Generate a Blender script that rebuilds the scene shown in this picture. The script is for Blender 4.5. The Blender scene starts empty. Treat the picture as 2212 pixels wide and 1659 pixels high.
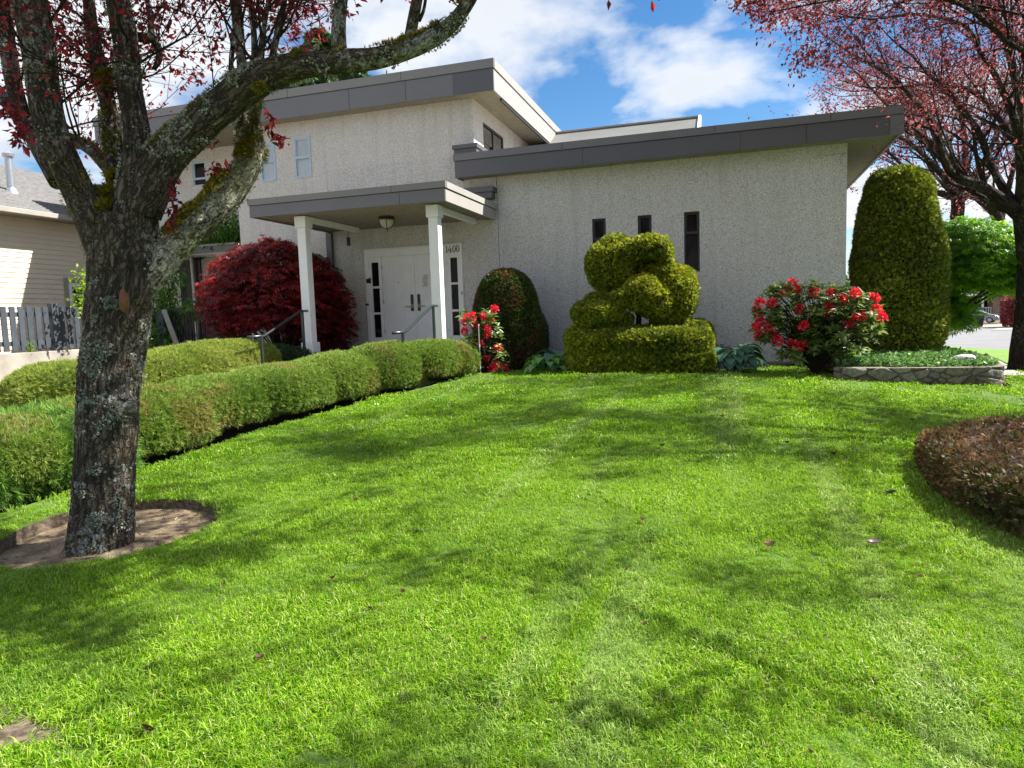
import bpy, math, random
import numpy as np
from mathutils import Vector, Matrix, geometry
R = math.radians
PI = math.pi
SC = bpy.context.scene
COL = SC.collection
rng = np.random.default_rng(7)

# ------------------------------------------------------------------ camera
EYE = np.array([0.0, 0.0, 1.6])
F_PX, CX, CY = 1500.0, 1106.0, 829.5        # the photograph measured on a 2212 x 1659 grid
YAW, PITCH, ROLL = R(17.4), R(5.45), R(1.9)
FH = np.array([-math.sin(YAW), math.cos(YAW), 0.0])
R0 = np.array([math.cos(YAW), math.sin(YAW), 0.0])
FW = FH * math.cos(PITCH) - np.array([0, 0, 1.0]) * math.sin(PITCH)
U0 = np.cross(R0, FW)
RT = math.cos(ROLL) * R0 - math.sin(ROLL) * U0
UP = math.cos(ROLL) * U0 + math.sin(ROLL) * R0
cam_data = bpy.data.cameras.new("camera")
cam = bpy.data.objects.new("camera", cam_data)
COL.objects.link(cam)
cam.matrix_world = Matrix(((RT[0], UP[0], -FW[0], EYE[0]), (RT[1], UP[1], -FW[1], EYE[1]),
                           (RT[2], UP[2], -FW[2], EYE[2]), (0, 0, 0, 1)))
cam_data.sensor_width = 36
cam_data.lens = 36 * F_PX / 2212
cam_data.clip_start = 0.05
cam_data.clip_end = 2000
SC.camera = cam

# ------------------------------------------------------------------ light and sky
SUN_EL, SUN_AZ = R(50), R(67)                 # azimuth from +Y towards +X
sdir = Vector((math.sin(SUN_AZ) * math.cos(SUN_EL), math.cos(SUN_AZ) * math.cos(SUN_EL), math.sin(SUN_EL)))
sun_data = bpy.data.lights.new("sun", 'SUN')
sun_data.energy = 5.0
sun_data.angle = R(0.55)
sun_data.color = (1.0, 0.955, 0.88)
sun = bpy.data.objects.new("sun", sun_data)
sun.rotation_euler = sdir.to_track_quat('Z', 'Y').to_euler()
COL.objects.link(sun)
SC.view_settings.view_transform = 'Standard'
SC.view_settings.look = 'None'
SC.view_settings.exposure = 1.36
SC.view_settings.gamma = 1
SC.cycles.max_bounces = 6
SC.cycles.transparent_max_bounces = 6

W = bpy.data.worlds.new("World")
SC.world = W
W.use_nodes = True
nt = W.node_tree
nt.nodes.clear()


def N(tree, typ, **kw):
    n = tree.nodes.new(typ)
    for k, v in kw.items():
        if k.startswith('i_'):
            n.inputs[k[2:].replace('_', ' ')].default_value = v
        elif k.startswith('n_'):
            n.inputs[int(k[2:])].default_value = v
        else:
            setattr(n, k, v)
    return n


def ramp(tree, fac, stops, interp='LINEAR'):
    r = tree.nodes.new('ShaderNodeValToRGB')
    r.color_ramp.interpolation = interp
    el = r.color_ramp.elements
    while len(el) < len(stops):
        el.new(0.5)
    for e, (p, c) in zip(el, stops):
        e.position = p
        if not hasattr(c, '__len__'):
            c = (c, c, c)
        e.color = (*c, 1)
    tree.links.new(fac, r.inputs[0])
    return r.outputs[0]


def math_n(tree, op, a, b=None, c=None):
    m = tree.nodes.new('ShaderNodeMath')
    m.operation = op
    for i, x in enumerate((a, b, c)):
        if x is None:
            continue
        if isinstance(x, (int, float)):
            m.inputs[i].default_value = x
        else:
            tree.links.new(x, m.inputs[i])
    return m.outputs[0]


def mix_n(tree, fac, a, b, blend='MIX'):
    m = tree.nodes.new('ShaderNodeMix')
    m.data_type = 'RGBA'
    m.blend_type = blend
    for i, x in ((0, fac), (6, a), (7, b)):
        if isinstance(x, (int, float)):
            m.inputs[i].default_value = x
        elif isinstance(x, tuple):
            m.inputs[i].default_value = (*x[:3], 1)
        else:
            tree.links.new(x, m.inputs[i])
    return m.outputs[2]


sky = N(nt, 'ShaderNodeTexSky')
sky.sky_type = 'NISHITA'
sky.sun_disc = False
sky.sun_elevation = SUN_EL
sky.sun_rotation = SUN_AZ
sky.air_density = 1.0
sky.dust_density = 0.3
sky.ozone_density = 2.5
tc = N(nt, 'ShaderNodeTexCoord')
sep = N(nt, 'ShaderNodeSeparateXYZ')
nt.links.new(tc.outputs['Generated'], sep.inputs[0])
den = math_n(nt, 'ADD', math_n(nt, 'MAXIMUM', sep.outputs[2], 0.0), 0.22)
px = math_n(nt, 'DIVIDE', sep.outputs[0], den)
py = math_n(nt, 'DIVIDE', sep.outputs[1], den)
comb = N(nt, 'ShaderNodeCombineXYZ')
nt.links.new(px, comb.inputs[0])
nt.links.new(py, comb.inputs[1])
comb.inputs[2].default_value = 31.6
n1 = N(nt, 'ShaderNodeTexNoise')
n1.inputs['Scale'].default_value = 2.3
n1.inputs['Detail'].default_value = 10
n1.inputs['Roughness'].default_value = 0.52
n1.inputs['Distortion'].default_value = 0.15
nt.links.new(comb.outputs[0], n1.inputs['Vector'])
n2 = N(nt, 'ShaderNodeTexNoise')
n2.inputs['Scale'].default_value = 0.8
n2.inputs['Detail'].default_value = 2
nt.links.new(comb.outputs[0], n2.inputs['Vector'])
# a heavier bank of cloud to the left (west); broken cloud to the right, and a low band
side = math_n(nt, 'ADD', math_n(nt, 'MULTIPLY', sep.outputs[0], 0.9), math_n(nt, 'MULTIPLY', sep.outputs[1], 0.25))
bank = math_n(nt, 'MULTIPLY', math_n(nt, 'MAXIMUM', math_n(nt, 'SUBTRACT', -0.10, side), 0.0), 0.30)
lowc = math_n(nt, 'MULTIPLY', math_n(nt, 'MAXIMUM', math_n(nt, 'SUBTRACT', 0.24, sep.outputs[2]), 0.0), 0.55)
cl = math_n(nt, 'ADD', n1.outputs[0], math_n(nt, 'MULTIPLY', math_n(nt, 'SUBTRACT', n2.outputs[0], 0.5), 0.30))
cl = math_n(nt, 'ADD', math_n(nt, 'ADD', cl, bank), lowc)
cfac = ramp(nt, cl, [(0.485, 0.0), (0.54, 0.42), (0.62, 0.88), (0.70, 1.0)])
shade = ramp(nt, n1.outputs[0], [(0.38, (4.0, 4.25, 4.7)), (0.52, (5.6, 5.7, 5.8)), (0.70, (4.3, 4.5, 4.8))])
skyc = N(nt, 'ShaderNodeHueSaturation')
skyc.inputs['Saturation'].default_value = 1.3
skyc.inputs['Value'].default_value = 0.85
nt.links.new(sky.outputs[0], skyc.inputs['Color'])
cmix = mix_n(nt, cfac, skyc.outputs[0], shade)
bg = N(nt, 'ShaderNodeBackground')
bg.inputs['Strength'].default_value = 0.075
nt.links.new(cmix, bg.inputs[0])
wo = N(nt, 'ShaderNodeOutputWorld')
nt.links.new(bg.outputs[0], wo.inputs[0])


# ------------------------------------------------------------------ measuring helpers
def smax(a, b, k):
    return 0.5 * (a + b + np.sqrt((a - b) ** 2 + k * k))


def smin(a, b, k):
    return 0.5 * (a + b - np.sqrt((a - b) ** 2 + k * k))


def H(x, y):
    """height of the ground"""
    x = np.asarray(x, float)
    y = np.asarray(y, float)
    a = smin(smax(0.055 * (y - 2), 0.0, 0.08), 0.58, 0.08)
    b = smin(0.05 * smax(x + 1, 0.0, 0.5), 0.3, 0.05)
    c = smin(0.04 * smax(y - 14.5, 0.0, 1.0), 1.0, 0.1)
    d = smin(0.07 * smax(-9 - x, 0.0, 0.5), 0.35, 0.05)
    return a - b - c - d


def ray(u, v):
    return FW + RT * ((u - CX) / F_PX) - UP * ((v - CY) / F_PX)


def at_y(u, v, Y):
    d = ray(u, v)
    return EYE + d * (Y / d[1])


def at_x(u, v, X):
    d = ray(u, v)
    return EYE + d * (X / d[0])


def at_z(u, v, Z):
    d = ray(u, v)
    return EYE + d * ((Z - EYE[2]) / d[2])


def at_d(u, v, D):
    return EYE + ray(u, v) * D


def gpt(u, v, off=0.0):
    d = ray(u, v)
    t = 1.0
    for _ in range(60):
        p = EYE + d * t
        t += (p[2] - H(p[0], p[1]) - off) / max(0.05, -d[2]) * 0.7
    return EYE + d * t


def proj(P):
    q = np.asarray(P, float) - EYE
    z = q @ FW
    return CX + F_PX * (q @ RT) / z, CY - F_PX * (q @ UP) / z, z


# ------------------------------------------------------------------ noise
def _hash(i, j, k, s):
    n = (i * 374761393 + j * 668265263 + k * 2147483647 + s * 1274126177) & 0xffffffff
    n = ((n ^ (n >> 13)) * 1274126177) & 0xffffffff
    n = (n ^ (n >> 16)) & 0xffffffff
    return n / 4294967295.0


def vnoise(P, s=0):
    P = np.asarray(P, float)
    i = np.floor(P).astype(np.int64)
    f = P - i
    f = f * f * (3 - 2 * f)
    out = 0
    for a in (0, 1):
        wa = f[:, 0] if a else 1 - f[:, 0]
        for b in (0, 1):
            wb = f[:, 1] if b else 1 - f[:, 1]
            for c in (0, 1):
                wc = f[:, 2] if c else 1 - f[:, 2]
                out = out + wa * wb * wc * _hash(i[:, 0] + a, i[:, 1] + b, i[:, 2] + c, s)
    return out * 2 - 1


def fbm(P, o=4, s=0):
    P = np.asarray(P, float)
    t, a = 0, 1.0
    for k in range(o):
        t = t + a * vnoise(P * 2 ** k + 17.3 * k, s + k)
        a *= 0.5
    return t / 1.9


# ------------------------------------------------------------------ mesh building
def unit(v):
    v = np.asarray(v, float)
    return v / np.maximum(np.linalg.norm(v, axis=-1, keepdims=True), 1e-9)


class MB:
    """collects faces; build() links them as ONE mesh object"""

    def __init__(s):
        s.V, s.F, s.A, s.B, s.n = [], [], [], [], 0

    def add(s, V, F, rnd=None, bk=None):
        V = np.asarray(V, float).reshape(-1, 3)
        if not isinstance(F, (list, tuple)) or (len(F) and not isinstance(F[0], np.ndarray)):
            F = [np.asarray([f for f in F if len(f) == k], np.int64) for k in sorted({len(f) for f in F})]
        s.V.append(V)
        for f in F:
            if len(f):
                s.F.append(f + s.n)
        s.A.append(np.zeros(len(V)) if rnd is None else np.broadcast_to(rnd, (len(V),)).astype(float))
        s.B.append(np.zeros((len(V), 3)) if bk is None else bk)
        s.n += len(V)
        return s

    def box(s, lo, hi, rnd=None):
        x0, y0, z0 = lo
        x1, y1, z1 = hi
        V = [(x0, y0, z0), (x1, y0, z0), (x1, y1, z0), (x0, y1, z0), (x0, y0, z1), (x1, y0, z1), (x1, y1, z1), (x0, y1, z1)]
        return s.add(V, [(0, 3, 2, 1), (4, 5, 6, 7), (0, 1, 5, 4), (1, 2, 6, 5), (2, 3, 7, 6), (3, 0, 4, 7)], rnd)

    def bar(s, a, b, w, h=None, up=(0, 0, 1)):
        h = h or w
        a, b = np.asarray(a, float), np.asarray(b, float)
        t = unit(b - a)
        u = np.asarray(up, float)
        if abs(t @ u) > 0.98:
            u = np.array([0, 1.0, 0])
        x = unit(np.cross(t, u))
        y = np.cross(x, t)
        V = []
        for p in (a, b):
            for sx, sy in ((-1, -1), (1, -1), (1, 1), (-1, 1)):
                V.append(p + x * sx * w / 2 + y * sy * h / 2)
        return s.add(V, [(0, 1, 2, 3), (7, 6, 5, 4), (0, 4, 5, 1), (1, 5, 6, 2), (2, 6, 7, 3), (3, 7, 4, 0)])

    def prism(s, poly, lo, hi, axis=2):
        """polygon in the two other axes (in order), extruded along axis"""
        n = len(poly)
        V = []
        for t in (lo, hi):
            for p in poly:
                q = list(p)
                q.insert(axis, t)
                V.append(q)
        F = [tuple(range(n))[::-1], tuple(range(n, 2 * n))] + [(i, (i + 1) % n, n + (i + 1) % n, n + i) for i in range(n)]
        return s.add(V, F)

    def tube(s, pts, rad, seg=8, amp=0.0, nscale=8.0, rnd=None, cap=True, seed=0):
        pts = np.asarray(pts, float)
        n = len(pts)
        rad = np.broadcast_to(rad, (n,)).astype(float)
        T = unit(np.gradient(pts, axis=0))
        u = np.array([0.31, 0.17, 0.93]) if abs(T[0][2]) < 0.9 else np.array([0.95, 0.3, 0.1])
        Us = np.zeros((n, 3))
        u = unit(u - T[0] * (u @ T[0]))
        for i in range(n):
            u = unit(u - T[i] * (u @ T[i]))
            Us[i] = u
        Vs = np.cross(T, Us)
        th = np.linspace(0, 2 * PI, seg, endpoint=False)
        ct, st = np.cos(th), np.sin(th)
        L = np.concatenate([[0], np.cumsum(np.linalg.norm(np.diff(pts, axis=0), axis=1))])
        rr = rad[:, None] * np.ones((1, seg))
        bk = np.stack([(rad[:, None] * ct), (rad[:, None] * st), L[:, None] * np.ones((1, seg)) + seed * 3.1], -1).reshape(-1, 3)
        if amp:
            q = bk * np.array([nscale, nscale, nscale * 0.16])
            rid = 1 - np.abs(fbm(q * 2.2, 3, seed)) * 2
            d = 0.55 * rid + 0.6 * fbm(bk * np.array([2.2, 2.2, 1.4]) * nscale / 8, 3, seed + 5) * 1.6 + 0.25 * fbm(bk * nscale * 4, 2, seed + 9)
            rr = rr + amp * (d - d.mean() - .25).reshape(n, seg) * np.minimum(1, rad[:, None] / 0.20)
        V = pts[:, None, :] + rr[:, :, None] * (Us[:, None, :] * ct[None, :, None] + Vs[:, None, :] * st[None, :, None])
        V = V.reshape(-1, 3)
        i = np.arange(n - 1)[:, None] * seg
        j = np.arange(seg)[None, :]
        j2 = (j + 1) % seg
        F = np.stack([i + j, i + j2, i + seg + j2, i + seg + j], -1).reshape(-1, 4)
        FF = [F]
        if cap:
            V = np.concatenate([V, pts[:1], pts[-1:]])
            bk = np.concatenate([bk, bk[:1], bk[-1:]])
            k = np.arange(seg)
            k2 = (k + 1) % seg
            a = n * seg
            FF.append(np.concatenate([np.stack([k2, k, np.full(seg, a)], -1),
                                      np.stack([(n - 1) * seg + k, (n - 1) * seg + k2, np.full(seg, a + 1)], -1)]))
        return s.add(V, FF, rnd, bk)

    def scatter(s, TV, TF, P, D, S, spin=None, rnd=None, up=None):
        """copies of a template; its +Z goes along D, its +X spins about it"""
        n = len(P)
        if n == 0:
            return s
        P = np.asarray(P, float)
        D = unit(D)
        a = rng.random(n) * 2 * PI if spin is None else spin
        if up is None:
            ref = np.where(np.abs(D[:, 2:3]) < 0.9, np.array([[0, 0, 1.0]]), np.array([[1.0, 0, 0]]))
        else:
            ref = up
        X = unit(np.cross(ref, D))
        Y = np.cross(D, X)
        ca, sa = np.cos(a)[:, None], np.sin(a)[:, None]
        X, Y = X * ca + Y * sa, Y * ca - X * sa
        TV = np.asarray(TV, float)
        k = len(TV)
        S = np.broadcast_to(S, (n,))
        V = P[:, None, :] + S[:, None, None] * (TV[None, :, 0:1] * X[:, None, :] + TV[None, :, 1:2] * Y[:, None, :] + TV[None, :, 2:3] * D[:, None, :])
        FF = []
        for q in sorted({len(f) for f in TF}):
            f = np.asarray([f for f in TF if len(f) == q], np.int64)
            FF.append((f[None] + (np.arange(n) * k)[:, None, None]).reshape(-1, q))
        r = rng.random(n) if rnd is None else rnd
        return s.add(V.reshape(-1, 3), FF, np.repeat(r, k))

    def build(s, name, mat, parent=None, loc=(0, 0, 0), smooth=False, bevel=0, bk=False, link=True):
        V = np.concatenate(s.V) - np.asarray(loc, float)
        me = bpy.data.meshes.new(name)
        nl = sum(f.size for f in s.F)
        nf = sum(len(f) for f in s.F)
        me.vertices.add(len(V))
        me.vertices.foreach_set('co', V.astype(np.float32).ravel())
        me.loops.add(nl)
        me.polygons.add(nf)
        me.loops.foreach_set('vertex_index', np.concatenate([f.ravel() for f in s.F]).astype(np.int32))
        sz = np.concatenate([np.full(len(f), f.shape[1]) for f in s.F])
        me.polygons.foreach_set('loop_start', (np.cumsum(sz) - sz).astype(np.int32))
        me.polygons.foreach_set('use_smooth', np.full(nf, bool(smooth)))
        a = me.attributes.new('rnd', 'FLOAT', 'POINT')
        a.data.foreach_set('value', np.concatenate(s.A).astype(np.float32))
        if bk:
            b = me.attributes.new('bk', 'FLOAT_VECTOR', 'POINT')
            b.data.foreach_set('vector', np.concatenate(s.B).astype(np.float32).ravel())
        me.update(calc_edges=True)
        me.validate()
        me.materials.append(mat)
        o = bpy.data.objects.new(name, me)
        if link:
            COL.objects.link(o)
        if parent is not None:
            o.parent = parent
        else:
            o.location = loc
        if bevel:
            m = o.modifiers.new('bevel', 'BEVEL')
            m.width = bevel
            m.segments = 2
            m.limit_method = 'ANGLE'
            m.harden_normals = False
        return o


def tag(o, label=None, cat=None, group=None, kind=None):
    if label:
        o['label'] = label
    if cat:
        o['category'] = cat
    if group:
        o['group'] = group
    if kind:
        o['kind'] = kind
    return o


class Thing:
    """an Empty at the thing's base with its parts below it; everything is given in world coordinates"""

    def __init__(s, name, loc, label, cat, group=None):
        s.o = bpy.data.objects.new(name, None)
        s.o.empty_display_size = 0.2
        s.loc = tuple(float(c) for c in loc)
        s.o.location = s.loc
        COL.objects.link(s.o)
        tag(s.o, label, cat, group)

    def part(s, name, mb, mat, under=None, label=None, **kw):
        o = mb.build(name, mat, under or s.o, s.loc, **kw)
        if label:
            o['label'] = label
        return o


def copy_tree(o, parent=None):
    c = o.copy()
    COL.objects.link(c)
    if parent is not None:
        c.parent = parent
    for ch in [x for x in bpy.data.objects if x.parent == o]:
        copy_tree(ch, c)
    return c


# ------------------------------------------------------------------ materials
def new_mat(name):
    m = bpy.data.materials.new(name)
    m.use_nodes = True
    t = m.node_tree
    b = t.nodes['Principled BSDF']
    return m, t, b


def M(name, c, rough=0.6, var=0.12, vs=4.0, bump=0.0, bs=60.0, metal=0.0, spec=0.4, c2=None, detail=5):
    m, t, b = new_mat(name)
    tc = N(t, 'ShaderNodeTexCoord')
    n = N(t, 'ShaderNodeTexNoise')
    n.inputs['Scale'].default_value = vs
    n.inputs['Detail'].default_value = detail
    n.inputs['Roughness'].default_value = 0.6
    t.links.new(tc.outputs['Object'], n.inputs['Vector'])
    c2 = c2 or tuple(x * (1 - var) for x in c)
    c1 = tuple(min(1, x * (1 + var * 0.5)) for x in c)
    t.links.new(ramp(t, n.outputs[0], [(0.32, c2), (0.68, c1)]), b.inputs['Base Color'])
    b.inputs['Roughness'].default_value = rough
    b.inputs['Metallic'].default_value = metal
    b.inputs['Specular IOR Level'].default_value = spec
    if bump:
        n3 = N(t, 'ShaderNodeTexNoise')
        n3.inputs['Scale'].default_value = bs
        n3.inputs['Detail'].default_value = 6
        t.links.new(tc.outputs['Object'], n3.inputs['Vector'])
        bp = N(t, 'ShaderNodeBump')
        bp.inputs['Strength'].default_value = bump
        bp.inputs['Distance'].default_value = 0.01
        t.links.new(n3.outputs[0], bp.inputs['Height'])
        t.links.new(bp.outputs[0], b.inputs['Normal'])
    return m


def leaf_mat(name, cols, trans=0.35, rough=0.5, patch=0.0, patch_cols=None, ps=1.5, spec=0.35, tboost=1.6):
    """colour picked per leaf by the rnd attribute; patches of another foliage colour by noise"""
    m, t, b = new_mat(name)
    at = N(t, 'ShaderNodeAttribute', attribute_name='rnd')
    k = len(cols)
    c = ramp(t, at.outputs['Fac'], [((i + 0.5) / k, x) for i, x in enumerate(cols)])
    if patch_cols:
        tc = N(t, 'ShaderNodeTexCoord')
        n = N(t, 'ShaderNodeTexNoise')
        n.inputs['Scale'].default_value = ps
        n.inputs['Detail'].default_value = 4
        t.links.new(tc.outputs['Object'], n.inputs['Vector'])
        f = ramp(t, n.outputs[0], [(0.5 - patch, 0.0), (0.5 + 0.12, 1.0)])
        c2 = ramp(t, at.outputs['Fac'], [((i + 0.5) / len(patch_cols), x) for i, x in enumerate(patch_cols)])
        c = mix_n(t, f, c, c2)
    t.links.new(c, b.inputs['Base Color'])
    b.inputs['Roughness'].default_value = rough
    b.inputs['Specular IOR Level'].default_value = spec
    if trans:
        tr = N(t, 'ShaderNodeBsdfTranslucent')
        bright = mix_n(t, 1.0, c, (tboost, tboost, tboost * 0.8), 'MULTIPLY')
        t.links.new(bright, tr.inputs[0])
        ms = N(t, 'ShaderNodeMixShader')
        ms.inputs[0].default_value = trans
        t.links.new(b.outputs[0], ms.inputs[1])
        t.links.new(tr.outputs[0], ms.inputs[2])
        t.links.new(ms.outputs[0], t.nodes['Material Output'].inputs[0])
    return m


def stucco(name, light, dark, stain=(0.3, 0.28, 0.18), stain_amt=0.35):
    m, t, b = new_mat(name)
    tc = N(t, 'ShaderNodeTexCoord')
    v = N(t, 'ShaderNodeTexVoronoi')
    v.inputs['Scale'].default_value = 70
    v.feature = 'F1'
    v.inputs['Randomness'].default_value = 1
    t.links.new(tc.outputs['Object'], v.inputs['Vector'])
    n = N(t, 'ShaderNodeTexNoise')
    n.inputs['Scale'].default_value = 48
    n.inputs['Detail'].default_value = 4
    n.inputs['Roughness'].default_value = 0.7
    t.links.new(tc.outputs['Object'], n.inputs['Vector'])
    mixv = math_n(t, 'ADD', math_n(t, 'MULTIPLY', v.outputs['Distance'], 0.55), math_n(t, 'MULTIPLY', n.outputs[0], 0.75))
    c = ramp(t, mixv, [(0.42, light), (0.62, tuple(x * 0.82 for x in light)), (0.80, dark)])
    n2 = N(t, 'ShaderNodeTexNoise')
    n2.inputs['Scale'].default_value = 0.8
    n2.inputs['Detail'].default_value = 6
    t.links.new(tc.outputs['Object'], n2.inputs['Vector'])
    sf = math_n(t, 'MULTIPLY', ramp(t, n2.outputs[0], [(0.48, 0.0), (0.75, 1.0)]), stain_amt)
    c = mix_n(t, sf, c, stain)
    mpd = N(t, 'ShaderNodeMapping')
    mpd.inputs['Scale'].default_value = (5.0, 5.0, 0.45)
    t.links.new(tc.outputs['Object'], mpd.inputs[0])
    nd = N(t, 'ShaderNodeTexNoise')
    nd.inputs['Scale'].default_value = 1.0
    nd.inputs['Detail'].default_value = 5
    t.links.new(mpd.outputs[0], nd.inputs['Vector'])
    df = math_n(t, 'MULTIPLY', ramp(t, nd.outputs[0], [(0.52, 0.0), (0.74, 1.0)]), 0.38)
    c = mix_n(t, df, c, (stain[0] * .75, stain[1] * .75, stain[2] * .75))
    t.links.new(c, b.inputs['Base Color'])
    b.inputs['Roughness'].default_value = 0.92
    b.inputs['Specular IOR Level'].default_value = 0.15
    bp = N(t, 'ShaderNodeBump')
    bp.inputs['Strength'].default_value = 0.7
    bp.inputs['Distance'].default_value = 0.012
    bp.invert = True
    t.links.new(mixv, bp.inputs['Height'])
    t.links.new(bp.outputs[0], b.inputs['Normal'])
    return m


def bark_mat(name, cols, lichen=0.3, lichen_col=(0.42, 0.46, 0.40), moss=0.0, scale=1.0, disp=0.02):
    m, t, b = new_mat(name)
    at = N(t, 'ShaderNodeAttribute', attribute_name='bk')
    tc = N(t, 'ShaderNodeTexCoord')
    mp = N(t, 'ShaderNodeMapping')
    mp.inputs['Scale'].default_value = (1, 1, 0.2)
    t.links.new(at.outputs['Vector'], mp.inputs[0])
    n = N(t, 'ShaderNodeTexNoise')
    n.inputs['Scale'].default_value = 26 * scale
    n.inputs['Detail'].default_value = 8
    n.inputs['Roughness'].default_value = 0.68
    t.links.new(mp.outputs[0], n.inputs['Vector'])
    c = ramp(t, n.outputs[0], [(0.35, cols[0]), (0.5, cols[1]), (0.66, cols[2])])
    wv = N(t, 'ShaderNodeTexVoronoi')
    wv.feature = 'DISTANCE_TO_EDGE'
    wv.inputs['Scale'].default_value = 30 * scale
    mp2 = N(t, 'ShaderNodeMapping')
    mp2.inputs['Scale'].default_value = (1, 1, 0.15)
    dn = N(t, 'ShaderNodeTexNoise')
    dn.inputs['Scale'].default_value = 14
    dn.inputs['Detail'].default_value = 4
    t.links.new(at.outputs['Vector'], dn.inputs['Vector'])
    va = N(t, 'ShaderNodeVectorMath', operation='SCALE')
    va.inputs['Scale'].default_value = 0.10
    t.links.new(dn.outputs['Color'], va.inputs[0])
    vb = N(t, 'ShaderNodeVectorMath', operation='ADD')
    t.links.new(at.outputs['Vector'], vb.inputs[0])
    t.links.new(va.outputs[0], vb.inputs[1])
    t.links.new(vb.outputs[0], mp2.inputs[0])
    t.links.new(mp2.outputs[0], wv.inputs['Vector'])
    crack = ramp(t, wv.outputs['Distance'], [(0.0, 0.0), (0.16, 1.0)])
    c = mix_n(t, math_n(t, 'ADD', math_n(t, 'MULTIPLY', crack, 0.75), 0.25), tuple(x * 0.8 for x in cols[0]), c)
    h = math_n(t, 'ADD', math_n(t, 'MULTIPLY', n.outputs[0], 0.8), math_n(t, 'MULTIPLY', crack, 0.7))
    if moss:
        n3 = N(t, 'ShaderNodeTexNoise')
        n3.inputs['Scale'].default_value = 1.6
        n3.inputs['Detail'].default_value = 6
        t.links.new(tc.outputs['Object'], n3.inputs['Vector'])
        mf = ramp(t, n3.outputs[0], [(0.52, 0.0), (0.66, moss)])
        c = mix_n(t, mf, c, (0.085, 0.075, 0.012))
    if lichen:
        n2 = N(t, 'ShaderNodeTexNoise')
        n2.inputs['Scale'].default_value = 26
        n2.inputs['Detail'].default_value = 7
        n2.inputs['Roughness'].default_value = 0.62
        n2.inputs['Distortion'].default_value = 0.6
        t.links.new(tc.outputs['Object'], n2.inputs['Vector'])
        n4 = N(t, 'ShaderNodeTexNoise')
        n4.inputs['Scale'].default_value = 2.4
        n4.inputs['Detail'].default_value = 3
        t.links.new(tc.outputs['Object'], n4.inputs['Vector'])
        s = math_n(t, 'ADD', n2.outputs[0], math_n(t, 'MULTIPLY', math_n(t, 'SUBTRACT', n4.outputs[0], 0.5), 0.9))
        lf = ramp(t, s, [(0.66 - lichen * 0.3, 0.0), (0.72 - lichen * 0.3, 1.0)])
        n5 = N(t, 'ShaderNodeTexNoise')
        n5.inputs['Scale'].default_value = 60
        t.links.new(tc.outputs['Object'], n5.inputs['Vector'])
        lc = ramp(t, n5.outputs[0], [(0.35, tuple(x * 0.45 for x in lichen_col)), (0.65, lichen_col)])
        c = mix_n(t, lf, c, lc)
        h = math_n(t, 'ADD', h, math_n(t, 'MULTIPLY', lf, 0.12))
    t.links.new(c, b.inputs['Base Color'])
    b.inputs['Roughness'].default_value = 0.9
    b.inputs['Specular IOR Level'].default_value = 0.2
    bp = N(t, 'ShaderNodeBump')
    bp.inputs['Strength'].default_value = 0.9
    bp.inputs['Distance'].default_value = disp
    t.links.new(h, bp.inputs['Height'])
    t.links.new(bp.outputs[0], b.inputs['Normal'])
    return m


MAT = {}
MAT['stucco'] = stucco('pebble_dash', (0.81, 0.80, 0.775), (0.37, 0.36, 0.335), (0.50, 0.49, 0.43), 0.22)
MAT['stucco_left'] = stucco('pebble_dash_left', (0.83, 0.81, 0.775), (0.45, 0.435, 0.40), (0.52, 0.47, 0.37), 0.25)
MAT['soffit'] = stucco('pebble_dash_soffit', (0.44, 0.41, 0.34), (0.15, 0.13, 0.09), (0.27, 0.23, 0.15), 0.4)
MAT['fascia'] = M('grey_metal_fascia', (0.15, 0.148, 0.160), 0.45, 0.05, 1.5, spec=0.5)
MAT['fascia_dark'] = M('dark_grey_metal_fascia', (0.095, 0.094, 0.106), 0.42, 0.05, 1.5, spec=0.5)
MAT['fascia_cap'] = M('light_grey_metal_cap', (0.20, 0.195, 0.19), 0.4, 0.06, 1.5, spec=0.5)
MAT['fascia_sunlit'] = M('sunlit_grey_metal', (0.36, 0.345, 0.32), 0.5, 0.06, 2)  # grey fascia made paler: sunlight on the right-hand edges put into the colour
MAT['seam'] = M('dark_seam', (0.03, 0.03, 0.032), 0.6)
MAT['white'] = M('white_paint', (0.84, 0.85, 0.86), 0.42, 0.05, 6, bump=0.05, bs=90)
MAT['door_white'] = M('white_door_paint', (0.82, 0.83, 0.85), 0.4, 0.05, 3, bump=0.04, bs=70)
MAT['blue_frame'] = M('pale_blue_paint', (0.46, 0.58, 0.68), 0.5, 0.1, 12)
MAT['dark_frame'] = M('charcoal_frame', (0.028, 0.03, 0.035), 0.4)
MAT['rail'] = M('dark_green_rail_paint', (0.022, 0.032, 0.036), 0.28, 0.1, 20, spec=0.6)
MAT['brass'] = M('worn_brass', (0.30, 0.24, 0.14), 0.35, 0.2, 50, metal=0.8)
MAT['steel'] = M('galvanised_steel', (0.50, 0.52, 0.54), 0.35, 0.15, 20, metal=0.7)
MAT['concrete'] = M('weathered_concrete', (0.33, 0.30, 0.255), 0.9, 0.35, 1.4, 0.4, 60)
MAT['paving'] = M('pale_concrete_path', (0.32, 0.29, 0.255), 0.9, 0.15, 2.0, 0.3, 80)
MAT['road'] = M('sunlit_asphalt', (0.19, 0.19, 0.195), 0.9, 0.12, 0.4, 0.3, 60)
MAT['soil'] = M('garden_soil', (0.085, 0.058, 0.038), 0.95, 0.45, 7, 0.9, 40, c2=(0.03, 0.02, 0.013))
MAT['fence'] = M('slate_blue_fence_paint', (0.052, 0.062, 0.078), 0.7, 0.25, 5, 0.2, 50)
MAT['black_plastic'] = M('black_plastic', (0.02, 0.02, 0.022), 0.45)
MAT['paper'] = M('white_paper', (0.8, 0.8, 0.78), 0.7, 0.02)
MAT['ink'] = M('black_ink', (0.015, 0.015, 0.018), 0.5)


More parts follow.
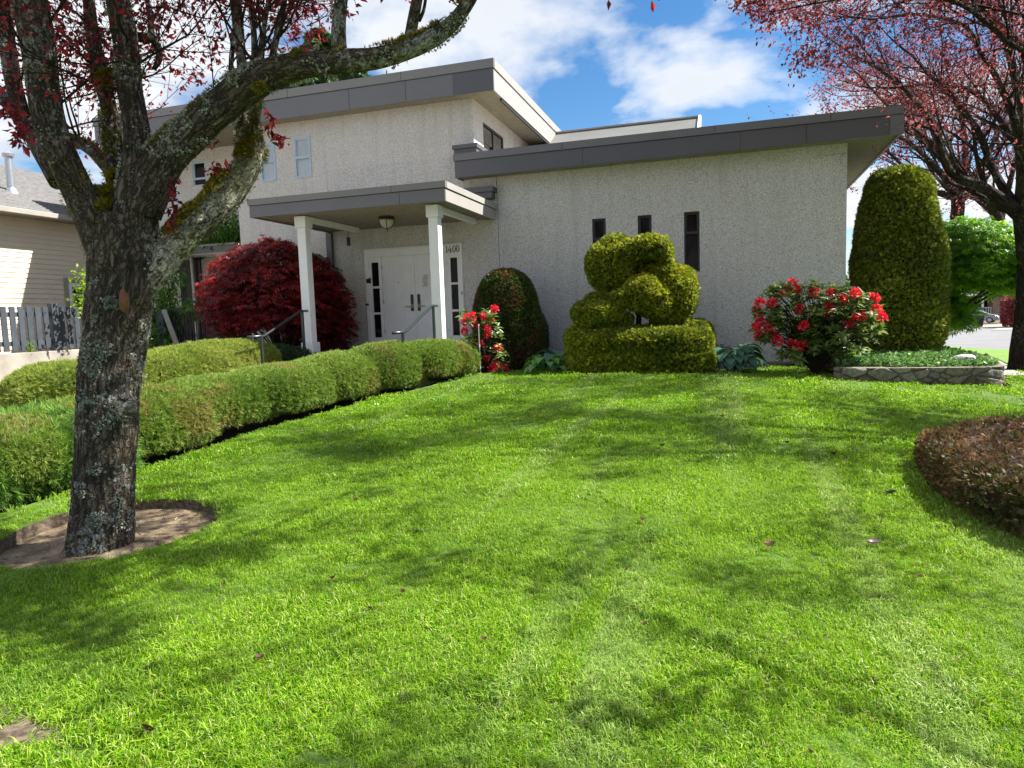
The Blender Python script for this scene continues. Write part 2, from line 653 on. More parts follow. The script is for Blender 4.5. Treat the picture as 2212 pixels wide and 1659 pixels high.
def glass_mat(name, c, rough=0.06):
    m, t, b = new_mat(name)
    tc = N(t, 'ShaderNodeTexCoord')
    n = N(t, 'ShaderNodeTexNoise')
    n.inputs['Scale'].default_value = 3
    t.links.new(tc.outputs['Object'], n.inputs['Vector'])
    t.links.new(ramp(t, n.outputs[0], [(0.35, tuple(x * 0.6 for x in c)), (0.7, c)]), b.inputs['Base Color'])
    b.inputs['Roughness'].default_value = rough
    b.inputs['Specular IOR Level'].default_value = 0.12
    return m


MAT['glass'] = glass_mat('dark_window_glass', (0.016, 0.012, 0.013))
MAT['glass_sky'] = glass_mat('upper_window_glass', (0.03, 0.035, 0.04), 0.03)
# ------------------------------------------------------------------ ground sheets
def inside(P, poly):
    x, y = P[:, 0], P[:, 1]
    c = np.zeros(len(P), bool)
    n = len(poly)
    for i in range(n):
        x1, y1 = poly[i]
        x2, y2 = poly[(i + 1) % n]
        if y1 == y2:
            continue
        k = ((y1 > y) != (y2 > y)) & (x < (x2 - x1) * (y - y1) / (y2 - y1) + x1)
        c ^= k
    return c


def dens(poly, step, closed=True):
    out = []
    n = len(poly)
    for i in range(n if closed else n - 1):
        a, b = np.array(poly[i], float), np.array(poly[(i + 1) % n], float)
        k = max(1, int(np.ceil(np.linalg.norm(b - a) / step)))
        for j in range(k):
            out.append(a + (b - a) * j / k)
    return np.array(out)


def smooth_poly(poly, it=2):
    P = np.array(poly, float)
    for _ in range(it):
        Q = np.roll(P, -1, 0)
        P = np.stack([P * 0.75 + Q * 0.25, P * 0.25 + Q * 0.75], 1).reshape(-1, 2)
    return P


def sheet(mb, poly, zf, step=0.4, holes=(), skirt=0.0):
    """a ground sheet with an exact outline, draped on zf, with a turned-down edge"""
    loops = [dens(poly, step)] + [dens(h, step) for h in holes]
    pts, edges = [], []
    for L in loops:
        o = len(pts)
        pts += [Vector((float(p[0]), float(p[1]))) for p in L]
        edges += [(o + i, o + (i + 1) % len(L)) for i in range(len(L))]
    lo, hi = loops[0].min(0), loops[0].max(0)
    gx, gy = np.meshgrid(np.arange(lo[0] + step / 2, hi[0], step), np.arange(lo[1] + step / 2, hi[1], step))
    G = np.stack([gx.ravel(), gy.ravel()], 1)
    ok = inside(G, loops[0])
    for h in loops[1:]:
        ok &= ~inside(G, h)
    B = np.concatenate(loops)
    G = G[ok]
    if len(G):
        d = np.min(np.linalg.norm(G[:, None] - B[None], axis=2), axis=1) if len(G) * len(B) < 4e7 else np.ones(len(G))
        G = G[d > step * 0.35]
    pts += [Vector((float(p[0]), float(p[1]))) for p in G]
    v, e, f, *_ = geometry.delaunay_2d_cdt(pts, edges, [], 0, 1e-6)
    V = np.array([(p.x, p.y) for p in v])
    F = np.array([t for t in f if len(t) == 3])
    c = V[F].mean(1)
    ok = inside(c, loops[0])
    for h in loops[1:]:
        ok &= ~inside(c, h)
    F = F[ok]
    a = V[F]
    area = (a[:, 1, 0] - a[:, 0, 0]) * (a[:, 2, 1] - a[:, 0, 1]) - (a[:, 2, 0] - a[:, 0, 0]) * (a[:, 1, 1] - a[:, 0, 1])
    F[area < 0] = F[area < 0][:, ::-1]
    mb.add(np.column_stack([V, zf(V[:, 0], V[:, 1])]), [F])
    if skirt:
        for L in loops:
            z = zf(L[:, 0], L[:, 1])
            n = len(L)
            top = np.column_stack([L, z])
            bot = np.column_stack([L, z - skirt])
            i = np.arange(n)
            j = (i + 1) % n
            mb.add(np.concatenate([top, bot]), [np.stack([i, n + i, n + j, j], -1)])


def struct(o):
    o['kind'] = 'structure'
    return o


# one sheet of ground to the horizon
gx = np.unique(np.concatenate([np.linspace(-400, -30, 20), np.arange(-30, 40, 0.5), np.linspace(40, 400, 20)]))
gy = np.unique(np.concatenate([np.linspace(-100, -8, 12), np.arange(-8, 40, 0.5), np.linspace(40, 120, 40), np.linspace(120, 600, 14)]))
X, Y = np.meshgrid(gx, gy)
TREE_C = gpt(240, 1152)[:2]
TREE_R = 0.735
Z = H(X, Y) - 0.06
nx, ny = len(gx), len(gy)
i = np.arange(ny - 1)[:, None] * nx + np.arange(nx - 1)[None]
F = np.stack([i, i + 1, i + nx + 1, i + nx], -1).reshape(-1, 4)
gm = MB().add(np.stack([X.ravel(), Y.ravel(), Z.ravel()], 1), [F])
m_far = M('ground_earth', (0.13, 0.10, 0.06), 0.95, 0.4, 0.8, c2=(0.06, 0.05, 0.03))
struct(gm.build('ground', m_far))

# lawn outline, read off the photograph where the turf meets the beds
edge_px = [(0, 1122), (145, 1075), (290, 1027), (420, 985), (560, 937), (700, 900), (830, 862), (940, 835), (1040, 813),
           (1110, 805), (1200, 803), (1300, 808), (1390, 810), (1480, 807), (1560, 802), (1650, 798), (1740, 796), (1830, 801),
           (1950, 816), (2060, 829), (2130, 838)]
edge = [gpt(u, v)[:2] for u, v in edge_px]
hedge_line = edge[:9]
lawn_poly = [(-12, 1.8), (-7.4, 3.1)] + [tuple(p) for p in edge] + [(3.95, 11.9), (4.15, 12.3), (4.3, 13.7), (5.02, 13.75), (5.15, 15.5), (5.75, 17.4), (9.6, 17.4), (9.55, 10), (9.5, -3), (-12, -3)]
ring = [(TREE_C[0] + TREE_R * (1 + 0.04 * math.sin(3 * t)) * math.cos(t), TREE_C[1] + TREE_R * math.sin(t)) for t in np.linspace(0, 2 * PI, 48, endpoint=False)]


def lumpy(x, y):
    q = np.stack([np.ravel(x) * 0.7, np.ravel(y) * 0.7, np.zeros(np.size(x))], 1)
    return (0.022 * fbm(q, 3, 3)).reshape(np.shape(x))


def LAWN_Z(x, y):
    return H(x, y) + 0.035 + lumpy(x, y)


def bare(x, y):
    """0..1: worn bare earth at the bottom edge of the picture and scattered thin spots"""
    q = np.stack([x * 1.3, y * 1.3, np.full(len(x), 4.2)], 1)
    n = fbm(q, 4, 21)
    t = np.full(len(x), -0.9)
    for (u, v, rx, ry) in ((70, 1610, 0.20, 0.12), (170, 1650, 0.16, 0.09), (690, 1672, 0.14, 0.035), (5, 1560, .08, .06)):
        p = gpt(u, v)
        t = np.maximum(t, 1.25 - np.sqrt(((x - p[0]) / rx) ** 2 + ((y - p[1]) / ry) ** 2))
    return np.clip((t + 0.5 * n) * 2.2, 0, 1)


m, t, b = new_mat('turf_soil')
tcn = N(t, 'ShaderNodeTexCoord')
nn = N(t, 'ShaderNodeTexNoise')
nn.inputs['Scale'].default_value = 1.1
nn.inputs['Detail'].default_value = 7
t.links.new(tcn.outputs['Object'], nn.inputs['Vector'])
at = N(t, 'ShaderNodeAttribute', attribute_name='rnd')
turfc = ramp(t, nn.outputs[0], [(0.35, (0.045, 0.10, 0.008)), (0.65, (0.08, 0.15, 0.012))])
nb = N(t, 'ShaderNodeTexNoise')
nb.inputs['Scale'].default_value = 30
nb.inputs['Detail'].default_value = 6
t.links.new(tcn.outputs['Object'], nb.inputs['Vector'])
earth = ramp(t, nb.outputs[0], [(0.35, (0.055, 0.04, 0.027)), (0.65, (0.19, 0.145, 0.10))])
bf = ramp(t, math_n(t, 'ADD', at.outputs['Fac'], math_n(t, 'MULTIPLY', math_n(t, 'SUBTRACT', nb.outputs[0], 0.5), 0.5)), [(0.30, 0.0), (0.45, 1.0)])
t.links.new(mix_n(t, bf, turfc, earth), b.inputs['Base Color'])
b.inputs['Roughness'].default_value = 0.95
bp = N(t, 'ShaderNodeBump')
bp.inputs['Strength'].default_value = 0.8
bp.inputs['Distance'].default_value = 0.02
t.links.new(nb.outputs[0], bp.inputs['Height'])
t.links.new(bp.outputs[0], b.inputs['Normal'])
MAT['turf'] = m
lm = MB()
sheet(lm, lawn_poly, LAWN_Z, 0.16, [ring], 0.14)
lm.A = [bare(V[:, 0], V[:, 1]) for V in lm.V]
lm.A[1:] = [np.ones(len(V)) for V in lm.V[1:]]
lawn = struct(lm.build('lawn', MAT['turf'], smooth=True))

# dug ring of earth round the plum tree, banked up to the trunk
TB = gpt(222, 1172)


def ring_z(x, y):
    d = np.hypot(x - TB[0], y - TB[1])
    q = np.stack([x * 6, y * 6, np.zeros(len(x))], 1)
    return H(x, y) - 0.055 + 0.06 * np.exp(-(d / 0.33) ** 2) + 0.008 * fbm(q, 3, 8)


rm = MB()
sheet(rm, [(TREE_C[0] + 0.9 * math.cos(t), TREE_C[1] + 0.9 * math.sin(t)) for t in np.linspace(0, 2 * PI, 40, endpoint=False)], ring_z, 0.05)
MAT['ring_soil'] = M('dry_earth', (0.25, 0.19, 0.12), 0.95, 0.4, 7, 1.0, 45, c2=(0.085, 0.058, 0.034))
struct(rm.build('tree_ring_soil', MAT['ring_soil'], smooth=True))


# planting bed along the hall, rising to the top of the stone wall on the right
def BED_Z(x, y):
    k = np.clip((x - 0.2) / 1.6, 0, 1)
    k = k * k * (3 - 2 * k)
    q = np.stack([x * 3, y * 3, np.zeros(len(x))], 1)
    lowc = H(x, y) + 0.0
    return lowc + (0.60 - lowc) * k * np.clip(1 - (y - 15) / 12, 0, 1) + 0.02 * fbm(q, 3, 11) - 0.01


bed_poly = [(hedge_line[-1][0] - .3, hedge_line[-1][1] - 0.4)] + [(p[0], p[1] - 0.06) for p in edge[8:17]] + [(1.62, 12.14), (2.6, 12.14), (3.72, 12.14), (3.95, 12.4), (4.1, 13.4), (4.2, 15), (4.6, 18), (5.2, 22), (2.0, 22), (2.0, 15.2), (-5.2, 15.2), (-5.2, 12.0)]
bm_ = MB()
sheet(bm_, bed_poly, BED_Z, 0.25)
struct(bm_.build('soil_bed', MAT['soil'], smooth=True))


def strip(name, left, right, mat, dz, step=1.0, skirt=0.1):
    """a long ribbon of ground between two polylines"""
    L, Rr = dens(left, step, False), dens(right, step, False)
    n = max(len(L), len(Rr))

    def rs(Q, n):
        Q = np.array(Q, float)
        d = np.concatenate([[0], np.cumsum(np.linalg.norm(np.diff(Q, axis=0), axis=1))])
        s = np.linspace(0, d[-1], n)
        return np.column_stack([np.interp(s, d, Q[:, 0]), np.interp(s, d, Q[:, 1])])
    n = max(len(dens(left, step, False)), 2)
    A, B = rs(left, n), rs(right, n)
    k = 7
    V = []
    for q in np.linspace(0, 1, k):
        P = A * (1 - q) + B * q
        V.append(np.column_stack([P, H(P[:, 0], P[:, 1]) + dz]))
    for P, at_ in ((A, 0), (B, 1)):
        Q = np.column_stack([P, H(P[:, 0], P[:, 1]) + dz - skirt])
        V.insert(0 if at_ == 0 else len(V), Q)
    m = len(V)
    V = np.concatenate(V)
    i = (np.arange(m - 1)[:, None] * n + np.arange(n - 1)[None])
    F = np.stack([i, i + n, i + n + 1, i + 1], -1).reshape(-1, 4)
    mb = MB().add(V, [F])
    return struct(mb.build(name, mat, smooth=False))


strip('sidewalk', [(4.32, 13.78), (4.4, 15.2), (4.75, 17.5), (5.6, 22), (7.8, 32), (9.0, 60), (9.5, 140)],
      [(5.0, 13.78), (5.13, 15.5), (5.8, 17.5), (7.0, 22), (9.3, 32), (10.4, 60), (10.9, 140)], MAT['paving'], 0.05)
m_verge = M('verge_grass', (0.14, 0.25, 0.03), 0.9, 0.35, 3, 0.6, 60)
strip('verge', [(5.82, 17.45), (7.02, 22), (9.32, 32), (10.42, 60)],
      [(9.9, 17.45), (10.2, 22), (11.3, 34), (10.5, 60.2)], m_verge, 0.062)
strip('road', [(9.7, -8), (9.9, 12), (10.4, 22), (11.6, 35), (10.8, 48), (8, 90), (0, 200)],
      [(22, -8), (22, 12), (23, 30), (27, 60), (24, 76), (19, 110), (12, 200)], MAT['road'], -0.01, 2.0)
strip('driveway_apron', [(20.5, 66), (23, 72), (21.8, 81)], [(33, 62), (34, 72), (34, 84)], MAT['paving'], 0.02, 2.0)
strip('far_verge', [(24.2, 40), (26.5, 58), (24.6, 65)], [(36, 40), (36, 52), (37, 62)], m_verge, 0.05, 2.0)
# path between the two pine hedges up to the porch steps, and the drive on the far left
strip('walkway', [(-8.9, -2), (-8.4, 4), (-8.0, 8), (-8.0, 10.9)], [(-8.2, -2), (-7.5, 4), (-6.6, 8), (-5.6, 10.9)], MAT['paving'], 0.01, 0.6)
strip('driveway', [(-13.95, -4), (-13.95, 8), (-13.95, 16)], [(-10.0, -4), (-9.9, 8), (-9.9, 16)], MAT['paving'], 0.01, 1)

# ------------------------------------------------------------------ the hall
FLOOR = 0.97
WY = 14.8
hall = Thing('church_hall', (-4.8, WY, 0.4), 'grey pebble-dashed hall with flat dark grey roofs and white double doors', 'building')


def hp(name, mb, mat, under=None, label=None, **kw):
    return hall.part(name, mb, mat, under, label, **kw)


def wall_quads(mb, x0, x1, z0, z1, holes, y0, y1):
    """a slab in XZ with rectangular openings, built of boxes butted together"""
    xs = sorted({x0, x1} | {h[0] for h in holes} | {h[1] for h in holes})
    zs = sorted({z0, z1} | {h[2] for h in holes} | {h[3] for h in holes})
    idx = {}
    V, F = [], []

    def vid(x, y, z):
        k = (round(x, 5), round(y, 5), round(z, 5))
        if k not in idx:
            idx[k] = len(V)
            V.append((x, y, z))
        return idx[k]

    def solid(i, j):
        if i < 0 or j < 0 or i >= len(xs) - 1 or j >= len(zs) - 1:
            return False
        cx, cz = (xs[i] + xs[i + 1]) / 2, (zs[j] + zs[j + 1]) / 2
        return not any(h[0] < cx < h[1] and h[2] < cz < h[3] for h in holes)
    for i in range(len(xs) - 1):
        for j in range(len(zs) - 1):
            if not solid(i, j):
                continue
            a, b, c, d = xs[i], xs[i + 1], zs[j], zs[j + 1]
            F.append((vid(a, y0, c), vid(b, y0, c), vid(b, y0, d), vid(a, y0, d)))
            F.append((vid(b, y1, c), vid(a, y1, c), vid(a, y1, d), vid(b, y1, d)))
            if not solid(i - 1, j):
                F.append((vid(a, y1, c), vid(a, y0, c), vid(a, y0, d), vid(a, y1, d)))
            if not solid(i + 1, j):
                F.append((vid(b, y0, c), vid(b, y1, c), vid(b, y1, d), vid(b, y0, d)))
            if not solid(i, j - 1):
                F.append((vid(a, y1, c), vid(b, y1, c), vid(b, y0, c), vid(a, y0, c)))
            if not solid(i, j + 1):
                F.append((vid(a, y0, d), vid(b, y0, d), vid(b, y1, d), vid(a, y1, d)))
    mb.add(V, F)


slits = [(-2.745, -2.455, 2.41, 3.62), (-1.79, -1.505, 2.41, 3.62), (-0.855, -0.55, 2.41, 3.62)]
DX0, DX1, DZ1 = -8.15, -5.70, 3.27
uppers = [(-10.87, -10.44, 5.1, 6.02), (-9.9, -9.45, 5.1, 6.04)]
w = MB()
wall_quads(w, -4.83, 2.16, -0.2, 4.72, slits, WY, WY + 0.25)
w.box((1.91, WY + 0.25, -0.2), (2.16, 24, 4.72))
hp('wing_wall', w, MAT['stucco'])
w = MB()
wall_quads(w, -9.06, -4.842, -0.2, 5.2, [(DX0 + .02, DX1 - .02, FLOOR, DZ1 - .02)], WY, WY + 0.25)
hp('entrance_wall', w, MAT['stucco'])
w = MB()
wall_quads(w, -11.6, -9.064, -0.2, 6.5, [uppers[0][:4], uppers[1][:4]], WY, WY + 0.25)
wall_quads(w, -9.06, -5.33, 5.202, 6.5, [], WY, WY + 0.25)
w.box((-11.6, WY + 0.25, -0.2), (-11.35, 16.0, 6.5))
hp('upper_wall', w, MAT['stucco_left'])
# side wall of the upper storey, with its window
w = MB()
sw = (15.45, 16.97, 4.9, 6.07)
tmp = MB()
wall_quads(tmp, WY + .25, 21.5, 4.3, 6.5, [sw], -5.58, -5.33)
V = np.concatenate(tmp.V)
V = V[:, [1, 0, 2]]
w.add(V, [f[:, ::-1] for f in tmp.F])
hp('upper_side_wall', w, MAT['stucco_left'])
w = MB()
lefts = [(-14.9, -14.5, 5.07, 5.5), (-13.95, -13.5, 5.45, 6.12)]
wall_quads(w, -15.2, -11.6, -0.2, 6.5, lefts, 16.0, 16.25)
hp('rear_wall', w, MAT['stucco_left'])
w = MB()
w.box((-16.1, 17.2, -0.2), (-15.2, 18.0, 5.6))
hp('rear_annex', w, MAT['stucco_left'])
w = MB()
w.box((1.86, 14.77, 0.3), (2.20, 15.2, 0.60))
w.box((-0.4, 14.76, 0.3), (1.3, 14.8, 0.56))
hp('footing', w, MAT['concrete'], bevel=0.01)
w = MB()
w.box((-4.842, 14.85, .4), (-4.83, 14.9, 4.2))
hp('control_joint', w, MAT['seam'])


def roof_band(name, x0, x1, y0, y1, z0, z1, cap, seams_f, seams_c, mat=None, capmat=None, right=True, left=True, th=0.05, rmat=None):
    """flat roof: top slab, deep fascia boards, a cap band standing proud of them, joint lines"""
    mat = mat or MAT['fascia']
    top = MB()
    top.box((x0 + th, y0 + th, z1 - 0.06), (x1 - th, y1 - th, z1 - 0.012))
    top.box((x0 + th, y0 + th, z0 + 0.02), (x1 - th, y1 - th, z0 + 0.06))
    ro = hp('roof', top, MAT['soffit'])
    f = MB()
    f.box((x0, y0, z0), (x1, y0 + th, z1 - cap))
    hp('fascia', f, mat, ro)
    f = MB()
    f.box((x1 - th, y0 + th + .001, z0), (x1, y1, z1 - cap))
    hp('fascia', f, rmat or mat, ro)
    f = MB()
    f.box((x0, y0 + th + .001, z0), (x0 + th, y1, z1 - cap))
    hp('fascia', f, mat, ro)
    c = MB()
    p = 0.022
    c.box((x0 - p, y0 - p, z1 - cap + .012), (x1 + p, y0 + th + .02, z1))
    hp('fascia_cap', c, capmat or MAT['fascia_cap'], ro)
    for bx in (((x1 - th - .02, y0 + th + .022, z1 - cap + .012), (x1 + p, y1, z1)), ((x0 - p, y0 + th + .022, z1 - cap + .012), (x0 + th + .02, y1, z1))):
        hp('fascia_cap', MB().box(*bx), (capmat or MAT['fascia_cap']) if rmat is None else rmat, ro)
    s = MB()
    s.box((x0 - .003, y0 - .003, z1 - cap + .001), (x1 + .003, y0 + .02, z1 - cap + .011))
    s.box((x1 - .02, y0 + .022, z1 - cap + .001), (x1 + .003, y1, z1 - cap + .011))
    for q in seams_f:
        s.box((q - .004, y0 - .003, z0 + .004), (q + .004, y0 + .01, z1 - cap))
    for q in seams_c:
        s.box((q - .004, y0 - p - .003, z1 - cap + .013), (q + .004, y0 - p + .01, z1 + .002))
    hp('joint', s, MAT['seam'], ro)
    return ro


def xw(u, Yp):      # picture column on the plane Y = Yp
    return at_y(u, 500, Yp)[0]


roof_band('upper', -15.5, -4.70, 14.4, 22.6, 6.39, 7.03, 0.2, [xw(769, 14.4), xw(890, 14.4)], [xw(640, 14.4), xw(882, 14.4)], rmat=MAT['fascia_sunlit'])
e = MB()   # the darker end panel of the upper fascia
e.box((-5.62, 14.394, 6.392), (-4.705, 14.399, 6.83))
hp('fascia_panel', e, MAT['fascia_dark'])
e = MB()
e.box((-4.76, 15.0, 6.33), (-4.72, 20.5, 6.389))
hp('soffit_vent', e, MAT['seam'])
roof_band('wing', -5.65, 3.0, 14.4, 24.2, 4.66, 5.16, 0.16, [xw(1262, 14.4), xw(1600, 14.4), xw(1740, 14.4)], [xw(1219, 14.4), xw(1545, 14.4), xw(1792, 14.4)],
          MAT['fascia_dark'], MAT['fascia'], rmat=MAT['fascia'])
e = MB()
e.box((2.80, 14.386, 4.66), (3.026, 14.399, 5.0))
hp('corner_flashing', e, MAT['fascia'])
# flashing box round the foot of the upper storey
e = MB()
e.box((-5.68, 14.46, 5.162), (-5.16, 15.5, 5.27))
e.box((-5.71, 14.43, 5.272), (-5.13, 15.53, 5.36))
hp('roof_curb', e, MAT['fascia_dark'], bevel=0.004)
e = MB()
e.box((-5.62, 14.56, 4.2), (-4.88, 14.798, 4.33))
e.box((-5.65, 14.53, 4.332), (-4.84, 14.798, 4.45))
hp('wall_flashing', e, MAT['fascia_dark'], bevel=0.004)

# dried creeper tendrils clinging to the wing wall
for (u, v, n_, sd) in ((1828, 330, 9, 2),):
    e = MB()
    r_ = np.random.default_rng(sd)
    o_ = at_y(u, v, WY)
    for k in range(n_):
        P_ = [np.array([o_[0], WY - .006, o_[2]])]
        a_ = r_.uniform(0, 6.28)
        for j in range(int(r_.integers(8, 22))):
            a_ += r_.normal() * .5
            q_ = P_[-1] + .05 * np.array([math.cos(a_), 0, math.sin(a_) * .8])
            if not (-4.8 < q_[0] < 2.14 and 2.5 < q_[2] < 4.64):
                break
            P_.append(q_)
        if len(P_) > 3:
            e.tube(P_, np.linspace(.003, .0015, len(P_)), 4)
    hp('dry_creeper', e, MAT['seam'])

# rear pitched roof with a white gable edge
e = MB()
e.add([(-5.3, 17, 5.1), (-0.75, 17, 5.1), (-0.75, 20, 6.8), (-5.3, 20, 6.8), (-0.75, 23, 5.1), (-5.3, 23, 5.1)], [(0, 1, 2, 3), (3, 2, 4, 5)])
rr = hp('rear_roof', e, M('pale_metal_roof', (0.17, 0.17, 0.16), 0.55, 0.12, 1.2))
e = MB()
e.prism([(17, 5.04), (20, 6.75), (23, 5.04), (23, 5.16), (20, 6.87), (17, 5.16)], -0.748, -0.68, axis=0)
hp('gable_trim', e, MAT['white'], rr)
e = MB()
e.bar((-5.3, 20, 6.83), (-0.76, 20, 6.83), 0.10, 0.04)
hp('ridge_cap', e, MAT['concrete'], rr)


# ---- windows
def window(x0, x1, z0, z1, y, frame_mat, split, depth=0.09, fw=0.035, blinds=False, name='window', glass=None):
    f = MB()
    yy0, yy1 = y + 0.03, y + 0.03 + depth
    f.box((x0, yy0, z0), (x0 + fw, yy1, z1))
    f.box((x1 - fw, yy0, z0), (x1, yy1, z1))
    f.box((x0 + fw, yy0, z0), (x1 - fw, yy1, z0 + fw))
    f.box((x0 + fw, yy0, z1 - fw), (x1 - fw, yy1, z1))
    f.box((x0 + fw, yy0 - .006, split - fw * .7), (x1 - fw, yy1, split + fw * .7))
    iw = fw * .55      # inner sash of the upper light
    f.box((x0 + fw, yy0 + .012, split + fw * .7), (x0 + fw + iw, yy1, z1 - fw))
    f.box((x1 - fw - iw, yy0 + .012, split + fw * .7), (x1 - fw, yy1, z1 - fw))
    f.box((x0 + fw + iw, yy0 + .012, z1 - fw - iw), (x1 - fw - iw, yy1, z1 - fw))
    wo_ = hp(name, f, frame_mat, bevel=0.003)
    for a, b in ((z0 + fw, split - fw * .7), (split + fw * .7, z1 - fw)):
        g = MB()
        g.box((x0 + fw * .9, yy0 + 0.045, a - .004), (x1 - fw * .9, yy0 + 0.052, b + .004))
        hp('pane', g, glass or MAT['glass'], wo_)
    if blinds:
        g = MB()
        zz = z0 + fw + .01
        while zz < z1 - fw:
            g.add([(x0 + fw, yy0 + .036, zz), (x1 - fw, yy0 + .036, zz), (x1 - fw, yy0 + .043, zz + .019), (x0 + fw, yy0 + .043, zz + .019)], [(0, 1, 2, 3)])
            zz += .024
        hp('blind', g, M('white_blind_slats', (0.72, 0.80, 0.84), 0.5, 0.03), wo_)
    return wo_


for s_ in slits:
    window(*s_, WY, MAT['dark_frame'], s_[3] - 0.42)
for s_ in uppers:
    window(*s_, WY - .045, MAT['blue_frame'], (s_[2] + s_[3]) / 2, fw=.04, blinds=True)
for s_ in lefts:
    window(*s_, 16.0 - .02, MAT['blue_frame'], s_[2] + (s_[3] - s_[2]) * .3, fw=.04)
f = MB()       # window in the side wall
y0, y1, z0, z1 = sw
for a, b_ in ((y0, y0 + .05), (y1 - .05, y1), ((y0 + y1) / 2 - .03, (y0 + y1) / 2 + .03)):
    f.box((-5.42, a, z0), (-5.34, b_, z1))
f.box((-5.42, y0 + .05, z1 - .05), (-5.34, y1 - .05, z1))
so = hp('window', f, MAT['dark_frame'])
g = MB()
g.box((-5.40, y0 + .04, z0), (-5.39, y1 - .04, z1 - .04))
hp('pane', g, MAT['glass_sky'], so)
g = MB()
for k in range(7):
    g.box((-5.388, y0 + .06, z1 - .1 - k * .05), (-5.375, y1 - .06, z1 - .075 - k * .05))
hp('blind', g, MAT['concrete'], so)

# ---- porch
PX0, PX1, PY0 = -9.07, -4.88, 11.9
pr = roof_band('porch', PX0, PX1, PY0, WY - .004, 3.75, 4.10, 0.13, [xw(866, 11.9)], [xw(850, 11.9)], rmat=MAT['fascia_sunlit'])
CYP = 12.3
for cx in (-8.12, -5.27):
    c = MB()
    c.box((cx - .095, CYP - .095, FLOOR + .27), (cx + .095, CYP + .095, 3.52))
    co = hp('porch_column', c, MAT['white'], bevel=.006)
    c = MB()
    c.box((cx - .135, CYP - .135, FLOOR + .002), (cx + .135, CYP + .135, FLOOR + .268))
    hp('base', c, MAT['white'], co, bevel=.008)
    c = MB()
    c.box((cx - .125, CYP - .125, 3.522), (cx + .125, CYP + .125, 3.745))
    hp('capital', c, MAT['white'], co, bevel=.006)
    c = MB()
    c.box((cx - .05, CYP + .127, 3.655), (cx + .05, WY - .35, 3.765))
    hp('beam', c, MAT['white'], co, bevel=.004)
fl = MB()
fl.box((-9.0, 11.95, 0.2), (-5.0, WY - .001, FLOOR))
hp('porch_floor', fl, MAT['concrete'], bevel=.01)
for k in range(3):
    st = MB()
    st.box((-8.25, 11.95 - .33 * (k + 1), 0.15), (-5.15, 11.95 - .33 * k - .001, FLOOR - .155 * (k + 1)))
    hp('porch_step', st, MAT['concrete'], bevel=.012)
# ceiling lamp
lx, ly, _ = at_z(835, 473, 3.72)
lp = MB()
lp.tube([(lx, ly, 3.76), (lx, ly, 3.70)], [.165, .165], 24)
la = hp('porch_light', lp, MAT['black_plastic'])
lp = MB()
zz = np.linspace(0, 1, 9)
lp.tube([(lx, ly, 3.70 - .17 * q) for q in zz], [max(.004, .15 * math.sqrt(1 - (q * .98) ** 2)) for q in zz], 24)
hp('lamp_shade', lp, M('frosted_lamp_glass', (0.52, 0.5, 0.42), 0.35, 0.05), la, smooth=True)
lp = MB()
for k in range(4):
    a = k * PI / 2 + .4
    pts = [(lx + .158 * math.cos(t) * math.cos(a), ly + .158 * math.cos(t) * math.sin(a), 3.70 - .178 * math.sin(t)) for t in np.linspace(0, PI / 2, 8)]
    lp.tube(pts, .008, 6)
lp.tube([(lx, ly, 3.53), (lx, ly, 3.50)], [.02, .012], 8)
hp('lamp_bracket', lp, MAT['black_plastic'], la)
# downspout at the left of the entrance wall, small things on the wall
d_ = MB()
d_.box((-9.13, WY - .09, .5), (-8.98, WY - .003, 3.748))
hp('downspout', d_, MAT['fascia_dark'], bevel=.008)
d_ = MB()
q = at_y(752, 505, 14.3)
d_.tube([(q[0], q[1], 3.74), (q[0], q[1], 3.55)], .008, 6)
d_.box((q[0] - .03, q[1] - .03, 3.36), (q[0] + .03, q[1] + .03, 3.55))
hp('hanging_sensor', d_, MAT['black_plastic'])
d_ = MB()
q = at_y(799, 607, WY)
d_.box((q[0] - .07, WY - .06, q[2] - .06), (q[0] + .05, WY - .003, q[2] + .06))
d_.box((q[0] - .04, WY - .075, q[2] - .035), (q[0] + .02, WY - .061, q[2] + .03))
hp('intercom', d_, MAT['black_plastic'], bevel=.006)
# ---- door set
FY = WY - .06
d = MB()
d.box((DX0, FY, FLOOR + .003), (DX0 + .10, WY + .05, DZ1))
d.box((DX1 - .10, FY, FLOOR + .003), (DX1, WY + .05, DZ1))
d.box((DX0 + .10, FY, DZ1 - .16), (DX1 - .10, WY + .05, DZ1))
d.box((DX0 - .015, FY - .02, DZ1 + .001), (DX1 + .015, WY - .002, DZ1 + .03))
dfr = hp('door_frame', d, MAT['white'], bevel=.006)
for sx0, sx1, gx0, gx1 in ((DX0 + .101, -7.735, -7.99, -7.80), (-6.065, DX1 - .101, -5.995, -5.825)):
    s = MB()
    yy0, yy1 = FY + .02, WY + .04
    s.box((sx0, yy0, FLOOR + .01), (gx0, yy1, DZ1 - .161))
    s.box((gx1, yy0, FLOOR + .01), (sx1, yy1, DZ1 - .161))
    rows = [(1.24, 1.78), (1.83, 2.39), (2.44, 2.99)]
    s.box((gx0, yy0, FLOOR + .01), (gx1, yy1, rows[0][0]))
    s.box((gx0, yy0, rows[0][1]), (gx1, yy1, rows[1][0]))
    s.box((gx0, yy0, rows[1][1]), (gx1, yy1, rows[2][0]))
    s.box((gx0, yy0, rows[2][1]), (gx1, yy1, DZ1 - .161))
    so = hp('sidelight', s, MAT['white'], dfr, bevel=.004)
hall_parts_pending = []
for gx0, gx1 in ((-7.99, -7.80), (-5.995, -5.825)):
    for a, b_ in rows:
        g = MB()
        g.box((gx0 + .001, WY - .0, a + .001), (gx1 - .001, WY + .008, b_ - .001))
        hp('pane', g, MAT['glass'], dfr)
d = MB()
d.box((-7.73, FY + .02, FLOOR + 2.15), (-6.07, WY + .04, DZ1 - .161))
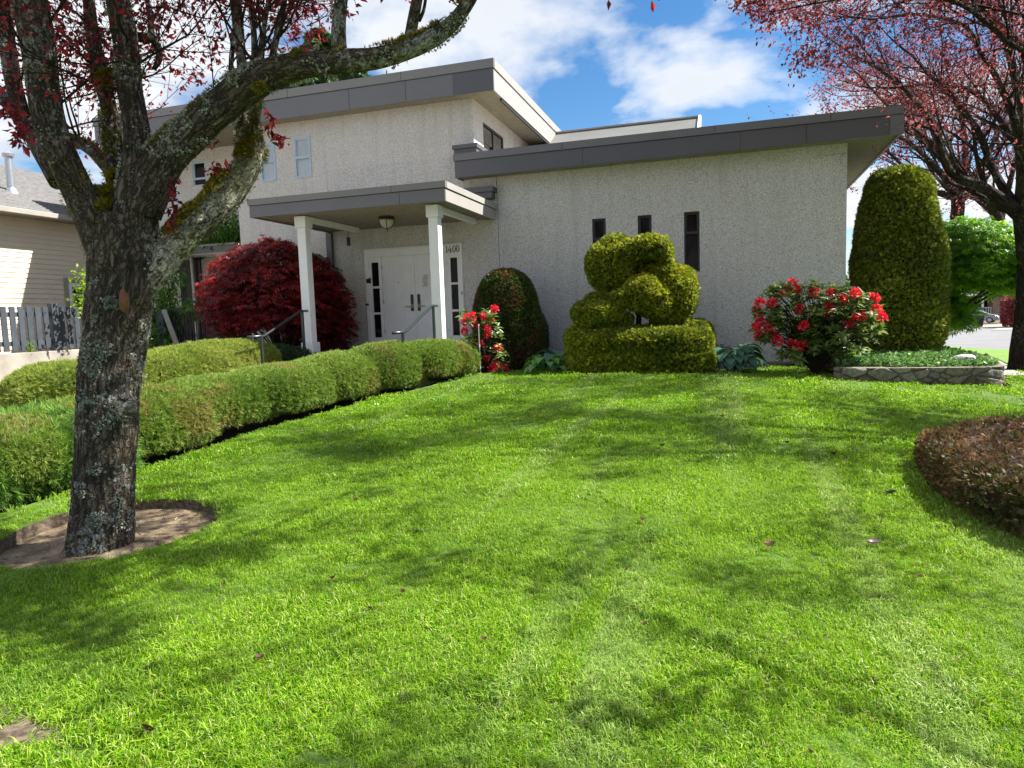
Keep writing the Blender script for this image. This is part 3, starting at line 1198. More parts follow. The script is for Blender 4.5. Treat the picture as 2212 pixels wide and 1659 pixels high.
hp('door_head', d, MAT['white'], dfr, bevel=.004)


def door_leaf(x0, x1):
    d = MB()
    z0, z1 = FLOOR + .012, FLOOR + 2.145
    d.box((x0, WY - .005, z0), (x1, WY + .035, z1))
    w_ = (x1 - x0)
    pw = w_ * .20
    gap = (w_ - 3 * pw) / 4
    rws = [(z0 + .16, z0 + .95), (z0 + 1.10, z0 + 1.62), (z0 + 1.72, z0 + 1.98)]
    for k in range(3):
        a = x0 + gap + k * (pw + gap)
        for c_, e_ in rws:
            # raised panel: a frame bead round a proud field
            for bx in (((a - .012, c_ - .012), (a, e_ + .012)), ((a + pw, c_ - .012), (a + pw + .012, e_ + .012))):
                d.box((bx[0][0], WY - .013, bx[0][1]), (bx[1][0], WY - .004, bx[1][1]))
            d.box((a, WY - .013, c_ - .012), (a + pw, WY - .004, c_))
            d.box((a, WY - .013, e_), (a + pw, WY - .004, e_ + .012))
            d.box((a + .025, WY - .012, c_ + .025), (a + pw - .025, WY - .004, e_ - .025))
    return d


for x0, x1, hx, sg in ((-7.725, -6.905, -6.985, -1), (-6.895, -6.075, -6.815, 1)):
    do = hp('door', door_leaf(x0, x1), MAT['door_white'])
    h_ = MB()
    h_.box((hx - .035, WY - .03, FLOOR + 1.02), (hx + .035, WY - .014, FLOOR + 1.24))
    h_.box((hx - .035, WY - .03, FLOOR + .86), (hx + .035, WY - .014, FLOOR + .935))
    hp('lock_plate', h_, M('dark_bronze', (0.05, 0.042, 0.035), 0.4), do, bevel=.004)
    h_ = MB()
    h_.box((hx - .035, WY - .032, FLOOR + .936), (hx + .035, WY - .012, FLOOR + 1.018))
    h_.bar((hx, WY - .06, FLOOR + .965), (hx + sg * .17, WY - .06, FLOOR + .965), .018, .02)
    h_.bar((hx, WY - .015, FLOOR + .965), (hx, WY - .065, FLOOR + .965), .018)
    hp('handle', h_, MAT['brass'], do, bevel=.003)
    ex = x0 if sg < 0 else x1
    for z in (.35, 1.05, 1.85):
        hp('hinge', MB().box((ex - .012, WY - .02, FLOOR + z), (ex + .012, WY - .006, FLOOR + z + .1)), MAT['steel'], do)
    if sg < 0:
        pk = MB()
        pk.tube([((x0 + x1) / 2, WY - .02, FLOOR + 1.53), ((x0 + x1) / 2, WY - .013, FLOOR + 1.53)], .014, 12)
        hp('peephole', pk, MAT['ink'], do)
    else:
        pp = MB()
        pp.box((-6.74, WY - .019, FLOOR + 1.36), (-6.52, WY - .016, FLOOR + 1.70))
        no = hp('notice', pp, MAT['paper'], do)
        pp = MB()
        zz = 1.665
        for k, (a, l) in enumerate(((.07, .12), (.05, .15), (.06, .11), (.03, .17), (.05, .13), (.03, .16), (.03, .12), (.07, .11), (.03, .17), (.03, .14))):
            pp.box((-6.74 + a, WY - .021, FLOOR + zz), (-6.74 + a + l * .9, WY - .0195, FLOOR + zz + .009))
            zz -= .028
        hp('notice_lines', pp, MAT['ink'], no)
# bell button and an old hook on the frame
d = MB()
d.box((DX1 - .04, FY - .012, 2.15), (DX1 - .015, FY - .001, 2.23))
hp('bell_button', d, MAT['brass'], dfr)
d = MB()
d.tube([(DX0 + .05, FY - .0, 2.02), (DX0 + .05, FY - .05, 2.02)], .018, 8)
d.tube([(DX0 + .05, FY - .05, 2.02), (DX0 + .0, FY - .06, 2.02)], [.03, .012], 8)
hp('door_stop', d, MAT['black_plastic'], dfr)


# house number 1400 in black brush-like numerals
def stroke(mb, pts, wid, x0, z0, s, y):
    pts = np.array(pts, float) * s
    T = unit(np.gradient(pts, axis=0))
    n_ = np.stack([-T[:, 1], T[:, 0]], 1)
    wid = (np.broadcast_to(wid, (len(pts),)) * s / 2)[:, None]
    A, B = pts + n_ * wid, pts - n_ * wid
    k = len(pts)
    V = []
    for yy in (y, y + .006):
        for Q in (A, B):
            V += [(x0 + p[0], yy, z0 + p[1]) for p in Q]
    V = np.array(V)
    F = []
    for i in range(k - 1):
        F += [(i, k + i, k + i + 1, i + 1), (2 * k + i, 2 * k + i + 1, 3 * k + i + 1, 3 * k + i),
              (i, i + 1, 2 * k + i + 1, 2 * k + i), (k + i, 3 * k + i, 3 * k + i + 1, k + i + 1)]
    F += [(0, 2 * k, 3 * k, k), (k - 1, 2 * k - 1, 4 * k - 1, 3 * k - 1)]
    mb.add(V, F)


num = MB()
NX, NZ, NS, NY = -6.075, DZ1 - .165, 0.155, FY - .008
stroke(num, [(.02, .80), (.09, .86), (.16, .97)], [.06, .07, .05], NX, NZ, NS, NY)
stroke(num, [(.155, .98), (.15, .5), (.155, .05)], [.10, .115, .12], NX, NZ, NS, NY - .001)
stroke(num, [(.06, .03), (.26, .035)], .07, NX, NZ, NS, NY - .002)
X4 = NX + .36 * NS
stroke(num, [(.36, 1.0), (.2, .68), (.02, .32)], [.06, .07, .09], X4, NZ, NS, NY)
stroke(num, [(.0, .31), (.3, .30), (.54, .34)], [.08, .09, .05], X4, NZ, NS, NY - .001)
stroke(num, [(.385, .62), (.375, .3), (.385, .03)], [.10, .12, .12], X4, NZ, NS, NY - .002)
stroke(num, [(.29, .02), (.48, .025)], .06, X4, NZ, NS, NY - .003)
for k in range(2):
    X0_ = NX + (1.02 + k * .58) * NS
    t_ = np.linspace(.3, 2 * PI + .3, 33)
    P_ = np.stack([.25 + .20 * np.cos(t_), .5 + .47 * np.sin(t_)], 1)
    stroke(num, P_, .05 + .055 * np.abs(np.cos(t_)), X0_, NZ, NS, NY - k * .001)
hp('house_number', num, MAT['ink'], dfr)

# ---- side entrance at the far left of the hall
c0 = at_y(404, 532, 15.2)
sx0, sx1 = at_y(392, 550, 15.2)[0], at_y(507, 530, 15.2)[0]
ztop, zbot = at_y(505, 524, 15.2)[2], at_y(505, 543, 15.2)[2]
e = MB()
e.box((sx0 - 1.2, 15.2, zbot), (sx1, 16.0 - .002, ztop))
cn = hp('side_canopy', e, MAT['fascia_dark'], bevel=.004)
e = MB()
e.box((sx0 - 1.22, 15.18, ztop - .04), (sx1 + .02, 15.199, ztop + .01))
e.box((sx1 + .001, 15.2, ztop - .04), (sx1 + .02, 15.98, ztop + .01))
hp('canopy_cap', e, MAT['fascia_cap'], cn)
e = MB()
e.box((sx0 - 1.18, 15.22, zbot - .012), (sx1 - .02, 15.98, zbot - .001))
hp('canopy_soffit', e, MAT['white'], cn)
e = MB()
q = at_y(391, 560, 15.3)
e.box((q[0] - .05, 15.25, .0), (q[0] + .06, 15.36, zbot - .013))
hp('canopy_post', e, MAT['fascia_dark'], cn)
e = MB()
q = at_y(419, 600, 15.9)
e.tube([(q[0], 15.85, .3), (q[0], 15.85, zbot - .013)], .035, 12)
hp('drain_pipe', e, MAT['white'], cn)
e = MB()
q0, q1 = at_y(396, 600, 15.98)[0], at_y(436, 600, 15.98)[0]
e.box((q0, 15.95, .2), (q1, 15.998, zbot - .05))
hp('side_door', e, MAT['dark_frame'])
# ------------------------------------------------------------------ foliage templates (unit size, +Z outwards)
def tpl_needles(n=9, w=0.09, cone=60, seed=1):
    r = random.Random(seed)
    V, F = [], []
    for k in range(n):
        a = 2 * PI * k / n + r.uniform(-.3, .3)
        c = R(r.uniform(8, cone))
        d = np.array([math.cos(a) * math.sin(c), math.sin(a) * math.sin(c), math.cos(c)]) * r.uniform(.75, 1.1)
        s = unit(np.cross(d, [r.uniform(-1, 1), r.uniform(-1, 1), .3])) * w
        o = len(V)
        V += [tuple(-s + [0, 0, -.25]), tuple(s + [0, 0, -.25]), tuple(d)]
        F.append((o, o + 1, o + 2))
    return V, F


def tpl_spray(seed=2, n=5):
    """flat feathery spray as on cypress and yew"""
    V, F = [], []
    r = random.Random(seed)
    for k in range(n):
        a = R(-65 + 130 * k / (n - 1) + r.uniform(-8, 8))
        L = 1.0 - 0.25 * abs(a)
        d = np.array([math.sin(a), r.uniform(-.25, .25), math.cos(a)]) * L
        s = unit(np.array([d[2], 0, -d[0]])) * .13
        b = np.array([0, 0, -.3])
        m_ = b + (d - b) * .55
        o = len(V)
        V += [tuple(b), tuple(m_ - s), tuple(d), tuple(m_ + s)]
        F.append((o, o + 1, o + 2, o + 3))
    return V, F


def tpl_leaf(w=.26, fold=.10, droop=.25):
    """pointed oval leaf lying along +Z, folded on the midrib"""
    V, F = [], []
    st = [(0, .02, 0), (.30, w, 0.02), (.65, w * .85, -droop * .4), (1.0, .01, -droop)]
    for z, hw, y in st:
        V += [(-hw, y + fold * (hw / w), z), (0, y, z), (hw, y + fold * (hw / w), z)]
    for i in range(3):
        a = i * 3
        F += [(a, a + 1, a + 4, a + 3), (a + 1, a + 2, a + 5, a + 4)]
    return V, F


def tpl_small(w=.3, droop=.15):
    return [(0, 0, 0), (-w, .08, .5), (0, -droop * .3, .55), (w, .08, .5), (0, -droop, 1)], [(0, 2, 1), (0, 3, 2), (1, 2, 4), (2, 3, 4)]


def tpl_palm(n=7, w=.10, span=115, droop=.35):
    V, F = [], []
    for k in range(n):
        a = R(-span + 2 * span * k / (n - 1))
        L = 1 - .45 * (abs(a) / R(span)) ** 1.5
        d = np.array([math.sin(a) * L, -droop * L, math.cos(a) * L])
        m_ = d * .5 + [0, droop * .25, 0]
        s = np.array([math.cos(a), 0, -math.sin(a)]) * w
        o = len(V)
        V += [(0, 0, 0), tuple(m_ - s), tuple(d), tuple(m_ + s)]
        F.append((o, o + 3, o + 2, o + 1))
    return V, F


# ------------------------------------------------------------------ clipped shapes
def rotY(a):
    return np.array([[math.cos(a), 0, -math.sin(a)], [0, 1, 0], [math.sin(a), 0, math.cos(a)]])


def ell_points(c, r, p, n, lump=0.05, ls=1.6, seed=0, tilt=0.0):
    """points and normals on a lumpy super-ellipsoid, even over its area"""
    c, r = np.array(c, float), np.array(r, float)
    S = unit(rng.normal(size=(int(n * 2.4), 3)))
    w_ = np.sqrt(((S / r) ** 2).sum(1))
    S = S[rng.random(len(S)) < w_ / w_.max()][:n]
    k = (np.abs(S) ** p).sum(1) ** (-1 / p)
    Q = S * k[:, None]
    Rm = rotY(tilt).T
    P = c + (Q * r) @ Rm
    Nn = unit(np.sign(Q) * np.abs(Q) ** (p - 1) / r) @ Rm
    P = P + Nn * (lump * fbm(P * ls, 3, seed))[:, None]
    return P, Nn


def ell_core(mb, c, r, p, scale=.93, sub=4, lump=0.05, ls=1.6, seed=0, tilt=0.0):
    import bmesh
    bm = bmesh.new()
    bmesh.ops.create_icosphere(bm, subdivisions=sub, radius=1)
    S = np.array([v.co[:] for v in bm.verts])
    F = np.array([[v.index for v in f.verts] for f in bm.faces])
    bm.free()
    c, r = np.array(c, float), np.array(r, float)
    Q = S * ((np.abs(S) ** p).sum(1) ** (-1 / p))[:, None]
    Rm = rotY(tilt).T
    P = c + (Q * r) @ Rm
    Nn = unit(np.sign(Q) * np.abs(Q) ** (p - 1) / r) @ Rm
    P = P + Nn * (lump * fbm(P * ls, 3, seed))[:, None]
    P = c + (P - c) * scale
    mb.add(P, [F])


def in_ell(P, c, r, p, tilt=0.0, s=.96):
    q = np.abs(((P - np.array(c)) @ rotY(tilt)) / np.array(r))
    return (q ** p).sum(1) < s ** p


def clipped(name, label, cat, base, ells, mat, core_mat, tpls, dens_, size, zmin=None, lump=.05, ls=1.6, jitter=.5, depth=.05, group=None, up_bias=.15, wild=0, zf=None, under=-.8):
    """a clipped shrub: solid core with the inner shade put into its dark colour, and a skin of leaf sprays"""
    th = Thing(name, base, label, cat, group)
    core = MB()
    fo = MB()
    ells = [(*e, 0.0) if len(e) == 3 else e for e in ells]
    for i, (c, r, p, tl) in enumerate(ells):
        ell_core(core, c, r, p, .91, 4 if max(r) > .3 else 3, lump, ls, 3, tl)
        a_, b_, c_ = r
        area = 4 * PI * (((a_ * b_) ** 1.6 + (a_ * c_) ** 1.6 + (b_ * c_) ** 1.6) / 3) ** (1 / 1.6) * (1 + .12 * (p - 2))
        n = int(area * dens_)
        P, Nn = ell_points(c, r, p, n, lump, ls, 3, tl)
        ok = np.ones(len(P), bool)
        for j, (c2, r2, p2, t2) in enumerate(ells):
            if j != i:
                ok &= ~in_ell(P, c2, r2, p2, t2)
        g = (zf or (lambda x, y: H(x, y)))(P[:, 0], P[:, 1]) + .0
        ok &= P[:, 2] > g + .015
        ok &= ~((Nn[:, 2] < under))
        P, Nn = P[ok], Nn[ok]
        P = P - Nn * (rng.random(len(P)) * depth)[:, None]
        D = unit(Nn + rng.normal(size=P.shape) * jitter + np.array([0, 0, up_bias]))
        S = size * (.7 + .6 * rng.random(len(P)))
        which = rng.integers(0, len(tpls), len(P))
        rn = np.clip(.5 + .42 * fbm(P * 1.1, 2, 31) + rng.normal(size=len(P)) * .2, 0, .999)
        for k, (TV, TF) in enumerate(tpls):
            m_ = which == k
            fo.scatter(TV, TF, P[m_], D[m_], S[m_], rnd=rn[m_])
        if wild:
            k = rng.choice(len(P), min(len(P), int(wild * area)), replace=False)
            fo.scatter(*tpls[0], P[k] + Nn[k] * size * .6, D[k], S[k] * 1.35, rnd=rn[k] * .5 + .5)
    th.part('foliage', fo, mat)
    th.part('branches', core, core_mat, smooth=True)  # solid filler shapes, coloured dark for the shade within
    return th


MAT['core'] = M('shaded_shrub_core', (0.030, 0.032, 0.014), 0.95, 0.5, 30, 1.0, 45)  # dark colour stands in for shade behind the leaves
MAT['core_brown'] = M('shaded_brown_core', (0.05, 0.03, 0.02), 0.95, 0.5, 30, 1.0, 45)
L_pine = leaf_mat('pine_needles', [(0.085, 0.165, 0.018), (0.14, 0.235, 0.028), (0.21, 0.31, 0.045), (0.31, 0.38, 0.085)], .22, .5, -.07, [(0.12, 0.15, 0.02), (0.19, 0.22, 0.035), (0.27, 0.28, 0.06), (0.34, 0.30, 0.12)], 1.3)
L_pine_b = leaf_mat('pine_needles_yellow', [(0.11, 0.18, 0.02), (0.19, 0.27, 0.032), (0.28, 0.34, 0.05), (0.37, 0.40, 0.10)], .22, .5)
L_dark = leaf_mat('box_leaves', [(0.02, 0.05, 0.012), (0.035, 0.08, 0.016), (0.055, 0.11, 0.02)], .2, .45)
L_gold = leaf_mat('gold_cypress', [(0.04, 0.075, 0.008), (0.10, 0.145, 0.012), (0.22, 0.26, 0.016), (0.40, 0.40, 0.03)], .3, .6, tboost=1.7)
L_yew = leaf_mat('moss_green_cypress', [(0.07, 0.105, 0.012), (0.145, 0.19, 0.018), (0.25, 0.30, 0.03), (0.40, 0.43, 0.055)], .22, .6)
L_brown = leaf_mat('bronzed_cypress', [(0.03, 0.065, 0.012), (0.055, 0.095, 0.016), (0.09, 0.13, 0.024)], .15, .6, .02, [(0.08, 0.055, 0.02), (0.13, 0.08, 0.03), (0.19, 0.11, 0.045)], 2.6)
L_heath = leaf_mat('heath_shrub', [(0.035, 0.06, 0.015), (0.075, 0.085, 0.022), (0.12, 0.08, 0.03), (0.24, 0.13, 0.06)], .2, .6, .12, [(0.10, 0.05, 0.022), (0.18, 0.095, 0.045), (0.36, 0.21, 0.12)], 2.2)
T_ndl = [tpl_needles(9, .075, 66, s) for s in (1, 2, 3)]
T_spr = [tpl_spray(s) for s in (1, 2)]
T_box = [tpl_small(.32)]

# front pine hedge along the lawn
hl = np.array([(p[0], p[1]) for p in hedge_line])
dirs = unit(np.gradient(hl, axis=0))
nrm = np.stack([-dirs[:, 1], dirs[:, 0]], 1)
seglen = np.concatenate([[0], np.cumsum(np.linalg.norm(np.diff(hl, axis=0), axis=1))])


def on_line(s, off):
    x = np.interp(s, seglen, hl[:, 0])
    y = np.interp(s, seglen, hl[:, 1])
    a, b = np.interp(s, seglen, nrm[:, 0]), np.interp(s, seglen, nrm[:, 1])
    return x + a * off, y + b * off


Ltot = seglen[-1]
ells = []
s, k = 0.9, 0
hs = [.56, .60, .62, .60, .62, .66, .62, .60]
while s < Ltot - .35:
    q_ = s / Ltot
    hw_ = .76 - .22 * q_ ** 1.5
    x, y = on_line(s, hw_ + .03)
    ht = .33 + .07 * q_ + .03 * math.sin(k * 1.7) + (.025 if k % 2 else 0)
    ells.append(((x, y, H(x, y) + .33 + .04 * q_), (hw_, 1.08, ht), 2.5))
    s += 1.12
    k += 1
x, y = on_line(Ltot - .22, .52)
ells.append(((x, y, H(x, y) + .30), (.50, .5, .38), 2.4))
x, y = on_line(3.0, .9)
clipped('pine_hedge', 'long low green pine hedge clipped into mounds along the left edge of the lawn', 'hedge', (x, y, H(x, y)), ells,
        L_pine, MAT['core'], T_ndl, 3600, .038, lump=.05, ls=2.2, jitter=.45, depth=.06, wild=25)
# its darker, bushier end at the far left behind the plum trunk
ells = []
for u, v, r_, h_ in ((60, 960, .62, .50), (150, 935, .50, .52), (-60, 985, .60, .50), (105, 905, .5, .5)):
    p = at_d(u, v, 6.6 if v > 920 else 7.2)
    ells.append(((p[0], p[1], H(p[0], p[1]) + .16), (r_, r_ * 1.05, h_), 2.2))
ells.append(((on_line(0.2, .75)[0], on_line(.2, .75)[1], .40), (.62, .62, .42), 2.2))
L_pine_d = leaf_mat('pine_needles_bluish', [(0.035, 0.10, 0.02), (0.065, 0.16, 0.028), (0.10, 0.22, 0.035), (0.17, 0.30, 0.04)], .22, .5)
clipped('mugo_pine', 'bushy darker mugo pine at the far left, behind the mossy plum trunk', 'shrub', (ells[0][0][0], ells[0][0][1], .1), ells,
        L_pine_d, MAT['core'], [tpl_needles(12, .05, 70, s) for s in (4, 5)], 2400, .062, lump=.09, ls=2.4, jitter=.55, depth=.08, wild=60)
# back hedge on the other side of the path
ells = []
for y_ in np.arange(7.75, 11.3, 1.02):
    ells.append(((-8.75 - .02 * y_, y_, H(-8.7, y_) + .44), (.80, 1.05, .46), 2.6))
ells.append(((-8.85, 7.2, H(-8.7, 7.2) + .36), (.6, .6, .40), 2.3))
clipped('pine_hedge', 'rounded yellow-green pine hedge behind the path, left of the porch steps', 'hedge', (-8.9, 8.6, H(-8.9, 8.6)), ells,
        L_pine_b, MAT['core'], T_ndl, 2300, .042, lump=.05, ls=2.2, jitter=.45, depth=.05, wild=12)
q = at_y(612, 750, 12.1)
clipped('low_shrub', 'dark green clipped shrub in shade under the crimson maple', 'shrub', (q[0], 12.1, H(q[0], 12.1)),
        [((q[0] - .15, 12.1, .85), (.62, .5, .34), 2.3), ((q[0] + .35, 12.2, .8), (.4, .4, .33), 2.3)],
        L_dark, MAT['core'], T_box, 2200, .045, jitter=.7, depth=.06)

# the cloud-pruned topiary: (u, v, ru, rv, depth offset, thickness, power)
TY = 13.0
TD = proj((at_y(1380, 790, TY)))[2]


def px_ell(u, v, ru, rv, dy=0.0, ry=None, p=2.3, tilt=None):
    D = TD + dy
    c = at_d(u, v, D)
    k = D / F_PX
    return (tuple(c), (ru * k, (ry if ry else ru * k * .8), rv * k), p, R(tilt or 0))


topi = [px_ell(1338, 690, 30, 16, .05, .4, 2.3), px_ell(1448, 690, 44, 18, .05, .45, 2.4), px_ell(1396, 584, 48, 30, .22, .34, 2.3), px_ell(1372, 600, 40, 40, .25, .34, 2.3), px_ell(1383, 779, 160, 30, 0, .95, 3.6), px_ell(1380, 742, 157, 38, 0, .92, 3.2), px_ell(1500, 725, 40, 36, 0, .6, 2.4), px_ell(1262, 730, 40, 30, .1, .6, 2.4),
        px_ell(1292, 676, 57, 30, -.05, .62, 2.6), px_ell(1305, 655, 44, 26, .05, .5, 2.3),
        px_ell(1316, 576, 51, 56, .05, .55, 2.25, 12), px_ell(1330, 538, 36, 33, .05, .45, 2.2),
        px_ell(1343, 549, 46, 25, -.20, .36, 2.25, 22), px_ell(1384, 534, 42, 25, -.26, .38, 2.3, 12), px_ell(1418, 534, 34, 26, -.24, .38, 2.3, -20), px_ell(1437, 552, 17, 27, -.18, .32, 2.3),
        px_ell(1458, 634, 49, 60, 0, .58, 2.35), px_ell(1440, 594, 40, 28, -.02, .46, 2.3, -8), px_ell(1478, 612, 26, 36, 0, .4, 2.2),
        px_ell(1386, 632, 44, 38, -.30, .46, 2.3, 20), px_ell(1346, 643, 36, 21, -.30, .36, 2.3, 22), px_ell(1418, 650, 44, 40, -.2, .44, 2.3)]
tp = clipped('topiary_shrub', 'golden-green topiary shrub pruned into stacked rounded cloud shapes on a slab base', 'topiary', tuple(at_y(1380, 800, TY)), topi,
             L_gold, MAT['core'], T_spr, 3400, .042, lump=.025, ls=3.0, jitter=.7, depth=.07, wild=14, under=-1.1)
tr = MB()
b0, b1 = at_d(1378, 720, TD), at_d(1376, 640, TD)
tr.tube([b0, (b0 + b1) / 2 + [.03, 0, 0], b1], [.055, .05, .045], 10, .006)
tr.tube([(b0 + b1) / 2, b1 + [-.18, 0, .05]], [.03, .025], 8)
tr.tube([(b0 + b1) / 2 + [0, 0, .05], b1 + [.2, 0, .12]], [.03, .025], 8)
MAT['bark_s'] = bark_mat('shrub_bark', [(0.02, 0.015, 0.011), (0.05, 0.037, 0.028), (0.09, 0.07, 0.052)], 0.0)
tp.part('trunk', tr, MAT['bark_s'], bk=True)

# round-topped bronzed bush beside the door
q = at_y(1096, 700, 13.75)
clipped('domed_shrub', 'tall domed shrub, bronze and dark green, against the wall right of the door', 'shrub', (q[0], 13.75, .6),
        [((q[0], 13.75, 1.42), (.70, .62, 1.20), 2.3), ((q[0] + .06, 13.75, 1.1), (.76, .66, .9), 2.5)],
        L_brown, MAT['core_brown'], T_spr, 2300, .045, lump=.035, jitter=.6, depth=.05)
# tall clipped column
TH = at_y(1930, 780, 15.7)
clipped('clipped_evergreen', 'tall clipped evergreen column like a huge thimble at the right corner of the hall', 'topiary', (TH[0], 15.7, .4),
        [((TH[0] + .06, 15.7, 1.9), (.83, .82, 1.7), 2.9), ((TH[0] + .01, 15.7, 2.6), (.75, .74, 1.68), 2.7), ((TH[0] - .05, 15.7, 3.42), (.58, .58, .88), 3.2)],
        L_yew, MAT['core'], T_spr, 2600, .05, lump=.10, ls=2.0, jitter=.75, depth=.10, zf=BED_Z)
# low mounded heath shrub, bottom right
q = gpt(1990, 1040)
clipped('heath_shrub', 'low wide reddish-brown heath shrub on the lawn at the right edge', 'shrub', (q[0] + 1.5, q[1] - .4, .05),
        [((q[0] + 1.40, q[1] - .35, .28), (1.42, 1.45, .36), 3.0), ((q[0] + 2.2, q[1] - .9, .3), (1.5, 1.6, .36), 3.0), ((q[0] + 1.9, q[1] + .2, .33), (1.2, 1.1, .36), 2.6)],
        L_heath, MAT['core_brown'], [tpl_small(.30), tpl_spray(7, 5), tpl_needles(6, .07, 70, 9)], 2600, .036, lump=.10, ls=2.6, jitter=.8, depth=.10)

# ------------------------------------------------------------------ leafy shrubs: maples, rhododendrons, hostas
L_crim = leaf_mat('crimson_maple_leaves', [(0.05, 0.007, 0.010), (0.10, 0.010, 0.014), (0.19, 0.016, 0.018), (0.42, 0.035, 0.028)], .35, .38, tboost=2.2, spec=.5)
L_lime = leaf_mat('green_maple_leaves', [(0.045, 0.13, 0.012), (0.08, 0.20, 0.016), (0.14, 0.30, 0.02), (0.22, 0.36, 0.03)], .42, .42, tboost=2.2)
T_pal = [tpl_palm(7, .085, 112, .35), tpl_palm(5, .10, 95, .5)]


def maple(name, label, c, r, mat, base, nclump, per, size, stem_mat, zcut, lay=.5, extra=()):
    """dome of overlapping drooping leaf layers over arching stems"""
    th = Thing(name, base, label, 'tree')
    c, r = np.array(c), np.array(r)
    S = unit(rng.normal(size=(nclump * 2, 3)))
    S = S[S[:, 2] > -.75][:nclump]
    rad = 1 - rng.random(len(S)) ** 2.2 * .55
    lumps = 1 + .16 * fbm(S * 1.8, 2, 12)
    Cc = c + S * r * (rad * lumps)[:, None]
    ok = Cc[:, 2] > zcut
    Cc, S = Cc[ok], S[ok]
    for ec, er, en in extra:
        S2 = unit(rng.normal(size=(en, 3)))
        Cc = np.concatenate([Cc, np.array(ec) + S2 * np.array(er) * (rng.random((en, 1)) ** .5)])
        S = np.concatenate([S, S2])
    fo = MB()
    for Q, s_ in zip(Cc, S):
        k = per
        o = np.stack([s_[0], s_[1], 0]) + rng.normal(size=3) * .3
        o = unit(o * [1, 1, .2])
        t_ = rng.random((k, 1))
        side = np.array([-o[1], o[0], 0])
        P = Q + o * (t_ - .4) * lay + side * (rng.normal(size=(k, 1)) * .13) + np.array([0, 0, 1]) * (-.32 * np.clip(t_, 0, 1) ** 1.6 * lay + rng.normal(size=(k, 1)) * .02)
        D = unit(o + side * rng.normal(size=(k, 1)) * .7 + np.array([0, 0, -.35]) + rng.normal(size=(k, 3)) * .18)
        rn = np.clip(rng.random() * .7 + rng.random(k) * .3, 0, .999)
        j = rng.random(k) < .5
        upv = np.broadcast_to(np.array([0, 0, 1.0]), (k, 3))
        for (TV, TF), m_ in ((T_pal[0], j), (T_pal[1], ~j)):
            if m_.any():
                # +Y of the template is kept upwards
                X_ = unit(np.cross(upv[m_], D[m_]))
                fo.scatter(TV, TF, P[m_], D[m_], size * (.7 + .6 * rng.random(m_.sum())), spin=rng.normal(size=m_.sum()) * .35, rnd=rn[m_], up=upv[m_])
    th.part('leaves', fo, mat)
    st = MB()
    b = np.array(base, float)
    for k in range(46):
        e = Cc[rng.integers(len(Cc))]
        m1 = b + (e - b) * .35 + np.array([0, 0, .45 * r[2]])
        t_ = np.linspace(0, 1, 9)[:, None]
        pts = (1 - t_) ** 2 * b + 2 * t_ * (1 - t_) * m1 + t_ ** 2 * e
        st.tube(pts + rng.normal(size=pts.shape) * .012, np.linspace(.022, .004, 9) * (1 + (k < 6)), 6)
    th.part('stems', st, stem_mat)
    return th


q = at_y(588, 632, 13.2)
maple('crimson_maple', 'dome-shaped crimson maple with lacy leaves left of the porch', (q[0] - .02, 13.25, 2.32), (1.40, 1.15, 1.2), L_crim,
      (q[0] + .15, 13.3, H(q[0], 13.3)), 1050, 13, .105, MAT['bark_s'], 1.0)
q = at_y(690, 670, 14.0)
maple('crimson_maple', 'dark crimson maple in the shade behind the left porch column', (q[0], 14.0, 1.65), (.56, .5, 1.25), L_crim,
      (q[0] - .1, 14.2, H(q[0], 14)), 420, 12, .10, MAT['bark_s'], .7)
q = at_y(2070, 566, 17.6)
q2 = at_y(2052, 665, 17.4)
maple('green_maple', 'lime green maple spreading behind the tall clipped evergreen', (q[0], 17.6, 2.5), (1.45, 1.45, .92), L_lime,
      (q[0] - .9, 17.8, .3), 1500, 13, .12, MAT['bark_s'], .3, extra=[((q2[0], 17.4, q2[2]), (.33, .4, .45), 150)])

L_rho = leaf_mat('rhododendron_leaves', [(0.04, 0.085, 0.014), (0.08, 0.14, 0.025), (0.15, 0.22, 0.05), (0.32, 0.36, 0.15)], .2, .38, spec=.5, tboost=2.0)
L_flow = leaf_mat('red_petals', [(0.62, 0.01, 0.05), (0.75, 0.015, 0.05), (0.80, 0.03, 0.04), (0.85, 0.08, 0.14)], .35, .5, tboost=1.3)
T_rho = tpl_leaf(.17, .05, .22)
T_pet = ([(0, 0, 0), (-.28, .0, .6), (-.36, -.15, .9), (0, -.22, 1.08), (.36, -.15, .9), (.28, .0, .6)], [(0, 5, 4, 3, 2, 1)])


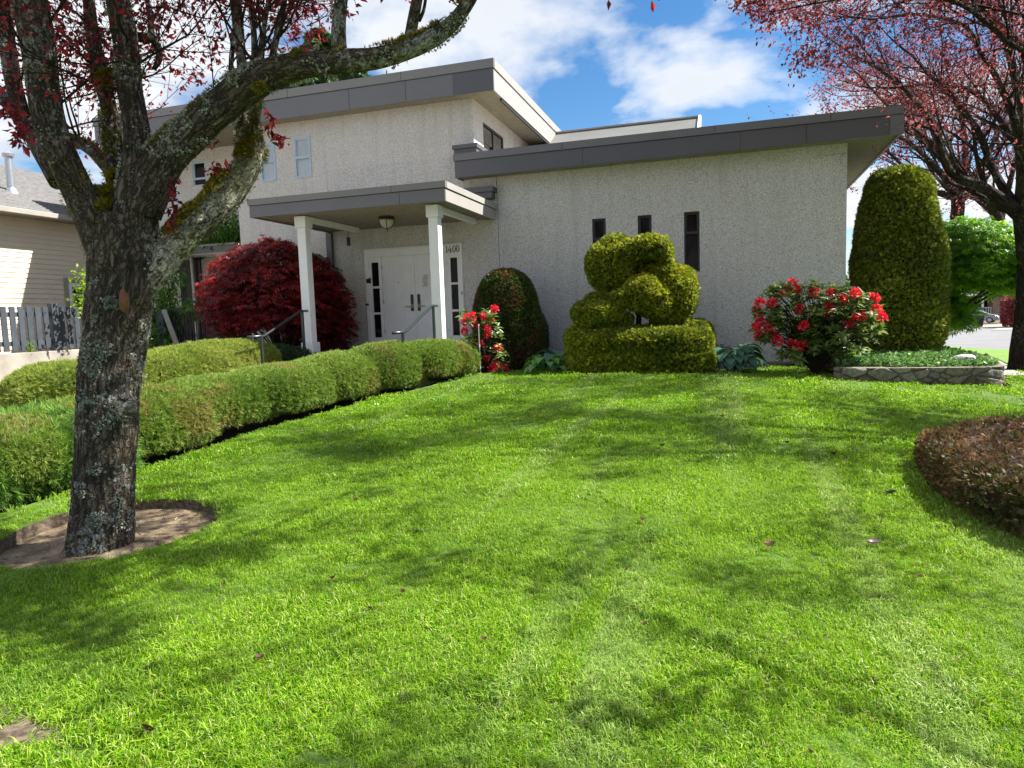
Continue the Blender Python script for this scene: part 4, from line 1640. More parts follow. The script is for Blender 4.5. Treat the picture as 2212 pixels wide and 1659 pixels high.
def rhodo(label, base, tips, flowers, size, leafs=9):
    th = Thing('rhododendron', base, label, 'flowering shrub')
    st, lf = MB(), MB()
    b = np.array(base, float)
    tips = np.array(tips)
    for i, e in enumerate(tips):
        m1 = b + (e - b) * np.array([.35, .35, .75])
        t_ = np.linspace(0, 1, 8)[:, None]
        pts = (1 - t_) ** 2 * b + 2 * t_ * (1 - t_) * m1 + t_ ** 2 * e
        st.tube(pts + rng.normal(size=pts.shape) * .01, np.linspace(.011, .004, 8), 5)
        ax = unit(unit(e - b) * .6 + np.array([0, 0, .7]) + rng.normal(size=3) * .25)
        for lay_, (k, el) in enumerate(((leafs, 20), (max(3, leafs // 2), 50))):
            a = np.arange(k) * 2 * PI / k + rng.random() * 6
            x = unit(np.cross(ax, [.3, .9, .1]))
            y = np.cross(ax, x)
            D = unit(x * np.cos(a)[:, None] + y * np.sin(a)[:, None] + ax * math.tan(R(el)) * .6 + rng.normal(size=(k, 3)) * .14)
            lf.scatter(*T_rho, np.repeat(e[None] - ax * .03 * (1 - lay_), k, 0), D, size * (.75 + .4 * rng.random(k)), spin=np.zeros(k) + rng.normal(size=k) * .2,
                       rnd=np.clip(rng.random(k) * .6 + .4 * rng.random(), 0, .99), up=np.repeat(ax[None], k, 0))
    th.part('leaves', lf, L_rho)
    th.part('stems', st, MAT['bark_s'])
    for e in flowers:
        fl = MB()
        k = 80
        D = unit(rng.normal(size=(k, 3)) + np.array([0, -.2, .45]))
        fl.scatter(*T_pet, np.repeat(np.array(e)[None], k, 0) + D * size * (.12 + .30 * rng.random((k, 1))), D, size * .34 * (.8 + .4 * rng.random(k)))
        th.part('flower', fl, L_flow)
    return th


# right-hand rhododendron against the corner of the wing
fr_px = [(1711, 612), (1697, 630), (1718, 626), (1759, 632), (1797, 634), (1822, 648), (1848, 634), (1642, 655), (1666, 655), (1635, 673), (1642, 697), (1634, 708),
         (1660, 712), (1670, 725), (1682, 737), (1735, 704), (1731, 747), (1711, 744), (1893, 669), (1905, 686), (1862, 685), (1848, 690), (1788, 665), (1780, 678), (1888, 645), (1725, 668), (1832, 705), (1640, 726)]
FY_ = 12.8
flw = [at_y(u, v, FY_ - .42 + .3 * rng.random()) for u, v in fr_px]
tips = []
while len(tips) < 300:
    u, v = rng.uniform(1628, 1900), rng.uniform(612, 778)
    top = 612 + 30 * ((u - 1740) / 140) ** 2 + (18 if 1765 < u < 1790 else 0)
    if v < top or ((u - 1764) / 140) ** 2 + ((v - 690) / 90) ** 2 > 1:
        continue
    p = at_y(u, v, FY_ + rng.uniform(-.45, .5))
    tips.append(p)
for u in np.linspace(1650, 1880, 12):
    tips.append(at_y(u, 618 + 24 * ((u - 1740) / 120) ** 2, FY_))
bb = at_y(1762, 785, 12.9)
rhodo('wide rhododendron with many red flowers against the right end of the hall wall', (bb[0], 12.9, .45), tips, flw, .145, 9)
# small one beside the door
fl_px = [(1008, 686), (1021, 683), (1045, 685), (1060, 692), (1068, 668), (1005, 695), (1025, 703), (1052, 706), (1004, 717), (1053, 724), (1055, 715), (1038, 743),
         (1050, 776), (1070, 789), (1091, 795), (1062, 797), (1076, 752)]
FY2 = 12.55
flw = [at_y(u, v, FY2 - .1 + .2 * rng.random()) for u, v in fl_px]
tips = []
while len(tips) < 58:
    u, v = rng.uniform(995, 1095), rng.uniform(668, 800)
    c_ = 1030 + (v - 668) * .22
    if abs(u - c_) > 42:
        continue
    tips.append(at_y(u, v, FY2 + rng.uniform(-.2, .35)))
bb = at_y(1052, 806, 12.6)
rhodo('small open rhododendron with red flowers beside a white stake, right of the door', (bb[0], 12.65, H(bb[0], 12.65)), tips, flw, .125, 7)
# white stake
sk = MB()
a, b_ = at_y(1034, 700, 12.35), at_y(1033, 785, 12.35)
sk.tube([(a[0], 12.35, H(a[0], 12.35)), a], .011, 8)
tag(sk.build('garden_stake', MAT['white'], None, (a[0], 12.35, H(a[0], 12.35))), 'thin white garden stake standing in front of the small rhododendron', 'stake')


# hostas
def hosta_leaf(mb, base, az, L, w, h, lift, rnd):
    """stalk and a broad, ribbed, heart-shaped blade arching outwards"""
    nu, nv = 9, 7
    o = np.array([math.cos(az), math.sin(az), 0])
    s_ = np.array([-o[1], o[0], 0])
    V = []
    for i in range(nu):
        t_ = i / (nu - 1)
        hw = w * (math.sin(PI * min(1, t_ * .92 + .10)) ** .75) * (1 if t_ < .97 else .1) * .5
        c = np.array(base) + o * (h * .45 + L * t_ * .95) + np.array([0, 0, h + lift * math.sin(t_ * 1.9) - .75 * L * t_ ** 2.2 * .8])
        for j in range(nv):
            q_ = -1 + 2 * j / (nv - 1)
            V.append(c + s_ * hw * q_ + np.array([0, 0, .22 * hw * q_ * q_ + (.006 if j % 2 else 0)]))
    F = [(i * nv + j, i * nv + j + 1, (i + 1) * nv + j + 1, (i + 1) * nv + j) for i in range(nu - 1) for j in range(nv - 1)]
    mb.add(V, F, rnd)


def hosta(label, c, n, L, mat, z):
    th = Thing('hosta', (c[0], c[1], z), label, 'plant', 'hostas in the bed along the hall')
    lf, st = MB(), MB()
    for k in range(n):
        az = k * 2.4 + rng.normal() * .2
        ring_ = k / n
        h = (.36 - .24 * ring_) * L / .26
        ll = L * (.75 + .35 * rng.random())
        bs = np.array([c[0], c[1], z]) + np.array([math.cos(az), math.sin(az), 0]) * .08 * ring_ * 3
        hosta_leaf(lf, bs, az, ll, ll * .78, h, .05, rng.random())
        o = np.array([math.cos(az), math.sin(az), 0])
        st.tube([bs * [1, 1, 1] - [0, 0, .02], bs + o * h * .2 + [0, 0, h * .6], bs + o * h * .47 + [0, 0, h]], .007, 5)
    th.part('leaves', lf, mat, smooth=True)
    th.part('stalks', st, mat)
    return th


L_hb = leaf_mat('blue_green_hosta', [(0.05, 0.13, 0.085), (0.07, 0.17, 0.11), (0.10, 0.21, 0.15)], .22, .42)
L_hg = leaf_mat('bright_green_hosta', [(0.07, 0.22, 0.03), (0.11, 0.28, 0.05), (0.16, 0.33, 0.08)], .3, .42)
q = at_y(1178, 785, 12.45)
hosta('small bright green hosta at the edge of the lawn, left of the topiary', (q[0], 12.45), 22, .25, L_hg, float(BED_Z(np.array([q[0]]), np.array([12.45]))[0]))
q = at_y(1205, 760, 13.1)
hosta('dark blue-green hosta in shade behind the small bright hosta', (q[0], 13.1), 24, .30, L_hb, float(BED_Z(np.array([q[0]]), np.array([13.1]))[0]))
q = at_y(1583, 780, 13.15)
hosta('large blue-green hosta between the topiary and the wide rhododendron', (q[0], 13.15), 46, .34, L_hb, float(BED_Z(np.array([q[0]]), np.array([13.15]))[0]))

# ground cover in the raised bed
P = np.stack([rng.uniform(1.4, 4.6, 26000), rng.uniform(12.2, 19, 26000)], 1)
ok = inside(P, bed_poly)
nn_ = fbm(np.column_stack([P * 1.6, np.zeros(len(P))]), 3, 5)
ok &= (nn_ + .9 * np.clip((P[:, 0] - 1.6) / 1.2, -1, .8) > .15) & (np.hypot(P[:, 0] - TH[0], P[:, 1] - 15.7) > .8)
P = P[ok]
gc = MB()
z = BED_Z(P[:, 0], P[:, 1])
hgt = rng.random(len(P)) * .12
D = unit(rng.normal(size=(len(P), 3)) * [1, 1, .4] + [0, 0, .5])
gc.scatter(*tpl_small(.42, .1), np.column_stack([P, z + hgt]), D, .05 + .035 * rng.random(len(P)))
tag(gc.build('ground_cover', leaf_mat('ground_cover_leaves', [(0.06, 0.15, 0.03), (0.10, 0.22, 0.05), (0.17, 0.30, 0.10)], .3, .45)),
    'low leafy green ground cover in the raised bed', 'ground cover', kind='stuff')
# seedling under the rhododendron
q = at_y(1842, 760, 13.5)
sdl = Thing('seedling', (q[0], 13.5, .5), 'small bright green seedling at the foot of the hall corner, right of the rhododendron', 'plant')
fe, fs = MB(), MB()
k = 260
P = np.array([q[0], 13.5, .55]) + rng.normal(size=(k, 3)) * [.13, .13, .13]
P[:, 2] = np.abs(P[:, 2] - .5) + .5
for q_ in P[::6]:
    fs.tube([(q[0], 13.5, .42), (q_ + np.array([q[0], 13.5, .42])) / 2 + [0, 0, .02], q_], .004, 4)
fe.scatter(*tpl_small(.35), P, unit(rng.normal(size=(k, 3)) + [0, 0, .5]), .06)
L_fresh = leaf_mat('fresh_green', [(0.14, 0.30, 0.02), (0.24, 0.40, 0.03)], .35)
sdl.part('leaves', fe, L_fresh)
sdl.part('stems', fs, L_fresh)
# white rock
import bmesh
q = at_y(2083, 785, 12.7)


def rock(name, c, r, mat, label, cat, seed=1):
    mb = MB()
    ell_core(mb, (0, 0, 0), (1, 1, 1), 3.2, 1.0, 3, .22, 1.4, seed)
    V = mb.V[0] * np.array(r)
    mb.V[0] = V + np.array(c)
    o = mb.build(name, mat, None, (c[0], c[1], c[2] - r[2]))
    return tag(o, label, cat)


rock('rock', (q[0], 12.7, .68), (.16, .12, .10), M('pale_granite', (0.55, 0.54, 0.52), .85, .25, 14, .5, 60), 'pale angular rock on the ground cover at the foot of the tall evergreen', 'rock', 4)

# ------------------------------------------------------------------ stone retaining wall
path = dens([(1.62, 12.2), (2.4, 12.08), (3.3, 12.06), (3.72, 12.08), (3.90, 12.18), (3.99, 12.38), (4.08, 13.0), (4.2, 15), (4.5, 18)], .012, False)
S_ = np.concatenate([[0], np.cumsum(np.linalg.norm(np.diff(path, axis=0), axis=1))])
nzv = 46
T2 = unit(np.gradient(path, axis=0))
Nw = np.stack([T2[:, 1], -T2[:, 0]], 1)
ss, tt = np.meshgrid(S_, np.linspace(0, 1, nzv), indexing='ij')
zb = H(path[:, 0], path[:, 1]) - .12
zt = np.full(len(path), .625) - np.clip((path[:, 1] - 13) * .06, 0, .3)
zt = np.maximum(zt, zb + .2)
zz = zb[:, None] + (zt - zb)[:, None] * tt
r_ = np.random.default_rng(3)
cells = np.stack([r_.uniform(-.2, S_[-1] + .2, 330), r_.uniform(-.1, .9, 330)], 1)
pts = np.stack([ss.ravel(), zz.ravel()], 1)
pts = pts + .02 * np.stack([fbm(np.column_stack([pts * 9, np.zeros(len(pts))]), 2, 1), fbm(np.column_stack([pts * 9, np.ones(len(pts))]), 2, 2)], 1)
F1, F2, ID = np.full(len(pts), 9.), np.full(len(pts), 9.), np.zeros(len(pts), int)
for k, c in enumerate(cells):
    d = np.hypot((pts[:, 0] - c[0]) * .8, (pts[:, 1] - c[1]) * 1.15)
    nf = d < F1
    F2 = np.where(nf, F1, np.minimum(F2, d))
    ID = np.where(nf, k, ID)
    F1 = np.where(nf, d, F1)
edge_ = np.clip((F2 - F1) / .035, 0, 1)
bulge = .045 * edge_ ** .6 + .02 * r_.random(330)[ID] * edge_ + .008 * fbm(np.column_stack([pts * 22, np.zeros(len(pts))]), 3, 6)
V = np.column_stack([np.repeat(path, nzv, 0) + np.repeat(Nw, nzv, 0) * bulge[:, None], zz.ravel()])
n = len(path)
i = np.arange(n - 1)[:, None] * nzv + np.arange(nzv - 1)[None]
Fq = np.stack([i, i + nzv, i + nzv + 1, i + 1], -1).reshape(-1, 4)
wm = MB().add(V, [Fq], r_.random(330)[ID] * .9 + .1, np.column_stack([edge_, edge_, edge_]))
tin = np.column_stack([path - Nw * .18, zt])
tout = V.reshape(n, nzv, 3)[:, -1]
ii = np.arange(n - 1)
wm.add(np.concatenate([tout, tin]), [np.stack([ii, ii + 1, n + ii + 1, n + ii], -1)], .5, np.full((2 * n, 3), .6))
wm.add([tout[0], tin[0], (tin[0][0], tin[0][1], zb[0]), V.reshape(n, nzv, 3)[0, 0]], [(0, 1, 2, 3)], .4, np.full((4, 3), .6))
m, t, b = new_mat('rubble_stone')
a1 = N(t, 'ShaderNodeAttribute', attribute_name='rnd')
a2 = N(t, 'ShaderNodeAttribute', attribute_name='bk')
sc_ = ramp(t, a1.outputs['Fac'], [(0.1, (0.12, 0.085, 0.06)), (.45, (0.23, 0.19, 0.15)), (.7, (0.16, 0.15, 0.14)), (.95, (0.30, 0.26, 0.21))])
tcn = N(t, 'ShaderNodeTexCoord')
nb = N(t, 'ShaderNodeTexNoise')
nb.inputs['Scale'].default_value = 25
nb.inputs['Detail'].default_value = 7
t.links.new(tcn.outputs['Object'], nb.inputs['Vector'])
sc_ = mix_n(t, 1.0, sc_, ramp(t, nb.outputs[0], [(.3, .55), (.7, 1.15)]), 'MULTIPLY')
jf = ramp(t, a2.outputs['Fac'], [(.08, 0.0), (.35, 1.0)])
t.links.new(mix_n(t, jf, (0.10, 0.085, 0.065), sc_), b.inputs['Base Color'])
b.inputs['Roughness'].default_value = .92
bp = N(t, 'ShaderNodeBump')
bp.inputs['Strength'].default_value = .6
bp.inputs['Distance'].default_value = .02
t.links.new(nb.outputs[0], bp.inputs['Height'])
t.links.new(bp.outputs[0], b.inputs['Normal'])
tag(wm.build('stone_wall', m, None, (3.7, 12.1, .3), smooth=True, bk=True), 'low curved rubble stone retaining wall round the raised bed on the right', 'wall')
# ------------------------------------------------------------------ tree tools
def catmull(P, k):
    P = np.asarray(P, float)
    Q = np.vstack([2 * P[0] - P[1], P, 2 * P[-1] - P[-2]])
    out = []
    for i in range(1, len(Q) - 2):
        t_ = np.linspace(0, 1, k, endpoint=False)[:, None]
        a, b_, c, d = Q[i - 1], Q[i], Q[i + 1], Q[i + 2]
        out.append(.5 * ((2 * b_) + (-a + c) * t_ + (2 * a - 5 * b_ + 4 * c - d) * t_ ** 2 + (-a + 3 * b_ - 3 * c + d) * t_ ** 3))
    out.append(Q[-2][None])
    return np.concatenate(out)


def limb(pts, k=None, step=.02):
    """[(u, v, depth, width in picture px)] -> smooth 3-D polyline with radii"""
    A = np.array([list(at_d(u, v, D)) + [w_ * .455 * D / F_PX] for u, v, D, w_ in pts])
    L = np.linalg.norm(np.diff(A[:, :3], axis=0), axis=1).mean()
    S = catmull(A, max(2, int(L / step)))
    return S[:, :3], np.maximum(S[:, 3], .003)


class Grow:
    def __init__(s, seed, seg=.16, wander=.16, up=.05, child_angle=40, kids=(5, 5, 4), shrink=.52, rshrink=.55, up_levels=None, out=None):
        s.r = np.random.default_rng(seed)
        s.seg, s.wander, s.up, s.ca, s.kids, s.shrink, s.rs = seg, wander, up, child_angle, kids, shrink, rshrink
        s.upl = up_levels
        s.tubes, s.leaf_p, s.leaf_d = [], [], []

    def go(s, p, d, L, r, lev):
        n = int(max(4, L / s.seg))
        P = [np.array(p, float)]
        d = unit(np.array(d, float))
        up = s.up if s.upl is None else s.upl[min(lev, len(s.upl) - 1)]
        for i in range(n):
            d = unit(d + s.r.normal(size=3) * s.wander + np.array([0, 0, up]))
            P.append(P[-1] + d * L / n)
        P = np.array(P)
        s.tubes.append((P, np.linspace(r, max(r * .3, .0018), n + 1), lev))
        s.kids_on(P, r, L, lev)

    def kids_on(s, P, r, L, lev, lo=.25, count=None):
        D = unit(np.gradient(P, axis=0))
        n = len(P) - 1
        if lev < len(s.kids):
            k = s.kids[lev] if count is None else count
            for q in range(k):
                t_ = lo + (1 - lo) * (q + s.r.random()) / k
                i = min(n, int(t_ * n))
                x = s.r.normal(size=3)
                x = unit(x - D[i] * (x @ D[i]))
                a = R(s.ca * (.7 + .6 * s.r.random()))
                nd = D[i] * math.cos(a) + x * math.sin(a)
                s.go(P[i], nd, L * s.shrink * (.7 + .6 * s.r.random()), max(.0025, r * s.rs * (1 - .5 * t_)), lev + 1)
        if lev >= len(s.kids) - 1:
            i = np.arange(1 if lev == len(s.kids) else n // 2, n + 1)
            s.leaf_p.append(P[i])
            s.leaf_d.append(D[i])


def emit(mb, tubes, segs=(10, 7, 5, 4, 3)):
    for P, r, lev in tubes:
        mb.tube(P, r, segs[min(lev, len(segs) - 1)], cap=False)


def leaves_from(g, per, size, tpls, spread=.05, droop=.4, seed=1, keep=1.0, clump=None):
    mb = MB()
    P = np.concatenate(g.leaf_p)
    D = np.concatenate(g.leaf_d)
    k = rng.random(len(P)) < keep
    if clump is not None:
        k &= fbm(P * 1.5, 3, 91) + rng.normal(size=len(P)) * .15 > clump
    P, D = P[k], D[k]
    P = np.repeat(P, per, 0)
    D = np.repeat(D, per, 0)
    P = P + rng.normal(size=P.shape) * spread
    D = unit(D * .5 + rng.normal(size=D.shape) * .8 + np.array([0, 0, -droop]))
    cl_ = np.clip(.5 + .5 * fbm(P * 1.3, 2, 77) + rng.normal(size=len(P)) * .22, 0, .999)
    w_ = rng.integers(0, len(tpls), len(P))
    for i, t_ in enumerate(tpls):
        m_ = w_ == i
        mb.scatter(*t_, P[m_], D[m_], size * (.65 + .7 * rng.random(m_.sum())), rnd=cl_[m_])
    return mb


# ------------------------------------------------------------------ the mossy plum in the left foreground
BARK = bark_mat('old_plum_bark', [(0.035, 0.027, 0.021), (0.10, 0.08, 0.062), (0.20, 0.165, 0.13)], 0.30, (0.38, 0.40, 0.35), .3, 1.1, .035)
BARK_L = bark_mat('lichen_grey_bark', [(0.05, 0.04, 0.028), (0.15, 0.125, 0.09), (0.30, 0.26, 0.18)], .62, (0.50, 0.47, 0.37), .8, 1.0, .025)
plum = Thing('plum_tree', tuple(TB), 'big mossy old plum tree in the left foreground, growing from a ring of bare earth', 'tree')
d0 = proj(TB)[2]
tr = MB()
# trunk
tr.tube(*limb([(211, 1225, d0, 172), (217, 1180, d0, 148), (222, 1120, d0, 137), (226, 1000, d0, 132), (237, 850, d0, 138), (254, 700, d0, 146), (266, 610, d0, 154), (268, 540, d0, 150), (272, 470, d0, 118)], step=.012), seg=190, amp=.026, nscale=13, seed=1)
limbs = {
    'L1': [(262, 600, d0, 96), (222, 520, d0 - .03, 92), (188, 450, d0 - .08, 78), (146, 364, d0 - .15, 70), (112, 280, d0 - .2, 70), (94, 196, d0 - .25, 72), (84, 112, d0 - .3, 73), (70, 28, d0 - .35, 74), (56, -60, d0 - .4, 66), (30, -200, d0 - .4, 52), (-20, -380, d0 - .3, 36)],
    'L2': [(128, 392, d0 + .02, 46), (92, 330, d0 + .15, 42), (50, 262, d0 + .3, 36), (2, 205, d0 + .4, 34), (-60, 150, d0 + .5, 30), (-150, 60, d0 + .6, 22)],
    'L3': [(60, 275, d0 + .3, 30), (34, 200, d0 + .3, 36), (18, 110, d0 + .3, 36), (6, 20, d0 + .3, 34), (-8, -80, d0 + .3, 30), (-30, -220, d0 + .3, 22)],
    'C1': [(282, 520, d0, 112), (294, 430, d0, 92), (299, 360, d0, 74), (296, 280, d0, 61), (281, 200, d0, 58), (277, 140, d0, 56), (266, 56, d0, 57), (253, -10, d0, 53), (246, -110, d0, 46), (262, -260, d0, 34), (240, -420, d0, 22)],
    'C0': [(262, 450, d0 + .06, 52), (246, 370, d0 + .12, 38), (243, 300, d0 + .14, 40), (233, 224, d0 + .16, 36), (218, 168, d0 + .17, 42), (206, 112, d0 + .2, 34), (197, 56, d0 + .2, 30), (190, -10, d0 + .2, 26), (170, -130, d0 + .3, 20)],
    'C0b': [(246, 376, d0 + .16, 34), (222, 348, d0 + .24, 32), (196, 322, d0 + .34, 30), (160, 302, d0 + .5, 27), (100, 280, d0 + .7, 22), (40, 250, d0 + .9, 16)],
    'C2': [(298, 80, d0 + .1, 22), (330, 84, d0 + .15, 24), (341, 104, d0 + .18, 18), (344, 128, d0 + .2, 15), (332, 150, d0 + .22, 10)],
    'C3': [(326, 84, d0 + .15, 18), (326, 50, d0 + .15, 13), (318, 0, d0 + .15, 10), (316, -60, d0 + .15, 8)],
    'R1': [(300, 455, d0, 104), (338, 372, d0 - .02, 96), (372, 325, d0 - .05, 88), (420, 282, d0 - .1, 82), (462, 243, d0 - .15, 80), (512, 203, d0 - .2, 82), (575, 164, d0 - .28, 74), (643, 143, d0 - .35, 63), (727, 133, d0 - .45, 54), (811, 126, d0 - .55, 48), (881, 106, d0 - .62, 46), (937, 81, d0 - .68, 42), (979, 48, d0 - .72, 37), (1014, 0, d0 - .78, 33), (1040, -60, d0 - .8, 30), (1110, -160, d0 - .8, 26), (1260, -250, d0 - .8, 21), (1450, -320, d0 - .7, 16), (1620, -400, d0 - .5, 12)],
    'V1': [(738, 145, d0 - .45, 40), (732, 95, d0 - .46, 36), (732, 50, d0 - .48, 33), (737, 0, d0 - .5, 31), (748, -80, d0 - .5, 28), (740, -200, d0 - .4, 20), (760, -330, d0 - .4, 12)],
    'V2': [(868, 118, d0 - .6, 36), (884, 86, d0 - .62, 30), (892, 45, d0 - .65, 28), (902, -5, d0 - .68, 26), (920, -90, d0 - .7, 21), (950, -220, d0 - .6, 13)],
    'V2b': [(905, 45, d0 - .64, 10), (915, 22, d0 - .64, 8), (922, -20, d0 - .64, 7), (930, -80, d0 - .6, 5)],
    'V3': [(528, 210, d0 - .1, 26), (524, 160, d0 - .1, 24), (518, 80, d0 - .1, 22), (512, 0, d0 - .1, 20), (505, -90, d0 - .1, 16), (500, -220, d0, 9)],
    'V4': [(545, 200, d0 - .22, 18), (548, 150, d0 - .22, 15), (549, 80, d0 - .22, 14), (541, 0, d0 - .2, 12), (535, -90, d0 - .2, 8)],
    'V5': [(556, 190, d0 - .26, 15), (562, 120, d0 - .28, 14), (570, 60, d0 - .3, 12), (580, 0, d0 - .3, 10), (590, -80, d0 - .3, 7)],
    'V6': [(584, 150, d0 - .22, 18), (592, 105, d0 - .2, 16), (606, 45, d0 - .2, 14), (615, -5, d0 - .2, 13), (626, -90, d0 - .2, 8)],
    'V7': [(504, 220, d0 - .15, 10), (500, 150, d0 - .1, 9), (506, 70, d0, 8), (498, -10, d0, 7)],
}
lower = {
    'R2': [(300, 640, d0, 60), (340, 585, d0 + .02, 68), (372, 540, d0 + .08, 70), (420, 490, d0 + .15, 74), (476, 436, d0 + .25, 74), (512, 392, d0 + .3, 68), (540, 350, d0 + .32, 56), (546, 322, d0 + .32, 50), (538, 312, d0 + .32, 40)],
    'R2a': [(524, 345, d0 + .34, 34), (526, 305, d0 + .34, 31), (521, 262, d0 + .3, 32), (512, 225, d0 + .2, 30)],
    'R2b': [(552, 330, d0 + .3, 26), (552, 300, d0 + .3, 23), (550, 262, d0 + .22, 24), (556, 225, d0 + .1, 24), (562, 195, d0, 22)],
}
LP = {}
for i, (k_, v_) in enumerate(limbs.items()):
    P, r_ = limb(v_, step=.022)
    LP[k_] = (P, r_)
    big = r_.max() > .08
    tr.tube(P, r_, 100 if big else 36, .019 if big else .010, nscale=13 if big else 18, seed=i + 2)
plum.part('trunk', tr, BARK, bk=True, smooth=True)
lo_ = MB()
for i, (k_, v_) in enumerate(lower.items()):
    P, r_ = limb(v_, step=.022)
    LP[k_] = (P, r_)
    lo_.tube(P, r_, 90 if k_ == 'R2' else 40, .018, nscale=13, seed=i + 40)
plum.part('limb', lo_, BARK_L, bk=True, smooth=True, label='pale lichen-covered lower limb in the sun')
# pruning scar on the trunk
sc = MB()
ell_core(sc, at_d(268, 648, d0 - .245), (.035, .03, .085), 2.2, 1, 3, .02, 8)
plum.part('scar', sc, M('bare_heartwood', (0.17, 0.075, 0.035), .8, .4, 30, .5, 60))
kn = MB()
ell_core(kn, at_d(279, 884, d0 - .17), (.045, .05, .05), 2, 1, 3, .02, 9)
plum.part('knot', kn, BARK, smooth=True)

# moss tufts on the upper sides of limbs
L_moss = leaf_mat('moss', [(0.07, 0.075, 0.008), (0.14, 0.13, 0.010), (0.24, 0.20, 0.014), (0.34, 0.28, 0.03)], .25, .8, tboost=1.5)
L_lich = leaf_mat('leafy_lichen', [(0.20, 0.22, 0.18), (0.32, 0.34, 0.28), (0.42, 0.44, 0.38)], .15, .9, tboost=1.2)
ms, lc = MB(), MB()


def fuzz(mb, key, a, b_, n, size, upw, tpl, wid=1.0, thick=.012, seed=3, thr=-.1):
    P, r_ = LP[key]
    i0, i1 = int(a * (len(P) - 1)), int(b_ * (len(P) - 1))
    i = rng.integers(i0, max(i0 + 1, i1), n)
    T = unit(np.gradient(P, axis=0))[i]
    o = rng.normal(size=(n, 3)) * wid + np.array(upw)
    o = unit(o - T * (o * T).sum(1)[:, None])
    Q = P[i] + o * (r_[i] + thick * rng.random(n))[:, None] + T * (rng.random((n, 1)) - .5) * .05
    ok = fbm(Q * 9, 3, seed) > thr
    mb.scatter(*tpl, Q[ok], unit(o[ok] + rng.normal(size=(ok.sum(), 3)) * .5), size * (.6 + .8 * rng.random(ok.sum())))


T_mo = tpl_needles(7, .09, 75, 5)
for key, a, b_, n in (('R1', .10, .30, 1100), ('R1', .40, .62, 1000), ('R2', .25, .9, 3600), ('R2a', 0, 1, 400), ('R2b', .0, .9, 700), ('C0', .0, .55, 1700), ('L1', .0, .35, 1100), ('V1', 0, .2, 220), ('V2', 0, .2, 240), ('C0b', 0, .6, 400)):
    fuzz(ms, key, a, b_, n, .020, (0.0, -.3, 1.6), T_mo, .8, .018, 3, .02)
fuzz(ms, 'R1', .62, .80, 900, .024, (-.3, 0, 1.6), T_mo, .5, .02, 4, -.2)
for a_, b2, n_ in ((.30, .44, 2600), (.52, .63, 2200), (.78, .90, 2600), (.93, 1, 1200)):
    fuzz(ms, 'R2', a_, b2, n_, .022, (-.5, -.2, 1.3), T_mo, .55, .03, 7, -.25)
# dense cushions in the crotches
for (u, v, D, rr_, n) in ((243, 420, d0 - .02, .085, 1900), (226, 450, d0 - .08, .075, 1300), (212, 415, d0 - .05, .05, 600), (247, 380, d0 + .02, .06, 700), (375, 292, d0 - .1, .05, 600), (235, 168, d0 + .05, .075, 1100), (640, 118, d0 - .4, .04, 400), (560, 118 + 70, d0 - .4, .04, 200)):
    c_ = at_d(u, v, D)
    S = unit(rng.normal(size=(n, 3)))
    lum_ = 1 + .45 * fbm(S * 1.7 + u, 3, 6)[:, None]
    ms.scatter(*T_mo, c_ + S * rr_ * lum_ * (.55 + .4 * rng.random((n, 1))) * [1.15, 1, .95], unit(S + rng.normal(size=S.shape) * .4 + [0, 0, .3]), .020 * (.6 + .8 * rng.random(n)))
plum.part('moss', ms, L_moss)
for key, a, b_, n in (('R1', .08, .7, 8000), ('R2', .1, 1, 2600), ('C1', .1, .8, 4200), ('C0', .1, .8, 1800), ('V1', .1, .5, 300), ('L1', .3, .8, 500)):
    fuzz(lc, key, a, b_, n, .016, (0, -.6, .5), tpl_small(.5), 1.1, .008, 11, .12)
Tp, Tr = limb([(214, 1180, d0, 162), (222, 1120, d0, 141), (226, 1000, d0, 134), (237, 850, d0, 138), (254, 700, d0, 146), (266, 610, d0, 154)], step=.02)
LP['T'] = (Tp, Tr)
fuzz(lc, 'T', .12, 1, 13000, .013, (.7, -1.0, 0), tpl_small(.6), .6, .006, 12, .22)
plum.part('lichen', lc, L_lich)

# fine branches, suckers and crimson leaves
L_plum = leaf_mat('plum_leaves', [(0.06, 0.008, 0.014), (0.13, 0.014, 0.022), (0.24, 0.022, 0.030), (0.38, 0.035, 0.04)], .42, .5, tboost=2.0, spec=.3)
g = Grow(11, seg=.10, wander=.13, kids=(5, 4), child_angle=38, shrink=.5, up_levels=(.10, .02, -.06))
spawn = {'L1': (.45, 1, 8), 'L2': (.3, 1, 7), 'L3': (.2, 1, 8), 'C1': (.4, 1, 9), 'C0': (.35, 1, 8), 'C0b': (.4, 1, 4), 'C2': (.3, 1, 2), 'C3': (.3, 1, 3), 'V3': (.2, 1, 8), 'V4': (.2, 1, 6), 'V5': (.2, 1, 5),
         'V6': (.2, 1, 6), 'V7': (.3, 1, 4), 'V1': (.62, 1, 4), 'V2': (.6, 1, 4)}
for key, (a, b_, n) in spawn.items():
    P, r_ = LP[key]
    T = unit(np.gradient(P, axis=0))
    for k in range(n):
        i = int((a + (b_ - a) * (k + g.r.random()) / n) * (len(P) - 1))
        d = unit(T[i] * .5 + g.r.normal(size=3) * .75 + np.array([0, .25, .5]))
        g.go(P[i], d, g.r.uniform(.6, 1.3), min(.010, r_[i] * .5), 0)
for key, fr in (('R1', (.22, .27, .31, .33, .36)), ('C1', (.3, .42)), ('C0', (.3, .5)), ('L2', (.2, .4)), ('R2', (.95,))):
    P, r_ = LP[key]
    for f_ in fr:
        i = int(f_ * (len(P) - 1))
        g.go(P[i], unit([g.r.normal() * .15, .2 + g.r.normal() * .15, 1]), g.r.uniform(.7, 1.5), .006, 1)
